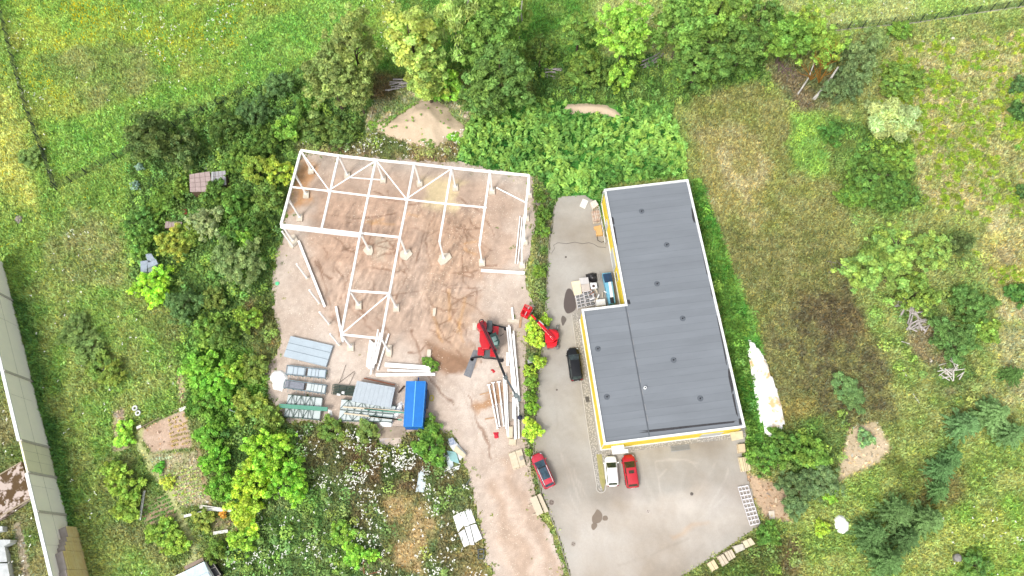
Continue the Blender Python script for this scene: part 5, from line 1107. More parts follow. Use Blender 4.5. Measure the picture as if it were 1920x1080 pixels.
for k, (pp, h_) in enumerate((([q8(-30,660),q8(20,660),q8(22,700),q8(-30,710)],1.2), ([q8(-40,772),q8(88,775),q8(84,800),q8(30,830),q8(-40,830)],1.5), ([q8(-40,830),q8(38,830),q8(60,960),q8(-40,965)],1.0), ([q8(-40,975),q8(62,972),q8(84,1100),q8(-40,1110)],1.1))):
    slab(pp, 0, h_, pm('whitewashed_block', (210,214,214), c2=(170,176,178), scale=1.2), 'concrete_element', ['small whitish block at the far left edge behind the wall','pointed white element at the far left edge behind the wall','middle grey-white block at the far left edge behind the wall','lowest grey-white block at the bottom left edge behind the wall'][k], 'concrete element')

# ------------------------------------------------------------------ huts and garden things
q1 = lambda u, v: (u/4, 270+v/4)
felt = pm('pinkish_roof_felt', (190,170,166), c2=(164,146,142), scale=1.5, rough=.9); gfelt = pm('grey_roof_sheet', (186,184,188), c2=(166,166,170), scale=2)
def hut(px, z, mat, label, rows, cols, name='garden_hut'):
    c = np.mean([G(a, b, z)[:2] for a, b in px], 0); e = empty(name, (c[0], c[1], 0), label, 'hut'); P_ = [Vector(G(a, b, z)) for a, b in px]; ctr = sum(P_, Vector())/4
    m_ = MB(); m_.prism([tuple(p.lerp(ctr, .06))[:2] for p in P_], -.2, z-.12); m_.build('wall', pm('dark_hut_wood', (110,90,74)), e)
    m_ = MB(); m_.prism([tuple(p)[:2] for p in P_], z-.12, z); rf_ = m_.build('roof', mat, e); m_ = MB(); A, B, C_, D = P_
    for k in range(1, cols): m_.bar(A.lerp(B, k/cols)+Vector((0,0,.01)), D.lerp(C_, k/cols)+Vector((0,0,.01)), .05, .03)
    for k in range(1, rows): m_.bar(A.lerp(D, k/rows)+Vector((0,0,.012)), B.lerp(C_, k/rows)+Vector((0,0,.012)), .05, .03)
    m_.build('joint', pm('felt_joint', (136,118,114)), rf_)
    m_ = MB(); g = ctr-Vector((0, (P_[0]-P_[3]).length*.44, 0)); m_.box(g.x, g.y-.02, .95, .8, .06, 1.8); m_.build('door', wood, e); return e
hut([q1(1420,228),q1(1572,205),q1(1592,355),q1(1425,358)], 2.4, felt, 'garden hut with pinkish panelled flat roof among the bushes', 4, 4)
hut([q1(1588,210),q1(1690,200),q1(1696,305),q1(1598,320)], 2.1, gfelt, 'smaller lean-to with grey sheet roof on the right of the pinkish hut', 3, 4, 'lean_to')
hut([q1(1240,580),q1(1365,585),q1(1360,622),q1(1235,630)], 1.6, felt, 'small low shed with striped brownish roof in the greenery below the hut', 1, 5, 'low_shed')
m_ = MB(); m_.pxprism([q1(1588,208),q1(1592,208),q1(1592,290),q1(1586,290)], 2.4, 2.5); single(m_, 'gutter', whitem, 'white gutter between the two hut roofs', 'gutter')
e = empty('greenhouse', tuple(G(*q1(1110,900))), 'pale blue-grey corrugated greenhouse roof poking out of the lime bush', 'greenhouse')
for q in (([1090,825],[1135,822],[1165,870],[1110,890]), ([1052,880],[1110,872],[1100,960],[1056,965]), ([1105,870],[1170,865],[1185,900],[1110,930])):
    m_ = MB(); P_ = [Vector(G(*q1(*p), 1.9)) for p in q]; m_.prism([tuple(p)[:2] for p in P_], 1.8, 1.9)
    for k in range(8): m_.bar(P_[0].lerp(P_[1], (k+.5)/8), P_[3].lerp(P_[2], (k+.5)/8), .06, .06)
    m_.build('roof_sheet', pm('blue_grey_corrugated', (176,188,202)), e)
m_ = MB(); m_.pxprism([q1(1056,880),q1(1170,872),q1(1176,960),q1(1060,962)], -.1, 1.7); m_.build('wall', pm('greenhouse_wall', (150,160,160)), e)
crumple([q1(1300,495),q1(1325,495),q1(1328,518),q1(1305,520)], .0, .5, film, 'white tub in the garden left of the red cushion', 'white_tub', 'tub', 9)
slab([q1(1360,490),q1(1398,488),q1(1400,525),q1(1365,528)], 0, .5, pm('faded_red', (172,80,70)), 'red_table', 'faded red square table in the garden by the silvery bush', 'table')
rock(q1(1548,190), .35, 'white ball-shaped lamp above the pinkish hut roof', pm('white_glaze', (240,240,236)), None, 2, 'white_ball', 1.2)
q2 = lambda u, v: (u/4, 540+v/4)
for k, (u, v) in enumerate(((1022,905),(1045,942))):
    g = V(*q2(u, v), .0); m_ = MB(); n = 16; R1 = .3
    for i in range(n):
        a0, a1 = 2*math.pi*i/n, 2*math.pi*(i+1)/n; m_.tube([(g.x+R1*math.cos(a0), g.y+R1*math.sin(a0), .42), (g.x+R1*math.cos(a1), g.y+R1*math.sin(a1), .42)], .12, 6)
    single(m_, 'white_tyre_planter', whitem, ['upper white-painted tyre beside the garden bed','lower white-painted tyre beside the garden bed'][k], 'tyre')
g = V(*q2(1032, 925), .25); m_ = MB(); m_.cyl(g.x, g.y, .0, .3, .3, 14); single(m_, 'tyre', dark, 'black tyre between the two white-painted tyres', 'tyre')
slab([q2(1340,905),q2(1390,885),q2(1398,905),q2(1348,928)], 0, .35, pm('white_plank', (228,226,220)), 'white_plank', 'short white plank at the top right of the bare garden bed', 'plank')
slab([q2(1020,1040),q2(1055,1025),q2(1060,1042),q2(1025,1058)], 0, .35, pm('white_plank', (0,0,0)), 'white_plank', 'short white plank at the top left of the bare garden bed', 'plank')
q9 = lambda u, v: (u/4, 810+v/4)
wb_ = pm('white_plank', (0,0,0))
for a, b, w_, la in (((1380,632),(1535,598),.35,'long white plank edging above the flower bed, left piece'), ((1540,578),(1790,592),.4,'long white plank edging above the flower bed, right piece'), ((1520,552),(1790,590),.12,'thin pale lath over the right plank edging'), ((1083,440),(1048,660),.3,'curved white board left of the vegetable rows'), ((1600,760),(1710,742),.4,'white board below the orange flowers')):
    lying(q9(*a), q9(*b), w_,.1,.3, la, 'bed_edging', wb_, ib=False, grp=None)
lying(q9(1762,640), q9(1778,760), .2,.1,.2, 'brown board at the right end of the flower bed', 'bed_board', wood, ib=False, grp=None)
lying(q2(1720,915), q2(1755,885), .06,.06,1.0, 'left arm of the thin grey trellis in the bright shrubs', 'trellis_bar', galv2, ib=False, grp=None); lying(q2(1720,915), q2(1775,935), .06,.06,1.0, 'lower arm of the thin grey trellis in the bright shrubs', 'trellis_bar', galv2, ib=False, grp=None)
m_ = MB()
for a, b in zip([(258,806),(275,796),(300,784),(330,770),(351,762)][:-1], [(275,796),(300,784),(330,770),(351,762)]): m_.bar(tuple(G(*a, .12)), tuple(G(*b, .12)), .12, .3)
single(m_, 'timber_edging', pm('weathered_timber', (0,0,0)), 'weathered timber edging along the top of the bare garden bed', 'edging')
for k, (px, r, la) in enumerate(((q9(1500,780), .28, 'white pot at the left of the board below the orange flowers'), (q9(1512,560), .3, 'pale stone at the joint of the white plank edging'), (q9(1555,522), .2, 'tiny pale stone above the white plank edging'), (q2(1275,585), .25, 'pale stone at the upper left of the bright shrub mass'), (q2(1205,545), .25, 'pale stone in the grass above the garden path'), (q2(1270,345), .22, 'white stone in the meadow left of the dark shrubs'))): rock(px, r, la, pm('whitish_stone', (226,220,206)), None, k+30, 'stone')
# caravan-like white shack at the bottom
e = empty('white_shack', tuple(G(*q9(1480,1060))), 'white and blue-tinted sheet shack at the bottom edge of the garden', 'shack')
m_ = MB(); m_.pxprism([q9(1390,1045),q9(1530,975),q9(1600,1100),q9(1480,1180),q9(1400,1140)], 0, 2.2); m_.build('wall', whitem, e)
m_ = MB(); m_.pxprism([q9(1385,1045),q9(1530,972),q9(1562,1045),q9(1420,1115)], 2.2, 2.32); m_.pxprism([q9(1430,1110),q9(1560,1050),q9(1590,1110),q9(1480,1180)], 2.2, 2.38); m_.build('roof', pm('blue_white_sheet', (214,226,232), c2=(170,194,214), scale=1), e)
m_ = MB(); m_.pxprism([q9(1300,1085),q9(1385,1045),q9(1400,1100),q9(1340,1180)], 0, 1.4); m_.build('side_panel', whitem, e)
e = empty('black_solar_frame', tuple(G(*q9(1600,1030))), 'black framed dark panels beside the white shack', 'frame')
m_ = MB(); A, B, C_, D = [Vector(G(*q9(*p), 1.5)) for p in ((1545,965),(1580,955),(1655,1070),(1600,1095))]; m_.prism([tuple(p)[:2] for p in (A, B, C_, D)], .2, 1.4); m_.build('panel', blk, e); m_ = MB()
for p, q in ((A,B),(B,C_),(C_,D),(D,A),(A.lerp(D,.5),B.lerp(C_,.5))): m_.bar(p, q, .07, .07)
m_.build('frame', pm('greyscrap', (0,0,0)), e)
slab([q9(1380,1010),q9(1520,940),q9(1528,965),q9(1390,1035)], .3, .45, pm('brown_grey_board', (160,140,126)), 'path_board', 'brownish boards laid above the white shack', 'board')
# green disc, small site debris
m_ = MB(); g = V(520, 532, 0); m_.cyl(g.x, g.y, 0, .15, .3, 14); single(m_, 'green_lid', pm('green_lid', (110,220,160)), 'small bright green lid at the left edge of the gravel', 'lid')

# ------------------------------------------------------------------ fences
fg = pm('fence_green', (58,84,66), var=.15, rough=.6); fd = pm('fence_dark', (52,58,60), rough=.6)
def fence(pts, h_, step, label, mat, plinth=False, postmat=None, sp=.16, grp=None):
    P_ = [V(*p) for p in pts]; e = empty('mesh_fence', tuple(P_[0]), label, 'fence', grp); m_ = MB()
    Lt = 0; cum = [0]
    for a, b in zip(P_[:-1], P_[1:]): Lt += (b-a).length; cum.append(Lt)
    def at(s_):
        for i in range(len(P_)-1):
            if s_ <= cum[i+1] or i == len(P_)-2: return P_[i].lerp(P_[i+1], (s_-cum[i])/(cum[i+1]-cum[i]))
    for a, b in zip(P_[:-1], P_[1:]):
        for z_ in np.arange(.1, h_, .2): m_.bar(zz(a, z_), zz(b, z_), .014, .02)
    s_ = 0
    while s_ < Lt: p = at(s_); m_.bar(zz(p, .05), zz(p, h_), .016, .016); s_ += sp
    m_.build('mesh_panel', mat, e)
    s_ = 0
    while s_ <= Lt+.01: p = at(min(s_, Lt)); m2 = MB(); m2.bar(zz(p, -.1), zz(p, h_+.08), .1, .1); m2.build('post', postmat or fd, e); s_ += step
    if plinth:
        m2 = MB()
        for a, b in zip(P_[:-1], P_[1:]): m2.bar(zz(a, .14), zz(b, .14), .1, .3)
        m2.build('plinth', pm('plinth_concrete', (204,196,180)), e)
fence([(1920+40,8),(1836,25),(1716,44),(1590,56),(1540,62)], 2.0, 2.5, 'green mesh fence with pale concrete base along the top right meadow', fg, True)
fence([(-12,-30),(2,10),(12,45),(28,110),(42,160),(58,215),(76,262),(92,305),(108,352)], 1.9, 2.6, 'dark mesh fence running down the left side of the meadow', fd)
fence([(108,357),(140,340),(180,318),(225,297),(270,272),(330,240),(430,190),(470,170)], 1.9, 2.6, 'dark mesh fence along the lower edge of the meadow', fd)

# ------------------------------------------------------------------ heaps of logs and rubble, tarpaulin, sand
birch = pm('birch_log', (206,198,196), c2=(120,112,110), scale=3)
def logs(px, n, ln, ang, label, sd=1, mat=birch, r0=.12, name='log_pile', cat='log pile'):
    sw = .25 if name == 'log_pile' else 1.3
    rr_ = random.Random(sd); c = V(*px, 0); e = empty(name, tuple(c), label, cat)
    for k in range(n):
        a = ang+rr_.uniform(-sw,sw); p = c+Vector((rr_.uniform(-1.2,1.2), rr_.uniform(-1.0,1.0), .15+.6*rr_.random())); d = Vector((math.cos(a), math.sin(a), 0))*ln*rr_.uniform(.35,.6)
        m_ = MB(); r_ = r0*rr_.uniform(.7,1.3); m_.tube([p-d, p, p+d+Vector((0,0,rr_.uniform(-.1,.1)))], [r_, r_, r_*.8], 7); m_.build('log', mat, e)
logs((749,162), 12, 2.0, .1, 'pile of pale branches under the trees left of the sand heap', 1)
logs((1032,141), 9, 1.6, -.15, 'stack of white birch logs in the dark gap beneath the dark maple', 2)
logs((1222,118), 11, 2.2, .35, 'slanting stack of pale logs beneath the bright ash', 3)
logs((1206,123), 5, 1.8, .2, 'few pale poles at the left end of the slanting log stack', 4, r0=.07)
logs((1080,126), 4, 1.0, .9, 'small bundle of pale sticks in the middle thicket', 5, r0=.05)
dead = pm('dead_wood', (170,158,152), c2=(120,110,104), scale=3)
logs((1698,578), 22, 1.7, 1.0, 'tangle of pale dead wood and rubble below the yellow-green scrub tree', 6, r0=.14, mat=pm('pale_dead_wood', (214,206,202), c2=(160,150,146), scale=3), name='dead_wood_heap', cat='dead wood')
logs((1718,610), 22, 1.6, 1.4, 'lower part of the dead wood heap, steep and grey', 7, r0=.12, mat=MATS['pale_dead_wood'], name='dead_wood_heap', cat='dead wood')
logs((1780,695), 18, 1.7, 1.2, 'white dead branches in front of the blue-green pines', 8, r0=.07, mat=pm('white_dead_wood', (226,220,212)), name='dead_wood_heap', cat='dead wood')
logs((1484,137), 14, 2.2, 2.0, 'heap of purplish brushwood beneath the tree line', 9, r0=.05, mat=pm('purple_brush', (128,104,104)), name='brushwood_heap', cat='brushwood')
logs((1470,128), 14, 2.0, 1.7, 'darker end of the purplish brushwood heap', 10, r0=.05, mat=pm('purple_brush', (0,0,0)), name='brushwood_heap', cat='brushwood')
logs((1572,505), 8, 1.4, 2.3, 'thin dry sticks left of the yellow-green scrub tree', 11, r0=.04, mat=dead, name='dead_wood_heap', cat='dead wood')
for k, (a, b, la) in enumerate((((1712,738),(1724,756),'thin white stick in the bright grass below the dead wood'), ((1690,640),(1706,645),'white twig in the grass right of the dark field'), ((1693,693),(1700,706),'pale twig between the two dead wood heaps'))): lying(a, b, .08,.08,.4, la, 'stick', pm('white_dead_wood', (0,0,0)), ib=False, grp=None)
for k, (px, r, la, mt) in enumerate((((1685,573),.5,'white rubble lump at the top of the dead wood heap','whitish_stone'), ((1703,568),.45,'orange-brown rubble lump beside the white one','tan_rock'), ((1685,684),.45,'white block on the grass by the dead wood','whitish_stone'), ((1745,676),.35,'small white block left of the white dead branches','whitish_stone'), ((1774,699),.4,'pinkish lump among the white dead branches','pale_rock'),
     ((1753,212),.5,'white block in the golden scrub','whitish_stone'), ((1786,73),.4,'pale block in the top right scrub','whitish_stone'), ((1730,78),.35,'small pale block near the top right fence','whitish_stone'), ((1850,295),.5,'beige block on the mound right of the golden scrub','tan_rock'), ((1770,853),.4,'small grey-white stump by the blue-green pines','dead_wood'), ((37,412),.7,'grey stone in the meadow near the left edge','dead_wood'), ((1124,348),.5,'pale boulder in the weeds above the building corner','pale_rock'),
     ((875,210),.5,'pale rock at the right rim of the sand heap','pale_rock'), ((872,218),.5,'second pale rock at the right rim of the sand heap','pale_rock'), ((1822,620),.5,'small pale stone on the light track','whitish_stone'), ((1010,380),.6,'flat grey stone at the top of the verge','dead_wood'))):
    rock(px, r, la, MATS[mt], None, 50+k)
g = V(1790, 1046, 0); m_ = MB(); m_.cyl(g.x, g.y, 0, .9, .5, 18); m_.cyl(g.x, g.y, .9, 1.15, .5, 18, .2); single(m_, 'concrete_shaft', pm('shaft_grey', (160,156,152), c2=(136,132,128)), 'round grey concrete shaft in the lower right meadow', 'shaft')
# white dome and long white tarpaulin strip
crumple([q_ for q_ in [(1566,970),(1573,965),(1582,967),(1593,980),(1592,995),(1583,1002),(1572,998),(1565,985)]], .05, 1.0, film, 'round white crumpled tarpaulin with a tuft of weeds, in the lower right meadow', 'white_tarpaulin', 'tarpaulin', 12)
tarp = pm('dirty_white_tarpaulin', (244,242,238), c2=(204,174,126), scale=.32, rough=.5, bump=.5)
for n_ in tarp.node_tree.nodes:
    if n_.type == 'MAP_RANGE': n_.inputs[1].default_value = .53; n_.inputs[2].default_value = .62
crumple([(1402,635),(1412,639),(1427,655),(1443,690),(1456,725),(1466,760),(1473,797),(1462,810),(1446,824),(1432,812),(1422,775),(1411,725),(1402,680)], .1, .9, tarp, 'long white tarpaulin strip with brown stains right of the building', 'tarpaulin_strip', 'tarpaulin', 13)
def heap(px, hmax, name, label, mat, sd, soft=3.):
    P_ = wp(px); X = [p[0] for p in P_]; Y = [p[1] for p in P_]
    vv, qq = grid_mesh(np.arange(min(X)-1, max(X)+1, .25), np.arange(min(Y)-1, max(Y)+1, .25), lambda x, y: np.clip(sdist(P_, x+(vnoise(x, y, 2, sd, 3)-.5)*1.5, y)/soft, 0, 1)**.8*hmax*(.6+.6*vnoise(x, y, 3, sd, 4))+.05*vnoise(x, y, .5, sd+1, 2)+.02, lambda x, y: sdist(P_, x+(vnoise(x, y, 1, sd, 3)-.5)*1.2, y) > -.2)
    c = vv.mean(0); vv = vv-np.array([c[0], c[1], 0]); n_ = vnoise(vv[:, 0], vv[:, 1], 2, sd, 5)[:, None]
    cc_ = lin((214,194,170))*n_+lin((196,174,148))*(1-n_)
    o = bpy.data.objects.new(name, np_mesh(name, vv, qq, cc_*.75, mat, True)); COL.objects.link(o); o.location = (c[0], c[1], 0); return tag(o, label, 'sand heap')
smat = attr_mat('sand', transl=0, fine=.12, finescale=4)
heap([(698,232),(715,222),(745,215),(775,192),(812,186),(835,196),(858,222),(876,245),(866,268),(840,262),(820,280),(780,278),(735,262),(705,250)], 1.8, 'sand_heap', 'pale sand heap between the trees and the steel frame', smat, 71)
heap([(1050,212),(1062,196),(1100,194),(1145,196),(1162,212),(1172,228),(1150,222),(1120,214),(1090,212),(1060,214)], .8, 'sand_bank', 'narrow strip of bare sand in the knotweed', smat, 72, 1.5)
# ------------------------------------------------------------------ vegetation
def quads(P, N, size, cols, aspect=1.5, mat=None, up=.0, droop=0):
    """leaf quads: centre P, normal about N, long axis random (or drooping)"""
    n = len(P); N = N/np.maximum(np.linalg.norm(N, axis=1, keepdims=True), 1e-6)
    r_ = rng.normal(size=(n, 3)); 
    if droop: r_[:, 2] -= droop
    T = r_-N*(r_*N).sum(1, keepdims=True); T /= np.maximum(np.linalg.norm(T, axis=1, keepdims=True), 1e-6); B = np.cross(N, T)
    s_ = (size*(.7+.6*rng.random(n)))[:, None] if np.ndim(size) else size*(.7+.6*rng.random((n, 1)))
    a, b = T*s_*.5*aspect**.5, B*s_*.5/aspect**.5
    vv = np.stack([P-a, P-b*1.0, P+a, P+b], 1).reshape(-1, 3)
    return vv, np.arange(4*n).reshape(n, 4), np.repeat(cols, 4, 0)
def unit(n): v = rng.normal(size=(n, 3)); return v/np.linalg.norm(v, axis=1, keepdims=True)
leafm = attr_mat('leaves', objcol=True, transl=.4, rough=.75); barkm = pm('bark', (120,106,90), c2=(90,80,68), scale=3, rough=.95); birchb = pm('birch_bark', (224,220,212), c2=(150,146,140), scale=2)
vegm = attr_mat('grass_blades', transl=.3, rough=.85)

def crown_mesh(name, R, H0, H1, lobes, per, ls, lr, fill=.75, shape='round', aspect=1.5, hue=.12, droop=0, gap=0, up=.35):
    """crown between heights H0..H1 with radius R, made of leaf lobes"""
    hz = (H1-H0)/2; zc = (H0+H1)/2
    d = unit(lobes*3)
    if gap: pass
    d = d[(d[:, 2] > -.55)][:lobes]; rad = rng.uniform(fill*.75, 1.0, (len(d), 1))
    prof = np.ones(len(d))
    if shape == 'cone': prof = np.clip(1-(d[:, 2]*.5+.5)*.8, .15, 1)
    lob = 1+.22*np.sin(np.arctan2(d[:, 1], d[:, 0])*3+rng.random()*6)+.16*np.sin(np.arctan2(d[:, 1], d[:, 0])*5+rng.random()*6)+rng.normal(size=len(d))*.08
    C0 = d*rad*lob[:, None]*np.array([R-lr*.7, R-lr*.7, hz-lr*.5]); C0[:, :2] *= prof[:, None]; C0[:, 2] += zc
    V_, F_, K_ = [], [], []; off = 0
    for c in C0:
        r_ = lr*rng.uniform(.6, 1.25); n = int(per*(r_/lr)**2); u = unit(n); u[:, 2] = np.where(u[:, 2] < -.3, -u[:, 2]*.6, u[:, 2])
        rr_ = r_*(rng.random((n, 1))**.35); P = c+u*rr_*np.array([1, 1, .8])
        sh = (rng.uniform(.68, 1.3)*(.62+.76*rng.random((n, 1)))); yl = rng.uniform(-hue, hue)+rng.uniform(-.06, .06, (n, 1))
        K = np.concatenate([sh*(1+yl), sh*np.ones((n, 1)), sh*(1-yl)], 1)
        vv, ff, kk = quads(P, u+rng.normal(size=(n, 3))*.55+np.array([0, 0, up]), ls, K, aspect, droop=droop)
        V_.append(vv); F_.append(ff+off); K_.append(kk); off += len(vv)
    return np_mesh(name, np.concatenate(V_), np.concatenate(F_), np.concatenate(K_), leafm)
def conifer_mesh(name, R, H, whorls, ls):
    V_, F_, K_ = [], [], []; off = 0
    for i in range(whorls):
        t_ = i/(whorls-1); z = H*(.12+.88*t_); rr_ = R*(1-t_)**.8+.15; nb = int(7+5*(1-t_)); a0 = rng.random()*6.28
        for k in range(nb):
            a = a0+k*2*math.pi/nb+rng.uniform(-.3, .3); ln = rr_*rng.uniform(.5, 1.2); n = int(36*ln/ls*.12)+16; s_ = rng.random((n, 1))**.7
            P = np.concatenate([np.cos(a)*s_*ln, np.sin(a)*s_*ln, z+s_*ln*.12-s_**2*ln*.25], 1)+rng.normal(size=(n, 3))*np.array([.14, .14, .06])*(1.2-s_)*ln**.5
            sh = rng.uniform(.75, 1.2)*(.85+.3*rng.random((n, 1)))*(1+.15*s_)
            vv, ff, kk = quads(P, rng.normal(size=(n, 3))*.5+np.array([0, 0, 1]), ls, np.repeat(sh, 3, 1), 2.2); V_.append(vv); F_.append(ff+off); K_.append(kk); off += len(vv)
    return np_mesh(name, np.concatenate(V_), np.concatenate(F_), np.concatenate(K_), leafm)
def trunk_mesh(name, H, r0, R, z0, nlimb=7, mat=barkm, sd=1):
    rr_ = random.Random(sd); m_ = MB(); top = Vector((rr_.uniform(-.3,.3), rr_.uniform(-.3,.3), H*.9))
    m_.tube([(0,0,-.3), (0,0,H*.25), tuple(top*.6), tuple(top)], [r0*1.2, r0, r0*.6, r0*.12], 8)
    for k in range(nlimb):
        s_ = rr_.uniform(.3,.8); b = top*s_; a = rr_.uniform(0,6.28); e_ = b+Vector((math.cos(a)*R*.75*(1.1-s_*.6), math.sin(a)*R*.75*(1.1-s_*.6), H*.16)); mid = b.lerp(e_, .5)+Vector((0,0,.2))
        m_.tube([b, mid, e_], [r0*.45, r0*.28, r0*.07], 6)
    me = bpy.data.meshes.new(name); me.from_pydata([tuple(p) for p in m_.v], [], m_.f); me.materials.append(mat); return me
# prototypes at real size: radius R, height H
PR = {}
def proto(key, R, H, variants, **k):
    PR[key] = []
    for i in range(variants): PR[key].append((R, H, crown_mesh('crown', R, k.get('z0', .25)*H, H, k['lobes'], k['per'], k['ls'], k['lr'], k.get('fill', .75), k.get('shape', 'round'), k.get('aspect', 1.5), k.get('hue', .1), k.get('droop', 0), up=k.get('up', .35)), trunk_mesh('trunk', H, k.get('r0', .25), R, 0, mat=k.get('bark', barkm), sd=i+1)))
proto('tree', 4.5, 13, 4, lobes=210, per=64, ls=.34, lr=.68, z0=.2)
proto('oak', 4.5, 14, 3, lobes=200, per=64, ls=.32, lr=.66, z0=.2, hue=.07)
proto('loose', 4.5, 12, 2, lobes=130, per=60, ls=.32, lr=.62, z0=.25, hue=.14, fill=.5)
proto('column', 3.0, 14, 2, lobes=150, per=70, ls=.34, lr=.65, z0=.1, hue=.14, r0=.22)
proto('weep', 3.2, 13, 2, lobes=60, per=80, ls=.36, lr=.95, z0=.15, droop=2.5, aspect=4, fill=.4, bark=birchb, r0=.16, up=0)
proto('willow', 3.6, 5, 1, lobes=60, per=120, ls=.34, lr=.9, z0=.1, aspect=4, up=.1, r0=.15)
proto('shrub', 2.2, 3.2, 6, lobes=75, per=42, ls=.27, lr=.42, z0=.02, r0=.08, hue=.12)
proto('shrubL', 4.0, 5, 4, lobes=190, per=48, ls=.3, lr=.5, z0=.02, r0=.12, hue=.13)
proto('fineL', 4.0, 5, 2, lobes=190, per=60, ls=.24, lr=.5, z0=.02, r0=.12, hue=.06, aspect=2.5)
proto('bigleaf', 2.2, 3.2, 3, lobes=62, per=34, ls=.36, lr=.46, z0=.02, r0=.08, hue=.12)
proto('fine', 2.4, 4, 3, lobes=60, per=70, ls=.26, lr=.5, z0=.05, r0=.08, aspect=2.5, hue=.06)
PR['conifer'] = [(2.6, 6, conifer_mesh('crown', 2.6, 6, 15, .24), trunk_mesh('trunk', 6, .14, .5, 0, 2, sd=9)) for _ in range(3)]
cnt = {}
def plant(kind, px, rpx, h_, col, label, name='shrub', cat=None, grp=None, lean=None, squash=1.0):
    g0 = G(*px, h_*.6); r0_ = rpx/ppm(g0[0], g0[1], h_*.6)
    if r0_ > 2.7: kind = {'shrub': 'shrubL', 'bigleaf': 'shrubL', 'fine': 'fineL'}.get(kind, kind)
    if kind == 'conifer': rpx = rpx*.82
    if kind in ('tree', 'oak', 'column', 'loose', 'weep'): rpx *= 1.08; h_ *= 1.1
    i = cnt.get(kind, 0); cnt[kind] = i+1; R, H, cm, tm = PR[kind][i % len(PR[kind])]
    zc = h_*.6; g = G(*px, zc); rad = rpx/ppm(g[0], g[1], zc); s_ = rad/R; sz = h_/H
    e = empty(name, (g[0], g[1], 0), label, cat or name.replace('_', ' '), grp, rz=random.random()*6.28); e.scale = (s_, s_*squash, sz)
    if lean is not None: e.rotation_euler = (lean[0], lean[1], lean[2])
    for nm, me in (('crown', cm), ('trunk', tm)):
        o = bpy.data.objects.new(nm, me); COL.objects.link(o); o.parent = e
        if nm == 'crown': l = (dsat(col, .2)+np.array([.03, .034, .014]))*(np.array([1.44, 1.42, 1.05]) if kind not in ('conifer',) else np.array([1.35, 1.3, 1.1])); o.color = (l[0], l[1], l[2], 1)
    return e
random.seed(17)
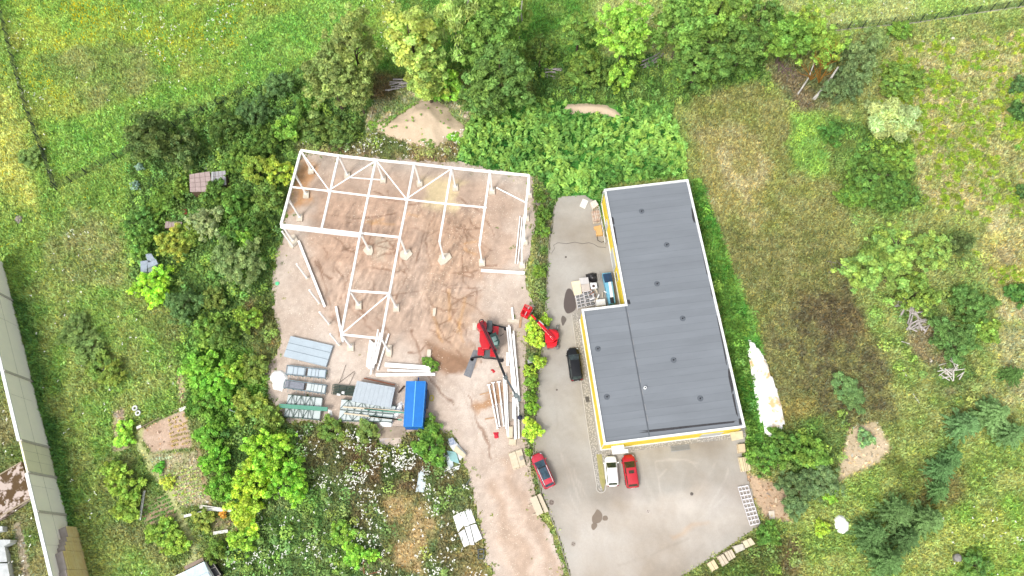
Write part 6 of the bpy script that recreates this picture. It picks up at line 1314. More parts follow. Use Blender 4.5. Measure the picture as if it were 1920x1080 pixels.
T_ = [  # kind, px, radius px, height, colour, label, name
 ('oak',(620,150),52,13,(128,150,88),'olive-green oak on the left of the pair above the steel frame','oak_tree'),
 ('oak',(662,95),50,15,(132,152,90),'olive-green oak on the right of the pair, reaching higher into the meadow','oak_tree'),
 ('oak',(668,170),32,10,(136,154,92),'small olive oak crown low between the pair and the sand heap','oak_tree'),
 ('column',(775,85),48,17,(156,178,92),'tall pale lime-yellow linden right of the oak pair','linden_tree'),
 ('column',(800,150),36,10,(144,170,84),'lower yellowish linden just left of the small bright maple','linden_tree'),
 ('weep',(850,40),42,15,(166,190,116),'pale weeping birch hanging at the top edge','birch_tree'),
 ('weep',(885,20),36,15,(170,192,130),'second pale weeping birch at the top edge, right of the first','birch_tree'),
 ('tree',(920,70),60,14,(98,140,58),'fresh green maple crown at the top edge above the dark maple','maple_tree'),
 ('tree',(935,150),58,14,(92,134,66),'dark green round maple right of the sand heap','maple_tree'),
 ('tree',(905,185),36,9,(90,130,64),'dark low maple crown touching the sand heap','maple_tree'),
 ('bigleaf',(842,165),30,6,(136,186,58),'small bright green maple between linden and dark maple','maple_tree'),
 ('weep',(972,10),24,16,(150,180,90),'thin white-stemmed birch at the top edge right of the maples','birch_tree'),
 ('loose',(1012,95),30,7,(84,116,50),'dark small tree in the gap right of the maples','small_tree'),
 ('loose',(1085,60),36,8,(112,150,66),'mid-green thin tree left of the bright ash','small_tree'),
 ('shrub',(1100,130),44,4,(100,134,52),'broad bush with orange twigs below the thin tree','bush'),
 ('tree',(1172,60),46,13,(140,186,66),'bright green ash at the top, leaning above the log stack','ash_tree'),
 ('bigleaf',(1165,140),28,5,(130,176,56),'bright green bush at the foot of the ash','bush'),
 ('tree',(1278,50),56,12,(104,148,62),'large mid-green tree right of the ash','field_maple'),
 ('tree',(1345,30),50,12,(120,160,66),'lighter green tree at the top edge beside the large mid-green one','field_maple'),
 ('tree',(1310,115),50,9,(88,132,58),'darker green tree low over the log stack side','field_maple'),
 ('tree',(1395,85),40,9,(92,134,60),'round green tree between the darker one and the golden-twig tree','field_maple'),
 ('loose',(1430,30),40,10,(96,136,62),'open green tree at the top edge left of the golden-twig tree','small_tree'),
 ('tree',(1478,70),40,10,(110,156,58),'fresh green tree above the brushwood heap','small_tree'),
 ('loose',(1545,90),42,9,(132,168,62),'light green tree with golden twigs above the leaning trunk','golden_twig_tree'),
 ('loose',(1520,45),34,9,(140,170,64),'yellowish tree crown at the top edge near the fence end','golden_twig_tree'),
 ('fine',(1605,115),48,8,(112,138,98),'grey-green poplar leaning over its pale trunk','poplar_tree'),
 ('fine',(1580,160),34,6,(96,126,92),'lower grey-green poplar crown beside the leaning trunk','poplar_tree'),
 ('fine',(1640,75),26,5,(118,146,96),'small grey-green poplar near the fence','poplar_tree'),
 ('willow',(1672,222),52,5,(160,178,132),'pale round white willow in the right scrub','willow_bush'),
 ('shrub',(1690,148),44,3.5,(104,140,56),'feathery green bush between the poplar and the white willow','bush'),
 ('shrub',(1690,55),24,2.5,(104,148,52),'green bush against the top right fence','bush'),
 ('shrub',(1558,250),24,3,(70,128,52),'small dark green bush left of the white willow','bush'),
 ('shrub',(1640,330),52,4.5,(82,126,50),'big dark green bush below the white willow','bush'),
 ('shrub',(1685,300),34,4,(116,156,60),'lighter green bush on the right side of the big dark bush','bush'),
 ('shrub',(1605,360),34,3.5,(92,138,52),'low green bush on the left side of the big dark bush','bush'),
 ('shrub',(1680,360),34,3.5,(78,126,52),'dark bush at the lower right of the big dark bush','bush'),
 ('loose',(1640,505),60,7,(124,160,76),'yellow-green scrub tree right of the brown field','scrub_tree'),
 ('loose',(1680,465),48,6,(132,166,76),'yellow-green scrub tree upper neighbour of the largest','scrub_tree'),
 ('loose',(1745,470),40,6,(126,158,78),'yellow-green scrub tree on the right of the group','scrub_tree'),
 ('fine',(1800,455),28,4,(80,104,62),'small dark bush right of the scrub trees','bush'),
 ('shrub',(1720,550),40,4,(118,150,62),'green bush below the scrub tree group','bush'),
 ('fine',(1820,570),40,4,(86,132,70),'blue-green bush on the right below the pale track','bush'),
 ('fine',(1790,635),44,4.5,(88,134,76),'blue-green bush above the white dead branches','bush'),
 ('shrub',(1850,620),30,3,(130,166,66),'yellowish bush right of the blue-green bush','bush'),
 ('bigleaf',(1910,550),24,3,(66,122,56),'dark green bush at the right edge, mid height','bush'),
 ('bigleaf',(1912,160),18,3,(70,112,70),'upper dark bush at the right edge in the golden scrub','bush'),
 ('bigleaf',(1912,205),22,3,(64,112,60),'lower dark bush at the right edge in the golden scrub','bush'),
 ('bigleaf',(1918,360),16,2,(70,110,60),'tiny dark bush at the right edge above the pale track','bush'),
 ('conifer',(1815,795),42,5,(94,142,92),'blue-green pine left of the pair at the right edge','pine_tree'),
 ('conifer',(1870,775),50,6,(108,150,94),'larger blue-green pine at the right edge','pine_tree'),
 ('conifer',(1905,810),34,5,(100,144,92),'small pine tucked under the larger pine at the right edge','pine_tree'),
 ('conifer',(1905,700),26,4,(80,126,61),'small green pine at the right edge above the larger pines','pine_tree'),
 ('conifer',(1770,880),36,4,(80,130,79),'small blue-green pine below the pair, left','pine_tree'),
 ('conifer',(1790,855),30,4,(86,136,82),'small blue-green pine by the grey stump','pine_tree'),
 ('conifer',(1765,920),28,4,(88,136,79),'small pine above the dark pine cluster','pine_tree'),
 ('conifer',(1690,960),48,6,(88,128,75),'top pine of the dark cluster in the lower right meadow','pine_tree'),
 ('conifer',(1640,1000),44,5,(80,124,72),'left pine of the dark cluster in the lower right meadow','pine_tree'),
 ('conifer',(1745,975),46,6,(100,140,84),'right pine of the dark cluster in the lower right meadow','pine_tree'),
 ('conifer',(1670,1050),48,6,(84,128,73),'bottom pine of the dark cluster in the lower right meadow','pine_tree'),
 ('conifer',(1705,1010),36,5,(76,118,70),'middle pine of the dark cluster in the lower right meadow','pine_tree'),
 ('shrub',(1830,1060),28,2,(84,130,60),'dark low bush beside the grey concrete shaft','bush'),
 ('fine',(1582,720),26,1.6,(92,132,84),'grey-green mound in the brown field, upper part','juniper_mound'),
 ('fine',(1604,752),26,1.6,(88,126,80),'grey-green mound in the brown field, lower part','juniper_mound'),
 ('shrub',(1520,850),36,3,(108,152,52),'fresh green bush below the tarpaulin strip','bush'),
 ('shrub',(1470,840),38,3,(84,132,50),'dark green bush right of the pallets','bush'),
 ('shrub',(1430,860),30,2.6,(88,140,50),'green bush beside the splayed board pallet','bush'),
 ('fine',(1540,900),40,2.6,(100,132,96),'blue-grey bush left of the bare sand patch','bush'),
 ('fine',(1495,915),38,2.6,(86,118,84),'dark blue-grey bush above the orange soil','bush'),
 ('fine',(1490,950),24,2.2,(90,124,88),'small blue-grey bush at the tip of the orange soil','bush'),
 ('bigleaf',(1622,820),18,1.6,(112,156,112),'small bluish plant on the bare sand patch','herb'),
 ('shrub',(1541,990),17,1.8,(160,190,50),'round lime-green bush left of the white round tarpaulin','bush'),
 ('shrub',(1558,932),13,1.6,(140,186,56),'tiny lime bush above the round lime-green one','bush'),
 ('shrub',(1440,1000),28,2,(84,134,48),'green bush at the lower end of the lattice frames','bush'),
 # left side
 ('tree',(285,262),44,8,(78,104,56),'dark green tree at the meadow corner, left half','dark_tree'),
 ('bigleaf',(335,275),40,6,(98,124,76),'dark greyish tree above the pinkish hut','dark_tree'),
 ('shrub',(420,235),36,4,(74,110,50),'dark bush between meadow fence and hut','bush'),
 ('fine',(475,210),34,4,(78,118,78),'blue-green bush at the lower meadow edge','bush'),
 ('fine',(525,160),28,4,(82,122,76),'blue-green bush left of the oaks','bush'),
 ('shrub',(575,190),26,4,(88,134,52),'green bush at the left foot of the oaks','bush'),
 ('bigleaf',(540,240),28,4,(110,160,56),'bright green bush above the left corner of the frame','bush'),
 ('shrub',(490,265),34,4,(84,124,50),'green bush just left of the bright one above the frame','bush'),
 ('shrub',(590,240),34,3,(88,120,58),'dull green bush between the oaks and the frame','bush'),
 ('shrub',(640,245),34,3,(92,124,60),'dull green bush under the oaks near the sand heap','bush'),
 ('shrub',(445,300),32,4,(96,136,54),'green bush right of the pinkish hut','bush'),
 ('shrub',(480,315),30,4.5,(140,166,58),'yellow-green bush left of the frame corner, upper','bush'),
 ('shrub',(518,322),30,5,(152,176,52),'yellow-green tree at the frame left edge, brightest','bush'),
 ('shrub',(500,370),32,5,(104,140,66),'greyish green bush at the frame left edge','bush'),
 ('fine',(385,415),34,4.5,(150,168,134),'silvery white-leaved bush in the garden','silver_bush'),
 ('shrub',(405,360),28,3.5,(84,126,50),'green bush directly below the pinkish hut','bush'),
 ('shrub',(440,380),32,4,(86,136,50),'deep green bush right of the silvery bush, upper','bush'),
 ('shrub',(445,430),30,4,(80,130,52),'deep green bush right of the silvery bush, lower','bush'),
 ('shrub',(480,425),24,4,(76,118,48),'deep green bush nearest the frame lower left corner','bush'),
 ('bigleaf',(460,445),20,4.2,(120,170,60),'bright-leaved bush above the grey-green dome','bush'),
 ('fine',(450,498),46,5,(120,146,100),'large grey-green dome-shaped bush left of the yard','silver_bush'),
 ('fine',(420,470),28,4,(108,138,92),'smaller grey-green bush touching the dome-shaped one','silver_bush'),
 ('bigleaf',(262,420),34,4,(96,146,70),'fresh green bush above the greenhouse roof','bush'),
 ('shrub',(262,455),26,3.5,(104,150,66),'small green bush left above the greenhouse roof','bush'),
 ('shrub',(325,455),34,3.5,(150,164,62),'yellowish bush with orange shoots below the small shed','bush'),
 ('shrub',(355,435),26,3.5,(120,150,56),'light green bush right of the small shed','bush'),
 ('shrub',(300,380),30,3,(100,140,48),'bush in the garden left of the pinkish hut','bush'),
 ('shrub',(335,350),28,3,(106,142,50),'bush just left of the pinkish hut wall','bush'),
 ('shrub',(284,535),38,4,(158,204,44),'bright lime bush covering the greenhouse','lime_bush'),
 ('fine',(345,572),36,4,(88,130,84),'dark blue-green conifer-like bush right of the lime bush','bush'),
 ('shrub',(388,615),30,4,(116,156,64),'green bush below the blue-green one, left','bush'),
 ('shrub',(418,628),28,4,(98,134,58),'green bush below the blue-green one, right','bush'),
 ('shrub',(462,598),26,4,(124,160,52),'light green bush near the left edge of the yard','bush'),
 ('shrub',(400,560),26,3,(110,134,62),'dull bush between blue-green bush and purple brush','bush'),
 ('shrub',(370,690),34,3,(122,180,48),'bright green bush at the top of the vivid mass','bush'),
 ('shrub',(408,720),38,3.5,(112,176,44),'vivid green bush in the middle of the vivid mass','bush'),
 ('shrub',(438,700),28,3,(150,186,48),'yellowish bush at the right of the vivid mass','bush'),
 ('shrub',(385,755),30,3,(100,150,48),'green bush at the bottom of the vivid mass','bush'),
 ('shrub',(395,815),30,3,(104,166,42),'upper bush of the hedge right of the garden beds','hedge_bush'),
 ('shrub',(402,865),30,3,(108,170,42),'middle bush of the hedge right of the garden beds','hedge_bush'),
 ('shrub',(412,915),30,3,(104,162,44),'lower bush of the hedge right of the garden beds','hedge_bush'),
 ('bigleaf',(500,845),46,5.5,(150,196,48),'large yellow-green elder, upper crown','elder_tree'),
 ('shrub',(470,900),38,5,(166,196,48),'yellow-green elder crown at the left above the dark thicket','elder_tree'),
 ('bigleaf',(540,905),40,5,(134,190,50),'fresh green elder crown at the right of the group','elder_tree'),
 ('shrub',(458,960),34,4,(172,196,46),'yellowest elder crown at the lower left of the group','elder_tree'),
 ('shrub',(505,790),34,3,(112,142,56),'dull green bush below the mint green trusses','bush'),
 ('shrub',(620,805),26,1.6,(96,130,52),'low green bush under the white panels','bush'),
 ('shrub',(690,808),24,1.6,(110,140,70),'low pale bush under the truss pile','bush'),
 ('shrub',(462,760),34,3,(128,152,60),'light bush at the left of the mint green trusses','bush'),
 ('shrub',(475,690),30,2.4,(112,138,58),'bush left of the crumpled plastic sheet','bush'),
 ('bigleaf',(810,840),34,3,(84,136,44),'dark green bush beside the jumble of white sheets','bush'),
 ('shrub',(806,800),22,1.6,(94,140,52),'low bush under the blue trailer right corner','bush'),
 ('shrub',(215,885),30,2.4,(138,172,52),'yellow-green bush left of the garden path, upper','bush'),
 ('shrub',(240,920),30,2.4,(128,164,50),'yellow-green bush left of the garden path, middle','bush'),
 ('shrub',(236,955),28,2.2,(134,166,54),'yellow-green bush left of the vegetable rows','bush'),
 ('shrub',(300,1000),30,2.0,(118,158,50),'bush below the vegetable rows','bush'),
 ('shrub',(330,1020),26,2.0,(136,172,54),'light bush at the lower bend of the garden path','bush'),
 ('bigleaf',(234,800),18,1.6,(150,200,62),'bright rhubarb-like plant above the garden path, upper','herb'),
 ('bigleaf',(232,822),20,1.6,(140,194,56),'bright leafy plant at the top left garden bed','herb'),
 ('shrub',(315,905),14,1.0,(176,190,60),'yellow flowering plant in the garden bed','herb'),
 ('bigleaf',(298,876),12,1.0,(86,170,50),'small vivid plant in the garden bed','herb'),
 ('shrub',(418,965),9,.8,(216,160,50),'orange flowers in the small framed bed','flower_clump'),
 ('shrub',(380,975),22,1.4,(134,152,60),'yellowish plants at the left of the framed bed','herb'),
 ('shrub',(405,1035),24,2.2,(106,142,52),'bush above the black framed panels','bush'),
 ('shrub',(455,1010),30,3,(140,184,50),'bright bush right of the framed bed','bush'),
 ('shrub',(640,1000),26,2.6,(122,168,54),'fresh green bush in the dark flowered thicket','bush'),
 ('shrub',(665,1040),24,2.2,(134,190,52),'bright bush left of the rusty angle frame','bush'),
 ('shrub',(700,1040),16,1.8,(140,194,52),'bright bush inside the rusty angle frame','bush'),
 ('shrub',(190,690),30,2.2,(108,140,58),'dull green bush in the lower left meadow','bush'),
 ('shrub',(212,700),26,2.2,(124,148,54),'yellow-green bush in the lower left meadow','bush'),
 ('fine',(140,620),36,2,(104,134,78),'long grey-green bush right of the concrete wall, upper','bush'),
 ('fine',(165,660),34,2,(100,132,72),'long grey-green bush right of the concrete wall, lower','bush'),
 ('fine',(55,292),24,1.8,(104,136,74),'grey-green tussock in the upper left meadow','bush'),
 ('fine',(262,313),9,1.6,(140,172,186),'upper small blue spruce above the garden','blue_spruce'),
 ('fine',(252,348),10,1.6,(136,168,184),'lower small blue spruce above the garden','blue_spruce'),
 ('bigleaf',(700,235),12,.6,(110,150,60),'weed clump on the left rim of the sand heap','weed_clump'),
 ('bigleaf',(852,255),14,.9,(110,170,50),'weed clump on the right foot of the sand heap','weed_clump'),
 ('bigleaf',(805,262),16,.9,(100,134,64),'greyish weed clump at the lower edge of the sand heap','weed_clump'),
 ('bigleaf',(812,688),12,.8,(84,130,44),'weed clump by the concrete block in the yard','weed_clump'),
 ('bigleaf',(800,678),12,.9,(92,140,46),'weed clump at the right ends of the three beams','weed_clump'),
 # hedge strip beside the lane
 ('shrub',(1002,608),18,2.4,(164,196,46),'yellow-green hedge shrub under the red boom lift arm, upper','hedge_shrub'),
 ('shrub',(1004,635),20,2.4,(170,200,48),'yellow-green hedge shrub under the red boom lift arm, lower','hedge_shrub'),
 ('shrub',(1022,600),12,2.0,(156,190,46),'small hedge shrub right of the lift arm','hedge_shrub'),
 ('shrub',(1012,680),16,2.0,(160,192,48),'hedge shrub right of the light grey box','hedge_shrub'),
 ('shrub',(992,695),12,1.6,(164,190,60),'small hedge shrub left below the light grey box','hedge_shrub'),
 ('shrub',(998,715),15,1.8,(118,164,46),'greener hedge shrub beside the boom tip','hedge_shrub'),
 ('shrub',(996,742),14,1.8,(104,150,44),'dark green hedge shrub level with the boom head','hedge_shrub'),
 ('shrub',(998,765),14,1.8,(126,176,44),'fresh green hedge shrub beside the hook block','hedge_shrub'),
 ('shrub',(998,806),21,2.2,(170,202,42),'big round yellow-green hedge shrub above the crimson car','hedge_shrub'),
 ('shrub',(990,848),9,1.0,(130,170,54),'tiny hedge shrub left of the crimson car nose','hedge_shrub'),
 ('shrub',(1018,400),16,2.0,(92,134,48),'dark green verge shrub near the top of the lane','verge_shrub'),
 ('shrub',(1012,370),14,2.0,(100,140,56),'green verge shrub at the frame right corner','verge_shrub'),
 ('shrub',(1015,430),16,1.8,(100,142,54),'verge shrub left of the dark crack','verge_shrub'),
 ('shrub',(1010,510),14,1.4,(112,150,46),'verge shrub left of the junk heap level','verge_shrub'),
]
T_GRP = {'oak_tree': 'oaks above the frame', 'linden_tree': 'lindens above the sand heap', 'birch_tree': 'birches at the top edge', 'maple_tree': 'maples right of the sand heap', 'field_maple': 'trees along the top edge', 'small_tree': 'small trees in the top thicket', 'bush': 'bushes round the site', 'poplar_tree': 'grey-green poplars', 'pine_tree': 'young pines in the meadow', 'scrub_tree': 'scrub trees on the right', 'hedge_shrub': 'hedge shrubs beside the lane', 'verge_shrub': 'shrubs on the verge', 'elder_tree': 'elders below the storage row', 'hedge_bush': 'hedge right of the garden beds', 'silver_bush': 'silvery bushes in the garden', 'blue_spruce': 'small blue spruces', 'dark_tree': 'dark trees above the hut', 'weed_clump': 'weed clumps', 'herb': 'garden plants', 'golden_twig_tree': 'golden-twig trees', 'juniper_mound': 'grey-green mounds'}
for k, px, r, h_, col, la, nm in T_: plant(k, px, r, h_, col, la, nm, None, T_GRP.get(nm))
# bare leaning trunks that show
def branchy(name, label, paths, mat, cat='tree trunk'):
    m_ = MB()
    for P_, r_ in paths: m_.tube([tuple(G(a, b, z)) for a, b, z in P_], r_, 7)
    return single(m_, name, mat, label, cat)
branchy('leaning_trunk', 'thick pale leaning trunk at the foot of the grey-green poplar', [([(1524,188,0),(1540,170,1.5),(1557,148,3.5),(1572,125,5.2)], [.3,.24,.2,.14])], birchb)
branchy('leaning_trunk', 'thinner pale leaning trunk left of the thick one', [([(1492,182,0),(1505,163,1.5),(1516,146,3),(1530,110,5)], [.16,.14,.12,.08])], birchb)
gold = pm('golden_twig', (206,150,60), c2=(176,124,56), scale=3)
for i, (bx, by) in enumerate(((1520,150),(1545,130),(1535,155),(1560,115))):
    rr_ = random.Random(i); ps = []
    for k in range(7):
        a = -math.pi/2+rr_.uniform(-.9,.9); L1 = rr_.uniform(18,42); p = [(bx, by, 3)]
        for s_ in (.35,.7,1): p.append((bx+math.cos(a)*L1*s_+rr_.uniform(-4,4), by+math.sin(a)*L1*s_+rr_.uniform(-3,3), 3+s_*7.5))
        ps.append((p, [.09,.07,.05,.02]))
    branchy('golden_branches', ['golden bare twigs fanning out, left clump above the leaning trunks','golden bare twigs, upper clump in the light green tree','golden bare twigs, lowest clump between the leaning trunks','golden bare twigs, right clump beside the poplar'][i], ps, gold, 'branches')
branchy('bare_birch', 'slim white birch stem at the top edge right of the maples', [([(980,52,8),(977,25,12),(979,2,15)], [.16,.12,.08])], birchb)
branchy('bare_birch', 'slim white stem in the pale weeping birch', [([(872,22,10),(878,2,14),(880,-10,16)], [.12,.1,.06])], birchb)

# --- one-object stuff: grass, undergrowth, knotweed, goldenrod, flowers
XMIN, XMAX, YMIN, YMAX = -98, 100, -8, 112
def visible(x, y, z=0, m=50):
    v = np.stack([x, y, np.full_like(x, z-CAMH)], 1); w_ = v@AF; px = 960+FPX*(v@AR)/w_; py = 540-FPX*(v@AU)/w_
    return (px > -m*2) & (px < 1920+m*2) & (py > -m*2) & (py < 1080+m*2)
BLD = wp([(1130,352),(1292,335),(1397,800),(1130,835),(1084,580),(1172,570)], 4); BLDG = [(10.9,15.0),(29.9,16.2),(27.5,53.9),(14.6,53.1),(15.9,34.6),(9.6,34.2)]
SANDS = [wp(p) for p in ([(848,970),(882,953),(905,1012),(870,1027)], [(1402,635),(1412,639),(1443,690),(1466,760),(1473,797),(1446,824),(1430,812),(1411,725)], [(780,880),(799,880),(800,925),(778,925)], [(838,828),(848,818),(875,850),(860,880),(838,885)], [(700,232),(745,215),(775,192),(812,186),(858,222),(872,245),(840,262),(780,275),(710,250)], [(1052,210),(1062,194),(1148,193),(1174,226),(1150,226),(1095,214)])]
def blocked(x, y, mg=0):
    b = np.maximum(sdist(BLDG, x, y), -9)
    for s_ in SANDS: b = np.maximum(b, sdist(s_, x, y)-.3)
    return b > -mg
def scatter(n):
    x = rng.uniform(XMIN, XMAX, n); y = rng.uniform(YMIN, YMAX, n); k = visible(x, y); return x[k], y[k]
# grass blades / weeds as slanted triangles
x, y = scatter(1500000); col, F = fields(x, y)
keep = (F['hole'] < .15+.5*(vnoise(x, y, 1.2, 81, 3)-.35)) & (rng.random(len(x)) < F['gd']*(.35+.75*vnoise(x, y, .9, 82, 3)+.2)*np.where(F['hole'] > -.4, .55, 1)) & ~blocked(x, y)
x, y, col = x[keep], y[keep], col[keep]; F = {k: v[keep] for k, v in F.items()}
n = len(x); z = gz(x, y); az_ = rng.random(n)*6.28; tl = rng.uniform(.3, 1.3, n); cl = .5+1.1*vnoise(x, y, .8, 83, 2)
L_ = (.18+F['gh']*.75)*(.6+.8*rng.random(n))*cl; W_ = .07+.10*rng.random(n)+.05*F['gh']
ca, sa = np.cos(az_), np.sin(az_); dx, dy, dz = ca*np.sin(tl)*L_, sa*np.sin(tl)*L_, np.cos(tl)*L_
b0 = np.stack([x-sa*W_, y+ca*W_, z], 1); b1_ = np.stack([x+sa*W_, y-ca*W_, z], 1); tp_ = np.stack([x+dx, y+dy, z+dz], 1)
var = (.5+1.0*rng.random((n, 1)))*(.62+.76*vnoise(x, y, .55, 84, 3)[:, None]); hu = rng.normal(size=(n, 1))*.09
gcl = col*var*np.concatenate([1+hu, np.ones((n, 1)), 1-hu*1.5], 1)*1.2
yfm = rng.random(n) < F['yf']*np.clip(vnoise(x, y, 2.5, 85, 3)*3-1.1, 0, 1)*.55; gcl[yfm] = lin((226,206,30))*(.8+.3*rng.random((yfm.sum(), 1)))
grass = bpy.data.objects.new('grass', np_mesh('grass', np.stack([b0, b1_, tp_], 1).reshape(-1, 3), np.arange(3*n).reshape(n, 3), np.repeat(np.clip(gcl, 0, 1), 3, 0), vegm)); COL.objects.link(grass); tag(grass, 'meadow grass and weeds over all the open ground', 'grass', kind='stuff')
print('grass', n)
def mounds(cx, cy, rad, hgt, ccol, per, ls, name, label, cat, zadd=0, aspect=1.6, up=.6, spread=.55, hue=.08, droop=0, kind='stuff', tall=False):
    zadd = np.asarray(zadd)
    V_, F_, K_ = [], [], []; off = 0; m = len(cx)
    ids = np.repeat(np.arange(m), per); n = len(ids); u = unit(n); u[:, 2] = abs(u[:, 2]); rr_ = rng.random((n, 1))**.4
    gzc = gz(cx, cy)+zadd; P = np.stack([cx[ids], cy[ids], gzc[ids]], 1)+u*rr_*np.stack([rad[ids], rad[ids], hgt[ids]], 1)
    sh = (rng.uniform(.75, 1.2, m)[ids]*(.75+.5*rng.random(n)))[:, None]; hu = (rng.normal(size=m)*hue)[ids][:, None]+rng.normal(size=(n, 1))*.05
    K = ccol[ids]*sh*np.concatenate([1+hu, np.ones((n, 1)), 1-hu], 1)
    N = u+rng.normal(size=(n, 3))*spread+np.array([0, 0, up])
    if tall: N = rng.normal(size=(n, 3))*np.array([1, 1, .35])
    vv, ff, kk = quads(P, N, ls, np.clip(K, 0, 1), aspect, droop=droop)
    o = bpy.data.objects.new(name, np_mesh(name, vv, ff, kk, vegm)); COL.objects.link(o); return tag(o, label, cat, kind=kind)
x, y = scatter(30000); col, F = fields(x, y)
k = (rng.random(len(x)) < F['sc']*.5) & (F['hole'] < -.5) & ~blocked(x, y, .5); x, y, col = x[k], y[k], col[k]; m = len(x); print('scrub', m)
pal = np.array([lin(c) for c in ((88,122,52),(104,142,58),(124,156,62),(98,126,68),(138,164,64),(110,130,70))]); cc_ = .5*col+.5*pal[rng.integers(0, 6, m)]
mounds(x, y, rng.uniform(.5, 1.3, m), rng.uniform(.6, 2.4, m), cc_*1.75, 60, .27, 'undergrowth', 'dense mixed undergrowth filling the ground between the shrubs', 'undergrowth')
# knotweed
x, y = scatter(60000); _, F = fields(x, y); k = (rng.random(len(x)) < F['big']*.85) & (F['hole'] < -.3) & ~blocked(x, y, .3); x, y = x[k], y[k]; m = len(x); print('knot', m)
tn = vnoise(x, y, 4, 91, 3)[:, None]; tn = np.clip((tn-.5)*3+.5, 0, 1); kc = lin((88,150,52))*(1-tn)+lin((142,190,66))*tn
kc = kc*.8+kc.mean(1, keepdims=True)*.2+lin((60,40,20))*.3; mounds(x, y, rng.uniform(.3, .65, m), rng.uniform(1.0, 2.4, m)*(.4+.9*vnoise(x, y, 3, 92, 2)), kc*1.22, 26, .5, 'knotweed_thicket', 'bright green big-leaved knotweed thicket above the building', 'thicket', aspect=2.6, up=.5, spread=.8, hue=.06)
# golden clumps
x, y = scatter(42000); _, F = fields(x, y); k = (rng.random(len(x)) < F['gr']*np.clip(vnoise(x, y, 3.2, 95, 4)*5-1.9, 0, 1)*1.0) & (F['hole'] < -.3); x, y = x[k], y[k]; m = len(x); print('gold', m)
tn = rng.random((m, 1)); kc = lin((180,198,80))*(1-tn)+lin((146,180,70))*tn; kc = kc*1.2
mounds(x, y, rng.uniform(.25, .7, m), rng.uniform(.5, 1.1, m), kc*.95, 70, .24, 'goldenrod', 'lime-yellow goldenrod clumps in the top right scrub', 'goldenrod', aspect=3, tall=True, hue=.08)
# tall grass strip against the building and lower right tufts
strip = wp([(1296,338),(1308,338),(1366,500),(1404,640),(1418,790),(1420,850),(1397,835),(1396,800),(1370,690)]); x, y = scatter(60000); k = (sdist(strip, x, y) > 0) & ~blocked(x, y, .3) & (F_ := rng.random(len(x)) < .8); x, y = x[k], y[k]; m = len(x)
tn = vnoise(x, y, 3, 96, 3)[:, None]; kc = (lin((94,138,62))*(1-tn)+lin((134,172,78))*tn)*1.15
mounds(x, y, rng.uniform(.3, .6, m), rng.uniform(.8, 1.5, m), kc, 34, .34, 'tall_weeds', 'strip of tall fresh weeds along the right wall of the building', 'weeds', aspect=3.5, tall=True, hue=.04)
# white umbels
x, y = scatter(420000); _, F = fields(x, y); k = (rng.random(len(x)) < F['wf']*4.2*np.clip(vnoise(x, y, 1.6, 97, 3)*4-1.7, 0, 1)) & (F['hole'] < -.1) & ~blocked(x, y); x, y = x[k], y[k]; m = len(x); print('umbels', m)
ids = np.repeat(np.arange(m), 3); n = len(ids); P = np.stack([x[ids], y[ids], gz(x, y)[ids]+.75+.2*rng.random(n)], 1)+rng.normal(size=(n, 3))*np.array([.09, .09, .04])
vv, ff, kk = quads(P, rng.normal(size=(n, 3))*.25+np.array([0, 0, 1]), .16, np.tile(lin((244,244,236)), (n, 1)), 1.2)
o = bpy.data.objects.new('white_flowers', np_mesh('white_flowers', vv, ff, kk, vegm)); COL.objects.link(o); tag(o, 'sprinkling of white wild flowers, densest below the storage row', 'wild flowers', kind='stuff')
# dry straw tufts, pebbles on the yard
x = rng.uniform(min(yx), max(yx), 60000); y = rng.uniform(min(yy), max(yy), 60000)
k = (sdist(YW, x, y) > .1) & (rng.random(len(x)) < .1+.9*np.clip((vnoise(x, y, 4, 98, 3)-.4)*3, 0, 1)); x, y = x[k][:16000], y[k][:16000]; m = len(x)
rs = .02+.07*rng.random(m)**4; base_ = np.array([[1,0,0],[-.5,.87,0],[-.5,-.87,0],[0,0,.8]]); ang_ = rng.random(m)*6.28
rot = np.stack([np.cos(ang_), -np.sin(ang_), np.sin(ang_), np.cos(ang_)], 1).reshape(m, 2, 2); bb = np.repeat(base_[None], m, 0)*rs[:, None, None]; bb[:, :, :2] = bb[:, :, :2]@rot
bb += np.stack([x, y, yz(x, y)-.005], 1)[:, None]; fc = np.array([[0,1,3],[1,2,3],[2,0,3]])
ff = (fc[None]+4*np.arange(m)[:, None, None]).reshape(-1, 3); pc_ = lin((222,210,192))*(.6+.5*rng.random((m, 1)))
o = bpy.data.objects.new('pebbles', np_mesh('pebbles', bb.reshape(-1, 3), ff, np.repeat(pc_, 4, 0), ymat)); COL.objects.link(o); tag(o, 'loose stones scattered over the gravel yard', 'stones', kind='stuff')
# sparse weeds growing into the yard edge
x = rng.uniform(min(yx)-1, max(yx)+1, 9000); y = rng.uniform(min(yy)-1, max(yy)+1, 9000); s_ = sdist(YW, x, y)
k = (s_ > -.4) & (rng.random(len(x)) < np.exp(-np.clip(s_, 0, 9)/.8)*.5+.012*(vnoise(x, y, 5, 99, 3) > .55)) & (sdist(AW, x, y) < -.2); x, y = x[k], y[k]; m = len(x)
tn = rng.random((m, 1)); kc = lin((98,136,52))*(1-tn)+lin((150,156,84))*tn
mounds(x, y, rng.uniform(.15, .5, m), rng.uniform(.1, .45, m), kc, 22, .16, 'edge_weeds', 'sparse weeds creeping in from the edges of the gravel yard', 'weeds', aspect=2.5)

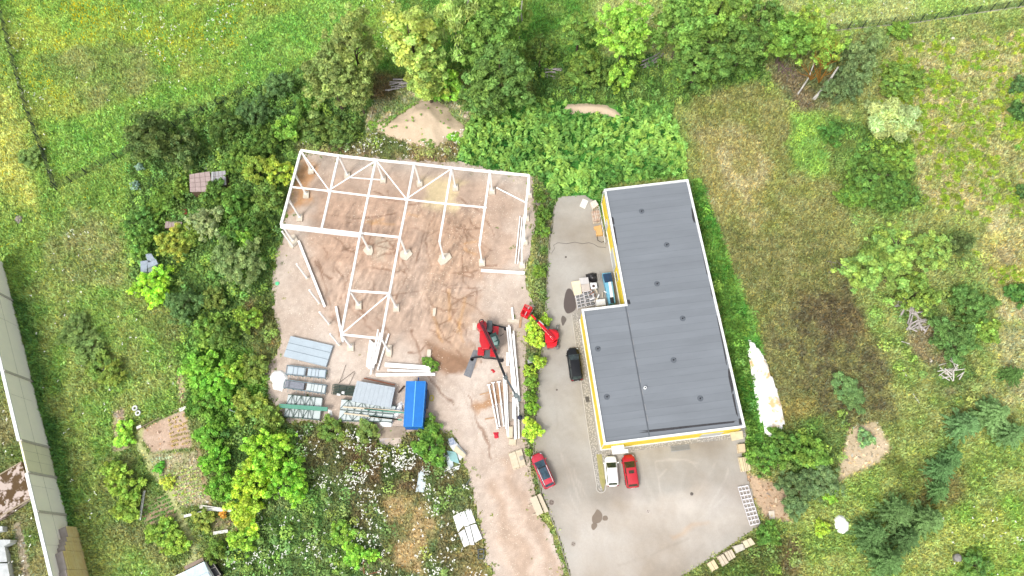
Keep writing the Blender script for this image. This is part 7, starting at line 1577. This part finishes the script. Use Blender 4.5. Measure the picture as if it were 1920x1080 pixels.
# low weed clumps all over the open ground
x, y = scatter(26000); col, F = fields(x, y); k = (rng.random(len(x)) < .75*F['gd']*(F['gh'] > .28)) & (F['hole'] < -.3) & ~blocked(x, y, .2); x, y, col = x[k], y[k], col[k]; m = len(x); print('clumps', m)
cc_ = (col*1.05+lin((90,100,40))*.3)*rng.uniform(.8, 1.6, (m, 1))
mounds(x, y, rng.uniform(.15, .5, m), rng.uniform(.25, .7, m), cc_, 12, .25, 'weed_tufts', 'low tufts of weeds dotted over the meadows', 'weeds', aspect=2.6, tall=False, hue=.07, spread=.9)
# rows in the garden beds
def rows(px, n_, colr, rad, hgt, name, label, step=.35, per=14, ls=.14):
    A, B, C_, D = [Vector(G(*p)) for p in px]; X, Y = [], []
    for i in range(n_):
        a, b = A.lerp(D, (i+.5)/n_), B.lerp(C_, (i+.5)/n_); L1 = (b-a).length; q = 0
        while q < L1:
            p = a.lerp(b, q/L1)
            if random.random() < .85: X.append(p.x+random.uniform(-.08,.08)); Y.append(p.y+random.uniform(-.08,.08))
            q += step
    X, Y = np.array(X), np.array(Y); m = len(X); mounds(X, Y, rng.uniform(.6, 1.2, m)*rad, rng.uniform(.6, 1.2, m)*hgt, np.tile(lin(colr), (m, 1))*1.3, per, ls, name, label, 'garden plants', aspect=2)
rows([(270,945),(316,925),(334,962),(270,985)], 5, (96,140,62), .2, .35, 'vegetable_rows', 'green vegetable rows in the bed beside the curved white board', .3)
rows([(320,885),(372,870),(384,935),(345,948)], 9, (178,196,120), .16, .25, 'lettuce_rows', 'pale green vegetable rows in the lower garden bed', .3)
rows([(282,860),(325,850),(330,862),(290,874)], 3, (176,190,160), .18, .3, 'cabbage_rows', 'grey-green cabbages at the top of the lower garden bed', .4)
rows([(318,785),(350,770),(360,835),(325,840)], 7, (176,160,100), .22, .3, 'straw_rows', 'dry straw-coloured stubble in the right half of the bare bed', .3)
rows([(300,890),(325,885),(345,930),(325,935)], 5, (150,188,66), .22, .4, 'leaf_rows', 'yellow-green leafy rows beside the garden path', .35)

hp = wp([(700,236),(706,212),(728,198),(756,186),(786,188),(778,206),(752,218),(730,240),(712,252)]); hall = wp([(700,236),(745,215),(775,192),(812,186),(858,222),(872,245),(840,262),(780,275),(710,250)])
x = rng.uniform(min(p[0] for p in hall), max(p[0] for p in hall), 2600); y = rng.uniform(min(p[1] for p in hall), max(p[1] for p in hall), 2600)
k = (sdist(hall, x, y) > .2) & ((sdist(hp, x, y) > 0)*.5+.02 > rng.random(len(x))); x, y = x[k], y[k]; m = len(x)
q = np.clip(sdist(hall, x, y)/3, 0, 1)**.8*1.8*(.6+.6*vnoise(x, y, 3, 71, 4))
mounds(x, y, rng.uniform(.08, .32, m)*rng.uniform(.4, 1, m), rng.uniform(.1, .35, m), np.tile(lin((128,158,80)), (m, 1))*1.2, 16, .2, 'heap_weeds', 'green weeds growing on the left flank of the sand heap', 'weeds', zadd=q+.1)
